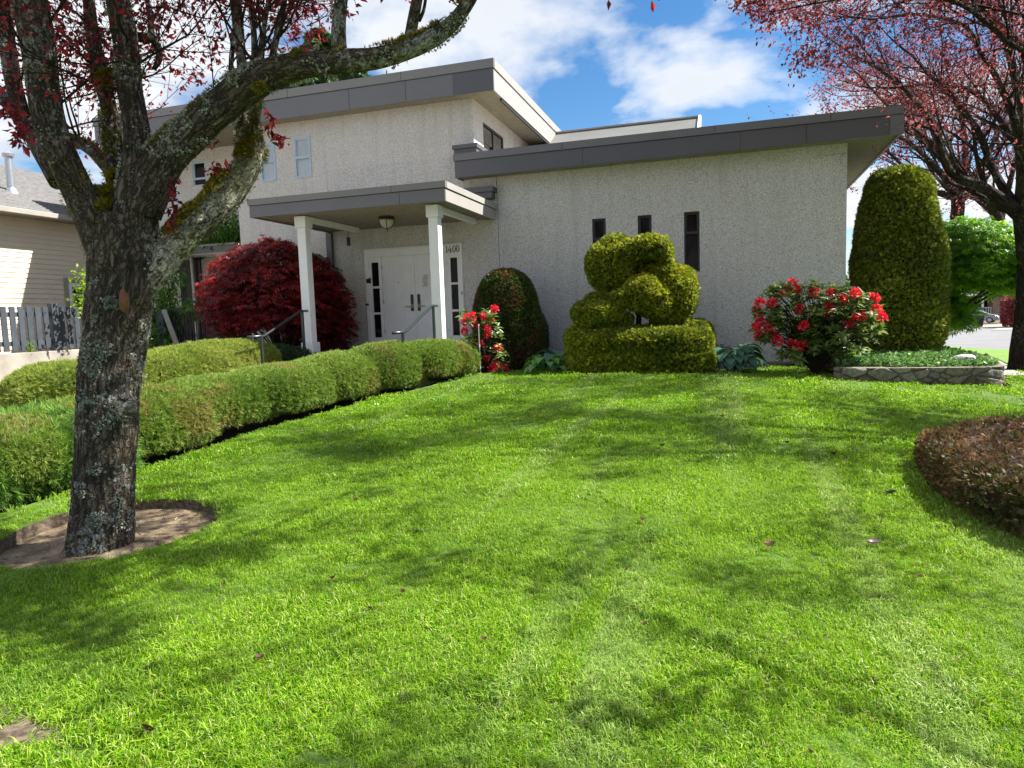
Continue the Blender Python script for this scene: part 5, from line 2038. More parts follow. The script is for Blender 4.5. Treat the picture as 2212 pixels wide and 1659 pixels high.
# spurs on the part of the right limb that is out of the picture
# crown above and behind, out of the picture's top edge: it throws the dapples on the lawn
gt = Grow(5, seg=.16, wander=.12, kids=(5, 4, 4), child_angle=40, shrink=.55, up_levels=(.08, .05, .02))
for key, L_ in (('L1', 2.0), ('L3', 1.9), ('C1', 2.4), ('C0', 1.8), ('R1', 2.7), ('V1', 2.0), ('V2', 2.4), ('V3', 1.8), ('L2', 1.7)):
    P, r_ = LP[key]
    T = unit(np.gradient(P, axis=0))[-1]
    for q in range(4 if key in ('R1', 'V2') else 2):
        gt.go(P[-1], unit(T + gt.r.normal(size=3) * (.5 if q > 1 else .3) + ([.3, 0, .1] if key in ('R1', 'V2') else [0, 0, 0])), L_, r_[-1] * .8, 0)
P, r_ = LP['R1']
for q in range(16):
    i = int((.76 + .24 * q / 16) * (len(P) - 1))
    gt.go(P[i], unit(np.array([.5, .1, .5]) + gt.r.normal(size=3) * .7), gt.r.uniform(1.0, 1.7), .018, 1)


def seen(P, u0=640):
    u, v, z = proj(P)
    return (u > u0) & (v > -70) & (z > 0)


gt.tubes = [q for q in gt.tubes if not seen(q[0]).any()]
for i_ in range(len(gt.leaf_p)):
    k_ = ~seen(gt.leaf_p[i_])
    gt.leaf_p[i_], gt.leaf_d[i_] = gt.leaf_p[i_][k_], gt.leaf_d[i_][k_]
def seen2(P):
    u, v, z = proj(P)
    return (z > 0) & ((u > 960) | ((u > 590) & (v > 130)) | ((u > 690) & (v > 40)))


g.tubes = [q for q in g.tubes if not seen2(q[0]).any()]
for i_ in range(len(g.leaf_p)):
    k_ = ~seen2(g.leaf_p[i_])
    g.leaf_p[i_], g.leaf_d[i_] = g.leaf_p[i_][k_], g.leaf_d[i_][k_]
tw = MB()
emit(tw, g.tubes, (6, 4, 3))
emit(tw, gt.tubes, (7, 5, 4, 3))
plum.part('twigs', tw, MAT['bark_s'], bk=True)
T_lf = [tpl_small(.24, .2), tpl_small(.28, .35)]
lv = leaves_from(g, 2, .046, T_lf, .05, .6, keep=.62)
for s_ in (leaves_from(gt, 7, .078, T_lf, .09, .5, keep=1, clump=.0),):
    off = lv.n
    lv.V += s_.V
    lv.F += [f + off for f in s_.F]
    lv.A += s_.A
    lv.B += s_.B
    lv.n += s_.n
# hanging sprays near the camera: on the trunk's right and at the far left
for (u, v, D, n, su, sv) in ((372, 420, d0 - .15, 16, 14, 40), (368, 470, d0 - .15, 12, 12, 25), (45, 290, d0 - .5, 34, 26, 24), (470, 365, d0 + .2, 14, 22, 12), (585, 262, d0 + .1, 12, 12, 24), (605, 300, d0 + .1, 12, 22, 14), (455, 300, d0 + .3, 10, 14, 10), (20, 235, d0 - .4, 20, 20, 24)):
    P = np.array([at_d(u + rng.normal() * su * .5, v + rng.normal() * sv * .5, D + rng.normal() * .05) for _ in range(n * 2)])
    lv.scatter(*T_lf[0], P, unit(rng.normal(size=(len(P), 3)) + [0, 0, -.7]), .062 * (.7 + .5 * rng.random(len(P))), rnd=np.clip(rng.random(len(P)) * .8, 0, 1))
plum.part('leaves', lv, L_plum)

# ------------------------------------------------------------------ purple-leaved plum trees along the side street
BARK2 = bark_mat('street_plum_bark', [(0.012, 0.009, 0.008), (0.04, 0.03, 0.024), (0.085, 0.068, 0.055)], .12, (0.25, 0.26, 0.2), .6)
L_pur = leaf_mat('purple_plum_leaves', [(0.07, 0.016, 0.024), (0.13, 0.03, 0.04), (0.22, 0.05, 0.062), (0.36, 0.10, 0.115)], .48, .6, tboost=1.9, spec=.25)


def plum_street(label, base_uvd, trunk, mains, seed, kids, per, lsize, Lk=1.0, extra=0, keep=1.0, base_z=None, clump=None, trim=False):
    tr = MB()
    g = Grow(seed, seg=.2, wander=.10, kids=kids, child_angle=36, shrink=.56, up_levels=(.03, .03, .0, -.03), rshrink=.5)
    P0, r0 = limb(trunk, step=.08)
    b = P0[0].copy()
    b[2] = H(b[0], b[1]) - .05
    th = Thing('purple_plum_tree', tuple(b), label, 'tree', 'purple-leaved plum trees beside the hall')
    P0[0] = b
    tr.tube(P0, r0, 40, .02, seed=seed)
    for k, mpts in enumerate(mains):
        P, r_ = limb(mpts, step=.1)
        tr.tube(P, r_, 14, .008, seed=seed + k)
        L = np.linalg.norm(np.diff(P, axis=0), axis=1).sum()
        g.kids_on(P, r_.mean(), min(L, 3.4) * Lk, 0, lo=.22, count=max(5, int(L * 2.6)))
        T = unit(np.gradient(P, axis=0))[-1]
        g.go(P[-1], T, 1.3 * Lk, r_[-1], 1)
    top = P0[-1]
    for k in range(extra):      # the sides of the crown that the mains do not cover
        a = k * 2.4 + seed
        d = np.array([math.cos(a) * .7, math.sin(a) * .7, .75])
        n0 = len(g.tubes)
        g.go(top - np.array([0, 0, .3]), d, 3.6 * Lk, .06, 0)
    if trim:                    # keep the open sky between the crowns open
        def open_(P):
            u, v, z = proj(P)
            return (z > 0) & (v > -25) & (u < 1590 + .9 * np.maximum(v, 0) + 25 * fbm(P * 2, 2, 8))
        g.tubes = [q for q in g.tubes if not open_(q[0]).any()]
        for i_ in range(len(g.leaf_p)):
            k_ = ~open_(g.leaf_p[i_])
            g.leaf_p[i_], g.leaf_d[i_] = g.leaf_p[i_][k_], g.leaf_d[i_][k_]
    if clump is not None:       # twigs that carry no leaves are left off
        g.tubes = [q for q in g.tubes if q[2] < 3 or fbm(q[0][-1:] * 1.5, 3, 91)[0] > clump - .12]
    emit(tr, g.tubes, (8, 5, 4, 3, 3))
    th.part('trunk', tr, BARK2, bk=True, smooth=True)
    lv = leaves_from(g, per, lsize, T_lf, .07, .35, keep=keep, clump=clump)
    th.part('leaves', lv, L_pur)
    return g


DA = 13.4
A_main = [
    [(2203, 459, DA, 30), (2125, 406, DA, 24), (2069, 384, DA + .1, 20), (2041, 350, DA + .2, 17), (2013, 266, DA + .3, 13), (1957, 196, DA + .6, 10), (1901, 151, DA + .9, 8), (1845, 120, DA + 1.2, 6)],
    [(2203, 459, DA, 30), (2167, 406, DA + .2, 20), (2139, 350, DA + .4, 17), (2111, 280, DA + .5, 14), (2055, 210, DA + .6, 11), (2013, 168, DA + .7, 8), (1971, 120, DA + .8, 6)],
    [(2206, 448, DA, 30), (2206, 336, DA + .4, 22), (2167, 266, DA + .8, 15), (2111, 205, DA + 1.2, 11), (2040, 180, DA + 1.6, 8), (1930, 190, DA + 2.0, 6)],
    [(2210, 440, DA, 30), (2206, 336, DA - .4, 24), (2189, 252, DA - .8, 18), (2153, 168, DA - 1.1, 14), (2117, 112, DA - 1.3, 11), (2083, 56, DA - 1.6, 9), (1985, 31, DA - 1.9, 7), (1887, 42, DA - 2.0, 5)],
    [(2240, 420, DA, 34), (2260, 250, DA - .8, 26), (2212, 112, DA - 1.5, 20), (2139, 36, DA - 2.1, 15), (2083, -14, DA - 2.5, 11), (1960, -40, DA - 2.7, 8), (1780, -20, DA - 2.8, 6)],
    [(2240, 420, DA, 34), (2300, 250, DA, 26), (2290, 60, DA + .4, 20), (2220, -60, DA + .6, 14), (2110, -160, DA + .6, 9)],
    [(2240, 420, DA, 30), (2200, 200, DA + 1.0, 20), (2160, 60, DA + 1.5, 15), (2080, -60, DA + 1.6, 10), (1960, -140, DA + 1.4, 7)],
    [(2203, 455, DA, 28), (2130, 430, DA + .8, 18), (2040, 330, DA + 1.6, 12), (1950, 260, DA + 2.2, 8), (1880, 190, DA + 2.6, 6)],
]
plum_street('large purple-leaved plum tree at the right edge, its limbs arching over the lawn', None,
            [(2222, 830, DA, 100), (2220, 800, DA, 84), (2228, 700, DA, 72), (2232, 600, DA, 66), (2226, 520, DA, 60), (2212, 450, DA, 52)],
            A_main, 21, (5, 4, 4), 3, .055, .9, 5, .8, clump=-.12, trim=True)
DB = 20.0
plum_street('purple-leaved plum tree behind the green maple, its dark trunk forking low', None,
            [(2020, 700, DB, 36), (2030, 600, DB, 32), (2058, 520, DB, 31), (2067, 470, DB, 30), (2070, 420, DB, 28)],
            [[(2070, 425, DB, 24), (2058, 370, DB, 16), (2020, 290, DB, 11), (1975, 230, DB, 8), (1900, 200, DB, 5)],
             [(2070, 425, DB, 24), (2084, 350, DB, 16), (2080, 270, DB + .5, 11), (2060, 200, DB + 1, 7)],
             [(2070, 425, DB, 20), (2020, 360, DB - .5, 13), (1950, 300, DB - .8, 9), (1880, 290, DB - 1, 6)],
             [(2070, 430, DB, 18), (1990, 400, DB - .4, 10), (1920, 330, DB - .6, 7), (1850, 310, DB - .8, 5)],
             [(2035, 590, DB, 28), (2110, 550, DB, 26), (2156, 488, DB, 25), (2137, 444, DB, 22), (2089, 402, DB, 16), (2041, 354, DB, 11), (1990, 300, DB, 7)],
             [(2156, 488, DB, 20), (2180, 400, DB, 13), (2200, 320, DB, 9), (2230, 230, DB, 6)],
             [(2070, 425, DB, 20), (2130, 340, DB, 13), (2170, 250, DB, 8)]],
            33, (5, 4, 3), 2, .085, 1.15, 3, .9)

# the plum tree standing off to the right: its limbs reach in over the top right corner and dapple the lawn
DM = 6.3
plum_street('purple-leaved plum tree off to the right whose fine branches hang into the top right corner', None,
            [(3150, 1010, DM, 110), (3140, 800, DM, 84), (3120, 600, DM, 74), (3090, 430, DM, 60)],
            [[(3090, 430, DM, 40), (2850, 250, 6.8, 26), (2500, 160, 7.2, 17), (2225, 112, 7.8, 10), (2139, 56, 8.0, 12), (2083, 14, 8.1, 10), (1980, -20, 8.3, 7), (1800, 0, 8.6, 5)],
             [(3090, 430, DM, 36), (2850, 50, 7.0, 20), (2500, -80, 7.5, 12), (2200, -150, 8, 8), (1900, -120, 8.3, 8), (1650, -60, 8.6, 5)],
             [(3090, 430, DM, 34), (2800, 200, 7.2, 18), (2500, 150, 8.2, 11), (2300, 60, 9, 8), (2100, 10, 9.5, 6), (1900, -10, 9.8, 4)],
             [(3090, 430, DM, 36), (2900, -100, 6.5, 20), (2500, -420, 6.4, 12), (2100, -500, 6.6, 8), (1800, -450, 6.8, 6)],
             [(3090, 430, DM, 34), (2700, -100, 7.0, 18), (2400, -250, 7.2, 11), (2050, -300, 7.4, 7), (1750, -260, 7.6, 6)],
             [(3090, 430, DM, 30), (2900, 100, 7.5, 22), (2600, -100, 8.8, 16), (2350, -160, 9.8, 10), (2150, -160, 10.6, 6)]],
            52, (6, 5, 4), 7, .060, .75, 4, 1.0, clump=.07, trim=True)

gn = Grow(61, seg=.2, wander=.10, kids=(6, 5, 3), child_angle=40, shrink=.56, up_levels=(.03, .03, .0, -.03), rshrink=.5)
b = np.array([6.2, 3.3, 0.0])
b[2] = H(b[0], b[1]) - .05
th = Thing('purple_plum_tree', tuple(b), 'purple-leaved plum tree just beyond the right edge of the near lawn', 'tree', 'purple-leaved plum trees beside the hall')
tr = MB()
P0 = catmull([b, b + [.02, 0, 1.2], b + [-.05, .05, 2.6]], 14)
tr.tube(P0, np.linspace(.24, .17, len(P0)), 36, .02)
for k, (dx, dy, dz, L_) in enumerate(((-1, .22, .45, 4.2), (-1, .0, .55, 4.4), (-1, .34, .6, 4.0), (.6, .5, .9, 3.0), (.5, -.7, .9, 2.8), (-.9, -.25, .7, 3.4))):
    gn.go(P0[-1], (dx, dy, dz), L_, .035, 0)
emit(tr, gn.tubes, (8, 5, 4, 3, 3))
th.part('trunk', tr, BARK2, bk=True, smooth=True)
th.part('leaves', leaves_from(gn, 8, .078, T_lf, .11, .35, keep=1, clump=.12), L_pur)
# ------------------------------------------------------------------ grass: real blades, gathered in tufts
def tuft(seed, n, rad, hmin, hmax, w, lean):
    r = np.random.default_rng(seed)
    mb = MB()
    for k in range(n):
        a = r.random() * 2 * PI
        rr_ = rad * math.sqrt(r.random())
        p = np.array([rr_ * math.cos(a), rr_ * math.sin(a), -.004])
        h = r.uniform(hmin, hmax)
        b_ = r.random() * 2 * PI
        o = np.array([math.cos(b_), math.sin(b_), 0])
        s_ = np.array([-o[1], o[0], 0]) * w * r.uniform(.7, 1.2) / 2
        le = lean * r.random() ** .7
        c1 = p + np.array([0, 0, h * .55]) + o * h * le * .35
        c2 = p + np.array([0, 0, h * (1 - .45 * le)]) + o * h * le
        rn = r.random()
        mb.add([p - s_, p + s_, c1 + s_ * .8, c1 - s_ * .8, c2], [(0, 1, 2, 3), (3, 2, 4)], rn)
    return mb


m, t, b = new_mat('grass_blades')
at = N(t, 'ShaderNodeAttribute', attribute_name='rnd')
geo = N(t, 'ShaderNodeNewGeometry')
n1_ = N(t, 'ShaderNodeTexNoise')
n1_.inputs['Scale'].default_value = 1.5
n1_.inputs['Detail'].default_value = 5
t.links.new(geo.outputs['Position'], n1_.inputs['Vector'])
# mowing lines: faint paler streaks running towards the hall
mp = N(t, 'ShaderNodeMapping')
mp.inputs['Rotation'].default_value = (0, 0, R(-14))
mp.inputs['Scale'].default_value = (2.0, .10, 1)
t.links.new(geo.outputs['Position'], mp.inputs[0])
n2_ = N(t, 'ShaderNodeTexNoise')
n2_.inputs['Scale'].default_value = 1.0
n2_.inputs['Detail'].default_value = 4
t.links.new(mp.outputs[0], n2_.inputs['Vector'])
cA = ramp(t, at.outputs['Fac'], [(.08, (0.085, 0.215, 0.007)), (.4, (0.165, 0.34, 0.009)), (.75, (0.27, 0.45, 0.014)), (.95, (0.39, 0.52, 0.06)), (.985, (0.44, 0.42, 0.20))])
cB = ramp(t, at.outputs['Fac'], [(.1, (0.20, 0.33, 0.05)), (.5, (0.30, 0.44, 0.11)), (.9, (0.46, 0.54, 0.25))])
cC = ramp(t, at.outputs['Fac'], [(.1, (0.07, 0.165, 0.014)), (.5, (0.12, 0.245, 0.018)), (.9, (0.20, 0.33, 0.035))])
c = mix_n(t, ramp(t, n2_.outputs[0], [(.55, 0.0), (.70, .75)]), cA, cB)
c = mix_n(t, ramp(t, n1_.outputs[0], [(.50, 0.0), (.68, .7)]), c, cC)
t.links.new(c, b.inputs['Base Color'])
b.inputs['Roughness'].default_value = .45
b.inputs['Specular IOR Level'].default_value = .35
trn = N(t, 'ShaderNodeBsdfTranslucent')
t.links.new(mix_n(t, 1.0, c, (1.7, 1.6, 1.0), 'MULTIPLY'), trn.inputs[0])
msx = N(t, 'ShaderNodeMixShader')
msx.inputs[0].default_value = .33
t.links.new(b.outputs[0], msx.inputs[1])
t.links.new(trn.outputs[0], msx.inputs[2])
t.links.new(msx.outputs[0], t.nodes['Material Output'].inputs[0])
MAT['grass'] = m


def grass_points(n, x0, x1, y0, y1, poly, keepf, seed):
    r = np.random.default_rng(seed)
    P = np.stack([r.uniform(x0, x1, n), r.uniform(y0, y1, n)], 1)
    ok = inside(P, poly) & (np.hypot(P[:, 0] - TREE_C[0], P[:, 1] - TREE_C[1]) > TREE_R * 1.01)
    P = P[ok]
    u, v, z = proj(np.column_stack([P, H(P[:, 0], P[:, 1])]))
    q = P - EYE[:2]
    ang = np.arctan2(q @ R0[:2], q @ FH[:2])
    dist = np.hypot(q[:, 0], q[:, 1])
    ok = (np.abs(ang) < R(52)) | (dist < 4)
    P, dist = P[ok], dist[ok]
    kp = keepf(dist) * (1 - .93 * bare(P[:, 0], P[:, 1]))
    return P[r.random(len(P)) < kp]


def grass_object(name, label, P, zf, tufts, s0, seed):
    r = np.random.default_rng(seed)
    n = len(P)
    z = zf(P[:, 0], P[:, 1])
    me = bpy.data.meshes.new(name)
    me.vertices.add(n)
    me.vertices.foreach_set('co', np.column_stack([P, z]).astype(np.float32).ravel())
    tall = .62 + .85 * np.clip(fbm(np.column_stack([P * 2.3, np.zeros(n)]), 4, 41) + .3, 0, 1)
    a = me.attributes.new('sc', 'FLOAT', 'POINT')
    a.data.foreach_set('value', (s0 * tall * r.uniform(.8, 1.2, n)).astype(np.float32))
    a = me.attributes.new('rot', 'FLOAT_VECTOR', 'POINT')
    a.data.foreach_set('vector', np.column_stack([r.normal(size=n) * .18, r.normal(size=n) * .18, r.uniform(0, 6.28, n)]).astype(np.float32).ravel())
    a = me.attributes.new('idx', 'INT', 'POINT')
    a.data.foreach_set('value', r.integers(0, len(tufts), n).astype(np.int32))
    me.update()
    o = bpy.data.objects.new(name, me)
    COL.objects.link(o)
    c = bpy.data.collections.new(name + '_tufts')
    for q in tufts:
        c.objects.link(q)
    ng = bpy.data.node_groups.new(name + '_nodes', 'GeometryNodeTree')
    ng.interface.new_socket('Geometry', in_out='INPUT', socket_type='NodeSocketGeometry')
    ng.interface.new_socket('Geometry', in_out='OUTPUT', socket_type='NodeSocketGeometry')
    gi, go = ng.nodes.new('NodeGroupInput'), ng.nodes.new('NodeGroupOutput')
    ci = ng.nodes.new('GeometryNodeCollectionInfo')
    ci.inputs['Collection'].default_value = c
    ci.inputs['Separate Children'].default_value = True
    ci.inputs['Reset Children'].default_value = True
    ip = ng.nodes.new('GeometryNodeInstanceOnPoints')
    ip.inputs['Pick Instance'].default_value = True
    outs = {}
    for nm, ty in (('sc', 'FLOAT'), ('rot', 'FLOAT_VECTOR'), ('idx', 'INT')):
        na = ng.nodes.new('GeometryNodeInputNamedAttribute')
        na.data_type = ty
        na.inputs['Name'].default_value = nm
        outs[nm] = na.outputs['Attribute']
    L = ng.links.new
    L(gi.outputs[0], ip.inputs['Points'])
    L(ci.outputs[0], ip.inputs['Instance'])
    L(outs['idx'], ip.inputs['Instance Index'])
    L(outs['rot'], ip.inputs['Rotation'])
    L(outs['sc'], ip.inputs['Scale'])
    L(ip.outputs[0], go.inputs[0])
    md = o.modifiers.new('grass', 'NODES')
    md.node_group = ng
    tag(o, label, 'grass', kind='stuff')
    return o


near_t = [tuft(100 + i, 26, .050, .022, .050, .0042, 1.1).build('grass_tuft', MAT['grass'], link=False) for i in range(7)]
mid_t = [tuft(200 + i, 30, .085, .022, .045, .0085, 1.0).build('grass_tuft', MAT['grass'], link=False) for i in range(6)]
far_t = [tuft(300 + i, 34, .15, .022, .042, .016, .9).build('grass_tuft', MAT['grass'], link=False) for i in range(5)]
LP_ = [tuple(p) for p in lawn_poly]
rest = dict(zf=lambda x, y: LAWN_Z(x, y))
P1 = grass_points(80000, -6.5, 4.0, 1.2, 7.0, LP_, lambda d: np.clip((7.2 - d) / 1.6, 0, 1), 1)
P2 = grass_points(48000, -8, 8, 4.5, 12.4, LP_, lambda d: np.clip((d - 5.2) / 1.6, 0, 1) * np.clip((11.5 - d) / 2, 0, 1), 2)
P3 = grass_points(22000, -9, 9.5, 8, 21, LP_, lambda d: np.clip((d - 8.5) / 2, 0, 1), 3)
grass_object('grass', 'short green mown grass of the near lawn', P1, LAWN_Z, near_t, 1.0, 1)
grass_object('grass', 'short green mown grass of the middle of the lawn', P2, LAWN_Z, mid_t, 1.0, 2)
grass_object('grass', 'short green mown grass of the far lawn by the beds', P3, LAWN_Z, far_t, .95, 3)

# grass clippings and litter on the dry earth ring
P = np.stack([rng.uniform(-.8, .8, 900), rng.uniform(-.8, .8, 900)], 1) + TREE_C
P = P[np.hypot(P[:, 0] - TREE_C[0], P[:, 1] - TREE_C[1]) < .78]
lt = MB()
D = unit(np.column_stack([rng.normal(size=(len(P), 2)), rng.normal(size=len(P)) * .12]))
lt.scatter([(-.08, 0, 0), (.08, 0, 0), (.04, .05, 1), (-.04, .05, 1)], [(0, 1, 2, 3)], np.column_stack([P, ring_z(P[:, 0], P[:, 1]) + .006]), D, .022 + .05 * rng.random(len(P)) ** 3)
tag(lt.build('plant_litter', leaf_mat('dry_litter', [(0.22, 0.15, 0.08), (0.38, 0.30, 0.19), (0.12, 0.07, 0.04), (0.30, 0.26, 0.12)], 0)), 'dry clippings and bits of twig on the bare earth ring', 'litter', kind='stuff')

# ------------------------------------------------------------------ fallen leaves on the lawn
L_fall = leaf_mat('fallen_leaf_brown', [(0.06, 0.02, 0.018), (0.12, 0.045, 0.035), (0.20, 0.10, 0.08)], .15, .5)


def fallen(u, v, w_px, label, group=None, curl=.25, c=None, w=.3):
    p = gpt(u, v, .035)
    D = proj(p)[2]
    L = w_px * D / F_PX
    V, F = [], []
    n_ = 6
    for i in range(n_):
        t_ = i / (n_ - 1)
        hw = w * math.sin(PI * (t_ * .9 + .05)) ** .8
        for j, q_ in enumerate((-1, -.5, 0, .5, 1)):
            V.append((hw * q_, t_ - .5, curl * (q_ * q_ * .8 * hw / w + (2 * t_ - 1) ** 2 * .7)))
    for i in range(n_ - 1):
        for j in range(4):
            F.append((i * 5 + j, i * 5 + j + 1, i * 5 + j + 6, i * 5 + j + 5))
    a = rng.random() * 6.28
    V = np.array(V)
    R_ = np.array([[math.cos(a), -math.sin(a), 0], [math.sin(a), math.cos(a), 0], [0, 0, 1]])
    z = float(LAWN_Z(np.array([p[0]]), np.array([p[1]]))[0]) + .030
    base = np.array([p[0], p[1], z])
    mb = MB().add(V @ R_.T * L + base, F, rng.random())
    return tag(mb.build('fallen_leaf', c or L_fall, None, base, smooth=True), label, 'leaf', group)


fallen(1888, 1186, 34, 'large curled grey-purple leaf lying on the sunny lawn at right', 'fallen leaves on the lawn', .3, leaf_mat('fallen_grey', [(0.16, 0.11, 0.12), (0.24, 0.18, 0.18)], .1, .35))
fallen(1662, 1188, 26, 'reddish-brown folded leaf left of the large grey-purple leaf', 'fallen leaves on the lawn', .5)
fallen(1923, 1072, 24, 'dark green-black leaf on the lawn near the heath shrub', 'fallen leaves on the lawn', .3, leaf_mat('fallen_dark', [(0.015, 0.025, 0.012), (0.02, 0.03, 0.015)], .1))
fallen(322, 1598, 40, 'long curved reddish leaf on the near lawn at lower left', 'fallen leaves on the lawn', .3, None, .11)
fallen(562, 1440, 20, 'single brown curled leaf in the near grass left of centre', 'fallen leaves on the lawn', .5)
small = [(718, 1262, 'small brown leaf on the lawn, right of and below the bare earth ring'),
         (484, 1273, 'small dark leaf on the lawn just below the right edge of the bare earth ring'),
         (800, 1330, 'small brown leaf on the lawn, straight below the left porch column in the near half'),
         (870, 1293, 'tiny brown leaf on the lawn, in line below the white double doors, near half'),
         (1046, 1400, 'small brown leaf in the near grass at the middle of the picture'),
         (1100, 1245, 'small brown leaf in the sun at the very centre of the lawn'),
         (1352, 1240, 'small brown leaf on the lawn, straight below the left side of the topiary'),
         (1387, 1132, 'small dark leaf on the lawn, straight below the stem of the topiary'),
         (1390, 1363, 'small brown leaf in the near lawn, lowest of those below the topiary'),
         (1430, 972, 'small pale brown leaf in the dappled shade in front of the topiary'),
         (1560, 905, 'tiny dark leaf in the dappled shade, nearest to the topiary base'),
         (1700, 965, 'tiny brown leaf in the dappled shade below the wide rhododendron'),
         (1970, 912, 'small pale leaf in the shade between the stone wall and the heath shrub'),
         (1800, 990, 'small brown leaf in the shade just left of the heath shrub'),
         (1985, 1260, 'small brown leaf on the sunny lawn below the heath shrub'),
         (1750, 1640, 'small brown leaf at the bottom edge of the lawn, right of centre'),
         (900, 1160, 'small brown leaf on the sunny lawn, halfway between the trunk and the centre'),
         (770, 1090, 'tiny dark leaf on the sunny lawn near the middle of the pine hedge')]
for k, (u, v, lab_) in enumerate(small):
    fallen(u, v, 10 + 6 * rng.random(), lab_, 'small fallen leaves on the lawn', .5)

# ------------------------------------------------------------------ handrails of the porch steps
for X_, lab in ((-5.24, 'right dark metal handrail of the porch steps, in front of the white doors'), (-8.06, 'left dark metal handrail of the porch steps, against the crimson maple')):
    th = Thing('handrail', (X_, 11.9, FLOOR), lab, 'handrail', 'handrails of the porch steps')
    r_ = MB()
    pts = [(X_, 12.16, 1.87), (X_, 11.95, 1.87), (X_, 11.9, 1.86), (X_, 10.78, 1.43), (X_, 10.72, 1.415), (X_, 10.3, 1.415)]
    r_.tube(pts, .024, 12)
    th.part('rail', r_, MAT['rail'], smooth=True)
    for y_, z0, z1 in ((11.98, FLOOR - .02, 1.855), (10.66, .35, 1.40)):
        r_ = MB()
        r_.box((X_ - .022, y_ - .022, z0), (X_ + .022, y_ + .022, z1))
        th.part('post', r_, MAT['rail'], bevel=.004)

# ------------------------------------------------------------------ side stair railings and gate at the far left of the hall
YR = 13.9


def rx(u):
    return at_y(u, 700, YR)[0]


th = Thing('stair_railing', (rx(360), YR, .4), 'dark railing with a pale sloping handrail at the left of the side stairs', 'railing', 'railings of the side stairs')
zt_ = at_y(360, 668, YR)[2]
a = MB()
a.box((rx(342), YR - .05, .1), (rx(356), YR + .05, zt_))
th.part('newel_post', a, MAT['fence'], bevel=.005)
a = MB()
a.bar((rx(356), YR, zt_ - .02), at_y(382, 745, 13.2), .10, .05)
th.part('handrail', a, MAT['concrete'])
a = MB()
a.bar((rx(357), YR + .2, zt_ - .05), (rx(427), YR + .2, zt_ - .05), .05, .05)
to = th.part('top_rail', a, MAT['dark_frame'])
for k in range(11):
    x = rx(357) + (rx(427) - rx(357)) * (k + .5) / 11
    th.part('baluster', MB().box((x - .01, YR + .19, .0), (x + .01, YR + .21, zt_ - .076)), MAT['dark_frame'])
th = Thing('metal_gate', (rx(440), YR + .3, .3), 'dark slatted metal gate behind the side stairs', 'gate')
z1 = at_y(440, 672, YR + .3)[2]
for k in range(8):
    x = rx(427) + (rx(458) - rx(427)) * (k + .5) / 8
    th.part('bar', MB().box((x - .03, YR + .29, .0), (x + .03, YR + .31, z1)), MAT['dark_frame'])
th.part('top_rail', MB().box((rx(427), YR + .32, z1 - .09), (rx(458), YR + .35, z1 - .03)), MAT['dark_frame'])
th = Thing('stair_railing', (rx(470), YR, .4), 'dark railing with a pale sloping handrail beside the crimson maple', 'railing', 'railings of the side stairs')
a = MB()
a.bar(at_y(466, 667, YR), at_y(496, 735, 13.3), .06, .04)
th.part('handrail', a, MAT['steel'])
zt2 = at_y(480, 668, YR)[2]
a = MB()
a.bar((rx(468), YR + .1, zt2), (rx(545), YR + .1, zt2), .04, .04)
th.part('top_rail', a, MAT['dark_frame'])
for k in range(12):
    x = rx(468) + (rx(545) - rx(468)) * (k + .5) / 12
    th.part('baluster', MB().box((x - .01, YR + .09, .0), (x + .01, YR + .11, zt2 - .021)), MAT['dark_frame'])

# ------------------------------------------------------------------ vines and shrubs round the side entrance
L_vine = leaf_mat('wisteria_leaves', [(0.025, 0.085, 0.010), (0.045, 0.13, 0.014), (0.075, 0.19, 0.02), (0.13, 0.26, 0.03)], .4, .42, tboost=2)


def vine(label, blobs, n, size, base, stem=True):
    th = Thing('climbing_vine', base, label, 'vine')
    lv = MB()
    for c, r_ in blobs:
        k = int(n * r_[0] * r_[2] / .5)
        P, Nn = ell_points(c, r_, 2.2, k, .12, 2.2, 5)
        P = P - Nn * (rng.random((k, 1)) ** 1.5 * .3)
        D = unit(Nn * .5 + rng.normal(size=(k, 3)) * .5 + [0, -.1, -.5])
        lv.scatter(*T_rho, P, D, size * (.6 + .7 * rng.random(k)), up=np.broadcast_to(np.array([0, 0, 1.]), (k, 3)), spin=rng.normal(size=k) * .5)
    th.part('leaves', lv, L_vine)
    st = MB()
    for c, r_ in blobs:
        for q in range(5):
            e = np.array(c) + rng.normal(size=3) * np.array(r_) * .4
            b_ = np.array(base) + [rng.normal() * .1, 0, 0]
            mm = (b_ + e) / 2 + rng.normal(size=3) * .25
            t_ = np.linspace(0, 1, 10)[:, None]
            st.tube((1 - t_) ** 2 * b_ + 2 * t_ * (1 - t_) * mm + t_ ** 2 * e, np.linspace(.022, .006, 10), 6)
    th.part('stems', st, MAT['bark_s'])
    return th


def yb(u, v, Y_):
    return tuple(at_y(u, v, Y_))


vine('leafy green vine heaped on top of the side canopy', [(yb(470, 508, 15.5), (1.0, .45, .38)), (yb(505, 492, 15.6), (.5, .4, .5)), (yb(430, 518, 15.5), (.5, .35, .3))], 900, .15, yb(425, 560, 15.9))
vine('green vine cascading down the left of the side stairs', [(yb(355, 590, 14.8), (.55, .4, .8)), (yb(352, 690, 14.2), (.42, .4, .8)), (yb(400, 668, 14.3), (.62, .35, .28)), (yb(350, 745, 13.9), (.4, .3, .5))], 760, .15, (rx(350), 14.6, .3))

# ------------------------------------------------------------------ neighbour: concrete wall, fence, house
XC = -14.0


def ypx(u, X_):
    return at_x(u, 700, X_)[1]


def zpx(u, v, X_):
    return at_x(u, v, X_)[2]


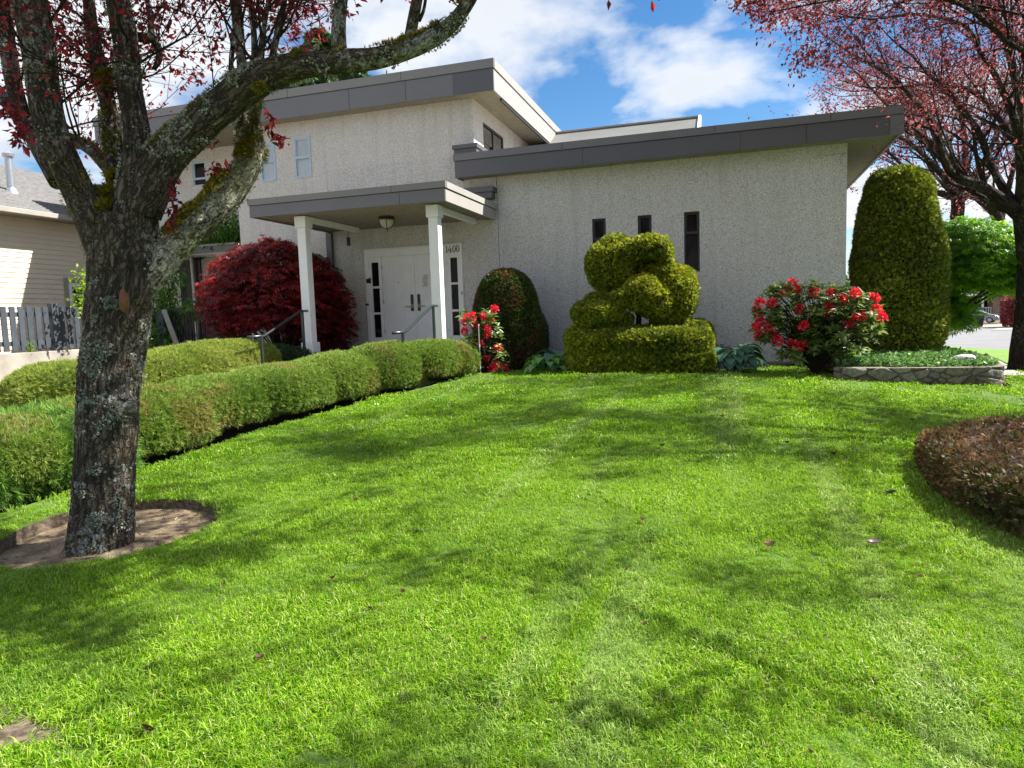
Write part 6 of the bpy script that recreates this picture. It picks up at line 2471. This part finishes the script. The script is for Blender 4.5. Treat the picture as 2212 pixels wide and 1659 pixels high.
ZW = zpx(80, 760, XC)
wl = MB()
wl.box((XC - .22, 2.0, -.3), (XC, 16.5, ZW))
o = wl.build('concrete_wall', MAT['concrete'], None, (XC, 9, -.3), bevel=.015)
tag(o, 'stained concrete retaining wall under the slate-blue fence at the left', 'wall')
ft = zpx(80, 662, XC - .12)
th = Thing('picket_fence', (XC - .12, 10, ZW), 'slate-blue slatted timber fence standing on the concrete wall', 'fence')
th.part('rail', MB().box((XC - .16, 4.0, ZW + .14), (XC - .12, 16, ZW + .24)), MAT['fence'])
th.part('rail', MB().box((XC - .16, 4.0, ft - .22), (XC - .12, 16, ft - .12)), MAT['fence'])
y_ = 6.2
k = 0
while y_ < 15.6:
    if k % 8 == 5:
        th.part('post', MB().box((XC - .17, y_ - .03, ZW + .002), (XC - .03, y_ + .13, ft + .06)), MAT['fence'], bevel=.004)
    else:
        th.part('picket', MB().box((XC - .118, y_, ZW + .03), (XC - .09, y_ + .118, ft - .01 + rng.normal() * .003)), MAT['fence'], bevel=.003)
    y_ += .185
    k += 1
XH = -16.6
ze = zpx(90, 463, XH)
h = Thing('neighbour_house', (XH, 16, .8), 'beige house with lap siding and a pale grey shingle roof beyond the fence', 'house')
sd = MB()
zz_ = .6
while zz_ < ze - .05:
    sd.prism([(XH - .02, zz_), (XH + .016, zz_), (XH, zz_ + .125), (XH - .02, zz_ + .125)], 6.0, 28.0, axis=1)
    zz_ += .125
m_sid = M('cream_siding', (0.78, 0.66, 0.50), .6, .05, 2)
so = h.part('siding', sd, m_sid)
h.part('wall', MB().box((XH - 9, 6.05, .3), (XH - .03, 27.95, ze)), m_sid)
rf = MB()
zr_ = zpx(90, 374, XH - 4.0)
e0 = ze - .06
n_ = 34
for k in range(n_):      # shingle courses
    a0, a1 = k / n_, (k + 1) / n_
    x0_, x1_ = XH + .55 - 4.55 * a0, XH + .55 - 4.55 * a1
    z0_, z1_ = e0 + (zr_ - e0) * a0, e0 + (zr_ - e0) * a1
    rf.add([(x0_, 5.4, z0_ + .03), (x0_, 28.6, z0_ + .03), (x1_ - .02, 28.6, z1_ + .006), (x1_ - .02, 5.4, z1_ + .006), (x0_, 5.4, z0_), (x0_, 28.6, z0_)], [(0, 1, 2, 3), (4, 5, 1, 0)], rng.random())
rf.add([(XH - 4.0, 5.4, zr_), (XH - 4.0, 28.6, zr_), (XH - 8.6, 28.6, e0), (XH - 8.6, 5.4, e0)], [(0, 1, 2, 3)])
m_sh = M('pale_grey_shingles', (0.20, 0.195, 0.195), .9, .3, 9, .5, 40)
ro = h.part('roof', rf, m_sh)
h.part('gutter', MB().box((XH + .50, 5.4, e0 - .10), (XH + .62, 28.6, e0 + .02)), M('gutter_tan', (0.36, 0.33, 0.29), .5), ro, bevel=.01)
h.part('soffit', MB().box((XH - .02, 5.45, e0 - .09), (XH + .499, 28.55, e0 - .07)), MAT['concrete'], ro)
vp = at_x(24, 400, XH - 1.0)
a = MB()
zb_ = e0 + (zr_ - e0) * 1.5 / 4.55
a.tube([(vp[0], vp[1], zb_ - .1), (vp[0], vp[1], zpx(24, 340, XH - 1.0))], .09, 16)
a.tube([(vp[0], vp[1], zpx(24, 340, XH - 1.0)), (vp[0], vp[1], zpx(24, 334, XH - 1.0)), (vp[0], vp[1], zpx(24, 328, XH - 1.0))], [.13, .14, .04], 16)
a.tube([(vp[0], vp[1], zb_ - .15), (vp[0], vp[1], zb_ + .12)], [.22, .10], 16)
h.part('vent_pipe', a, MAT['steel'], ro)
wy0, wy1 = ypx(153, XH), ypx(153, XH) + 1.5
wz0, wz1 = zpx(160, 664, XH), zpx(160, 612, XH)
wf = MB()
wf.box((XH + .01, wy0 - .12, wz0 - .12), (XH + .05, wy1 + .12, wz0))
wf.box((XH + .01, wy0 - .12, wz1), (XH + .05, wy1 + .12, wz1 + .14))
wf.box((XH + .01, wy0 - .12, wz0), (XH + .05, wy0, wz1))
wf.box((XH + .01, wy1, wz0), (XH + .05, wy1 + .12, wz1))
wo_ = h.part('window', wf, M('tan_trim', (0.36, 0.33, 0.24), .6))
wf = MB()
wf.box((XH + .02, wy0 + .001, wz0 + .001), (XH + .06, wy0 + .09, wz1 - .001))
wf.box((XH + .02, wy0 + .09, wz1 - .09), (XH + .06, wy1, wz1 - .001))
wf.box((XH + .02, wy0 + .09, (wz0 + wz1) / 2 - .04), (XH + .06, wy1, (wz0 + wz1) / 2 + .04))
h.part('frame', wf, MAT['white'], wo_)
h.part('pane', MB().box((XH + .012, wy0, wz0), (XH + .022, wy1, wz1)), MAT['glass'], wo_)
# small fresh weed at the foot of the fence and a bright shoot beside the trunk
for u, v, X_, r_, lab in ((65, 755, XC - .05, .09, 'small weed growing at the foot of the slate-blue fence'), (190, 640, XC + .5, .34, 'yellow-green shrub showing beside the plum trunk in front of the fence')):
    p = at_x(u, v, X_)
    k = 60 if r_ < .2 else 260
    mb = MB()
    b0 = np.array([p[0], p[1], p[2] - r_])
    P = p + rng.normal(size=(k, 3)) * [r_ * .4, r_ * .45, r_ * .8]
    for q_ in P[::5]:
        mb.tube([b0, (b0 + q_) / 2 + [0, 0, .03], q_], .004, 4)
    mb.scatter(*tpl_small(.3), P, unit(rng.normal(size=(k, 3)) + [0, 0, .5]), .05 if r_ < .2 else .11)
    tag(mb.build('weed' if r_ < .2 else 'young_shrub', leaf_mat('yellow_green_' + str(u), [(0.14, 0.26, 0.02), (0.26, 0.36, 0.03)], .4), None, b0), lab, 'plant')

# ------------------------------------------------------------------ conifers behind the hall
L_con = leaf_mat('hemlock_needles', [(0.022, 0.055, 0.016), (0.04, 0.09, 0.022), (0.075, 0.14, 0.035)], .15, .6)


def conifer(label, u, v_top, Yd, hgt, rad, seed):
    r = np.random.default_rng(seed)
    tp_ = at_y(u, v_top, Yd)
    base = np.array([tp_[0], Yd, H(tp_[0], Yd)])
    th = Thing('conifer', tuple(base), label, 'tree', 'conifers rising behind the hall')
    tr, lv = MB(), MB()
    top = tp_[2]
    tr.tube([base, (base[0], Yd, (top + base[2]) / 2), (tp_[0], Yd, top)], [.3, .16, .02], 10)
    z_ = top - .3
    lo = top - hgt
    while z_ > lo:
        q = (top - z_) / hgt
        R_ = rad * (.12 + .88 * q ** .8)
        for k in range(6):
            a = r.random() * 6.28
            L = R_ * r.uniform(.65, 1.15)
            o = np.array([math.cos(a), math.sin(a), 0])
            t_ = np.linspace(0, 1, 12)[:, None]
            P = np.array([tp_[0], Yd, z_]) + o * L * t_ + np.array([0, 0, 1]) * (.10 * L * t_ - .38 * L * t_ ** 2)
            tr.tube(P, np.linspace(.025, .006, 12), 4)
            n_ = int(110 * L) + 14
            i = r.random(n_) ** .7
            Q = np.stack([np.interp(i, t_[:, 0], P[:, j]) for j in range(3)], 1)
            sd_ = np.array([-o[1], o[0], 0])
            Q = Q + sd_ * (r.normal(size=(n_, 1)) * .22 * L * (1 - .6 * i[:, None])) + np.array([0, 0, -1]) * (np.abs(r.normal(size=(n_, 1))) * .16)
            lv.scatter(*T_spr[0], Q, unit(o * .5 + r.normal(size=(n_, 3)) * .4 + [0, 0, -.7]), .17 * (.6 + .7 * r.random(n_)))
        z_ -= .26
    th.part('trunk', tr, MAT['bark_s'])
    th.part('crown', lv, L_con)


conifer('drooping dark green conifer behind the upper roof, its tip above the big plum limb', 690, 48, 27, 9, 3.4, 1)
conifer('conifer behind the upper roof, right of the tallest one, only its top showing', 770, 118, 26, 7, 2.4, 2)
conifer('conifer tip just showing over the upper roof beside the big plum limb', 835, 152, 26, 6, 1.3, 3)
conifer('conifer behind the upper roof at the left, seen under the big plum limb', 632, 130, 27, 7, 2.4, 4)

# ------------------------------------------------------------------ across the street
GH = at_d(2160, 640, 95.0)
gz = H(GH[0], GH[1])
hx0, hx1 = at_d(2062, 640, 95)[0], at_d(2260, 640, 95)[0]
hy = GH[1]
th = Thing('far_house', (GH[0], hy, gz), 'grey house with a veranda and half-timbered gable far across the street', 'house')


def zz95(v):
    return at_d(2150, v, 95)[2]


m_hw = M('slate_siding', (0.10, 0.12, 0.15), .7)
th.part('wall', MB().box((hx0 - 6, hy, gz - .5), (hx1 + 4, hy + 9, zz95(636))), m_hw)
rf = MB()
za, zb2 = zz95(636), zz95(600)
rf.add([(hx0 - 7, hy - 2.2, za - .1), (hx1 + 5, hy - 2.2, za - .1), (hx1 + 5, hy + 4.5, zb2), (hx0 - 7, hy + 4.5, zb2), (hx1 + 5, hy + 11, za - .1), (hx0 - 7, hy + 11, za - .1)], [(0, 1, 2, 3), (3, 2, 4, 5)])
th.part('roof', rf, M('grey_shingles', (0.20, 0.20, 0.215), .9, .2, 1))
gx_ = at_d(2215, 640, 92)[0]
g1 = MB()
g1.add([(gx_ - 4.3, hy - 2.6, za), (gx_ + 4.3, hy - 2.6, za), (gx_, hy - 2.6, zz95(603)), (gx_ - 4.3, hy + 2, za), (gx_ + 4.3, hy + 2, za), (gx_, hy + 2, zz95(603))], [(0, 1, 2), (3, 5, 4), (0, 2, 5, 3), (1, 4, 5, 2), (0, 3, 4, 1)])
go_ = th.part('gable', g1, M('cream_render', (0.5, 0.48, 0.44), .8))
g1 = MB()
zp = zz95(603)
g1.bar((gx_ - 4.6, hy - 2.75, za - .1), (gx_, hy - 2.75, zp + .2), .3, .45)
g1.bar((gx_, hy - 2.75, zp + .2), (gx_ + 4.6, hy - 2.75, za - .1), .3, .45)
g1.bar((gx_ - 4.6, hy - 2.7, za - .12), (gx_ + 4.6, hy - 2.7, za - .12), .25, .3)
g1.bar((gx_, hy - 2.68, za), (gx_, hy - 2.68, zp), .15, .2)
for q in (-1, 1):
    g1.bar((gx_ + q * 1.6, hy - 2.68, za), (gx_ + q * .1, hy - 2.68, (za + zp) / 2), .12, .16)
    g1.bar((gx_ + q * 2.0, hy - 2.69, za), (gx_ + q * 2.0, hy - 2.69, (za + zp) / 2), .12, .16)
th.part('timber', g1, M('dark_brown_timber', (0.07, 0.035, 0.025), .7), go_)
th.part('brick_front', MB().box((gx_ - 3.6, hy - 2.4, gz), (gx_ + 4, hy - .002, za - .3)), M('brown_brick', (0.30, 0.20, 0.15), .9, .3, 3))
zr0, zr1 = zz95(683), zz95(663)
vr = MB()
vr.box((hx0 - 5, hy - 2.1, zr0 - .15), (gx_ - 3.7, hy - .002, zr0))
vo = th.part('veranda_floor', vr, MAT['white'])
vr = MB()
vr.box((hx0 - 5, hy - 2.1, zr1 - .06), (gx_ - 3.7, hy - 2.02, zr1))
vr.box((hx0 - 5, hy - 2.09, zr0 + .05), (gx_ - 3.7, hy - 2.03, zr0 + .12))
x = hx0 - 5
while x < gx_ - 3.7:
    vr.box((x, hy - 2.085, zr0 + .121), (x + .07, hy - 2.035, zr1 - .061))
    x += .28
th.part('railing', vr, MAT['white'], vo)
for u in (2128, 2085):
    x = at_d(u, 640, 93)[0]
    th.part('veranda_post', MB().box((x - .12, hy - 2.15, gz), (x + .12, hy - 1.95, za - .15)), MAT['white'])
x = at_d(2137, 640, 95)[0]
wo_ = th.part('window', MB().box((x - .75, hy - .06, zz95(664)), (x + .75, hy - .003, zz95(645))), MAT['white'])
th.part('pane', MB().box((x - .62, hy - .075, zz95(663)), (x + .62, hy - .061, zz95(646))), MAT['glass'], wo_)
# low block of another house to the left, behind the maple
p = at_d(2030, 650, 110)
th = Thing('far_house', (p[0], p[1], H(p[0], p[1])), 'pale house with a brown roof glimpsed beyond the hall corner', 'house')
zt3, zt4 = at_d(2030, 650, 110)[2], at_d(2030, 632, 110)[2]
th.part('wall', MB().box((p[0] - 16, p[1], -1.2), (p[0] + 4, p[1] + 8, zt3)), M('pale_render', (0.5, 0.5, 0.48), .8))
rf = MB()
rf.add([(p[0] - 17, p[1] - .8, zt3), (p[0] + 5, p[1] - .8, zt3), (p[0] + 5, p[1] + 4, zt4), (p[0] - 17, p[1] + 4, zt4), (p[0] + 5, p[1] + 9, zt3), (p[0] - 17, p[1] + 9, zt3)], [(0, 1, 2, 3), (3, 2, 4, 5)])
th.part('roof', rf, M('brown_shingles', (0.22, 0.12, 0.09), .9, .2, 1))


# parked car
def car(label, u, D, heading, mat):
    c = at_d(u, 690, D)
    z = float(H(c[0], c[1]))
    th = Thing('parked_car', (c[0], c[1], z), label, 'car')
    ca, sa = math.cos(heading), math.sin(heading)

    def T_(V):
        V = np.array(V, float)
        return np.column_stack([c[0] + V[:, 0] * ca - V[:, 1] * sa, c[1] + V[:, 0] * sa + V[:, 1] * ca, z + V[:, 2]])
    prof = [(-2.2, .35), (-2.25, .75), (-2.15, .95), (-1.3, 1.02), (-.6, 1.02), (1.15, 1.0), (1.9, .86), (2.2, .66), (2.25, .4), (2.1, .28), (-2.0, .26)]
    secs = [(-.88, .93), (-.9, 1.0), (-.60, 1.02), (.60, 1.02), (.9, 1.0), (.88, .93)]
    V, n_ = [], len(prof)
    for y_, s_ in secs:
        for x_, z_ in prof:
            V.append((x_ * (1 if abs(y_) < .89 else .985), y_, (z_ - .3) * s_ + .3))
    F = [tuple(range(n_)), tuple(range(5 * n_, 6 * n_))[::-1]]
    for i in range(5):
        for j in range(n_):
            F.append((i * n_ + j, (i + 1) * n_ + j, (i + 1) * n_ + (j + 1) % n_, i * n_ + (j + 1) % n_))
    th.part('body', MB().add(T_(V), F), mat, smooth=False, bevel=.05)
    cab = [(-1.75, .98), (-1.25, 1.36), (-.7, 1.45), (.2, 1.43), (.55, 1.33), (1.2, .98)]
    V = []
    for y_, k_ in ((-.78, 1), (-.60, 0), (.60, 0), (.78, 1)):
        for x_, z_ in cab:
            yy = y_
            V.append((x_, yy if z_ < 1 or not k_ else yy * .82, z_))
    F = [tuple(range(6)), tuple(range(18, 24))[::-1]]
    for i in range(3):
        for j in range(5):
            F.append((i * 6 + j, (i + 1) * 6 + j, (i + 1) * 6 + j + 1, i * 6 + j + 1))
    th.part('cabin', MB().add(T_(V), F), mat)
    for sgn in (-1, 1):
        q = [(-1.5, 1.03), (-1.15, 1.33), (-.65, 1.40), (.15, 1.38), (.45, 1.30), (1.0, 1.03)]
        V = [(x_, sgn * (.80 - (z_ - 1) * .30), z_) for x_, z_ in q]
        V += [(x_, y_ + sgn * .01, z_) for x_, y_, z_ in V]
        th.part('side_window', MB().add(T_(V), [tuple(range(6)), tuple(range(6, 12))] + [(j, (j + 1) % 6, 6 + (j + 1) % 6, 6 + j) for j in range(6)]), MAT['glass_sky'])
    for x_ in (-1.35, 1.4):
        for sgn in (-1, 1):
            w_ = MB()
            w_.tube(T_([(x_, sgn * .70, .32), (x_, sgn * .93, .32)]), .32, 20)
            wh = th.part('wheel', w_, MAT['black_plastic'])
            w_ = MB()
            w_.tube(T_([(x_, sgn * .931, .32), (x_, sgn * .945, .32)]), [.20, .17], 14)
            th.part('rim', w_, MAT['steel'], wh)
    for sgn in (-1, 1):
        th.part('headlight', MB().add(T_([(2.13, sgn * .5, .60), (2.13, sgn * .86, .60), (2.0, sgn * .88, .75), (2.02, sgn * .5, .77), (2.27, sgn * .5, .60), (2.2, sgn * .86, .60), (2.1, sgn * .88, .75), (2.1, sgn * .5, .77)]),
                                      [(0, 1, 2, 3), (4, 7, 6, 5), (0, 4, 5, 1), (1, 5, 6, 2), (2, 6, 7, 3), (3, 7, 4, 0)]), M('headlight_glass', (0.7, 0.72, 0.75), .1, .02))
    return th


car('silver-grey car parked in front of the far grey house', 2108, 78, R(-25), M('silver_car_paint', (0.30, 0.32, 0.36), .25, .03, 1, metal=.6))
car('dark car half hidden behind the green maple foliage', 2054, 84, R(10), M('charcoal_car_paint', (0.05, 0.05, 0.06), .25, .03, 1, metal=.4))


def bin_(u, D, label, s=1.0):
    c = at_d(u, 700, D)
    z = float(H(c[0], c[1])) + .02
    th = Thing('wheelie_bin', (c[0], c[1], z), label, 'bin')
    V = []
    for z_, a in ((.10, .27), (.95, .34)):
        V += [(c[0] - a * s, c[1] - a * s, z + z_ * s), (c[0] + a * s, c[1] - a * s, z + z_ * s), (c[0] + a * s, c[1] + a * s, z + z_ * s), (c[0] - a * s, c[1] + a * s, z + z_ * s)]
    th.part('body', MB().add(V, [(0, 3, 2, 1), (4, 5, 6, 7), (0, 1, 5, 4), (1, 2, 6, 5), (2, 3, 7, 6), (3, 0, 4, 7)]), MAT['black_plastic'], bevel=.03)
    th.part('lid', MB().add([(c[0] - .37 * s, c[1] - .40 * s, z + .96 * s), (c[0] + .37 * s, c[1] - .40 * s, z + .96 * s), (c[0] + .37 * s, c[1] + .38 * s, z + 1.0 * s), (c[0] - .37 * s, c[1] + .38 * s, z + 1.0 * s),
                             (c[0] - .33 * s, c[1] - .36 * s, z + 1.02 * s), (c[0] + .33 * s, c[1] - .36 * s, z + 1.02 * s), (c[0] + .33 * s, c[1] + .34 * s, z + 1.08 * s), (c[0] - .33 * s, c[1] + .34 * s, z + 1.08 * s)],
                            [(0, 3, 2, 1), (4, 5, 6, 7), (0, 1, 5, 4), (1, 2, 6, 5), (2, 3, 7, 6), (3, 0, 4, 7)]), MAT['black_plastic'])
    for q in (-1, 1):
        th.part('wheel', MB().tube([(c[0] + q * .26 * s, c[1] + .25 * s, z + .12 * s), (c[0] + q * .33 * s, c[1] + .25 * s, z + .12 * s)], .12 * s, 14), MAT['black_plastic'])
    return th


bin_(2113, 64, 'black wheelie bin at the kerb in front of the silver-grey car', 1.12)
# red-leaved hedge across the street
p = at_d(2216, 700, 62)
L_redh = leaf_mat('photinia_leaves', [(0.12, 0.03, 0.04), (0.22, 0.05, 0.055), (0.42, 0.09, 0.09)], .3, .5, tboost=1.8)
clipped('red_hedge', 'tall red-leaved hedge across the street in front of the far grey house', 'hedge', (p[0], p[1], H(p[0], p[1])),
        [((p[0] + .3, p[1], H(p[0], p[1]) + 1.4), (2.0, 1.6, 1.7), 3.2), ((p[0] + 2.4, p[1], H(p[0], p[1]) + 1.5), (2.2, 1.8, 1.8), 3.2)], L_redh, MAT['core_brown'], [tpl_small(.35)], 110, .26, lump=.2, ls=.8, jitter=.7, depth=.25)
# distant trees along the horizon so the skyline is closed
L_farw = leaf_mat('distant_woodland', [(0.03, 0.07, 0.02), (0.05, 0.10, 0.03), (0.08, 0.14, 0.04)], .1, .7)
fw = MB()
r = np.random.default_rng(9)
for k in range(90):
    a = R(-75 + 150 * k / 90 + r.uniform(-1, 1))
    d_ = r.uniform(190, 330)
    dr = FH * math.cos(a) + R0 * math.sin(a)
    c_ = dr[:2] * d_
    rr_ = r.uniform(7, 13)
    hh = r.uniform(4, 8)
    P, Nn = ell_points((c_[0], c_[1], hh * .45 - 1), (rr_, rr_, hh), 2.0, 420, 1.6, .25, k)
    fw.scatter(*tpl_small(.5), P, unit(Nn + r.normal(size=P.shape) * .6), 1.9)
tag(fw.build('distant_woodland', L_farw), 'distant line of green trees along the horizon', 'trees', kind='stuff')
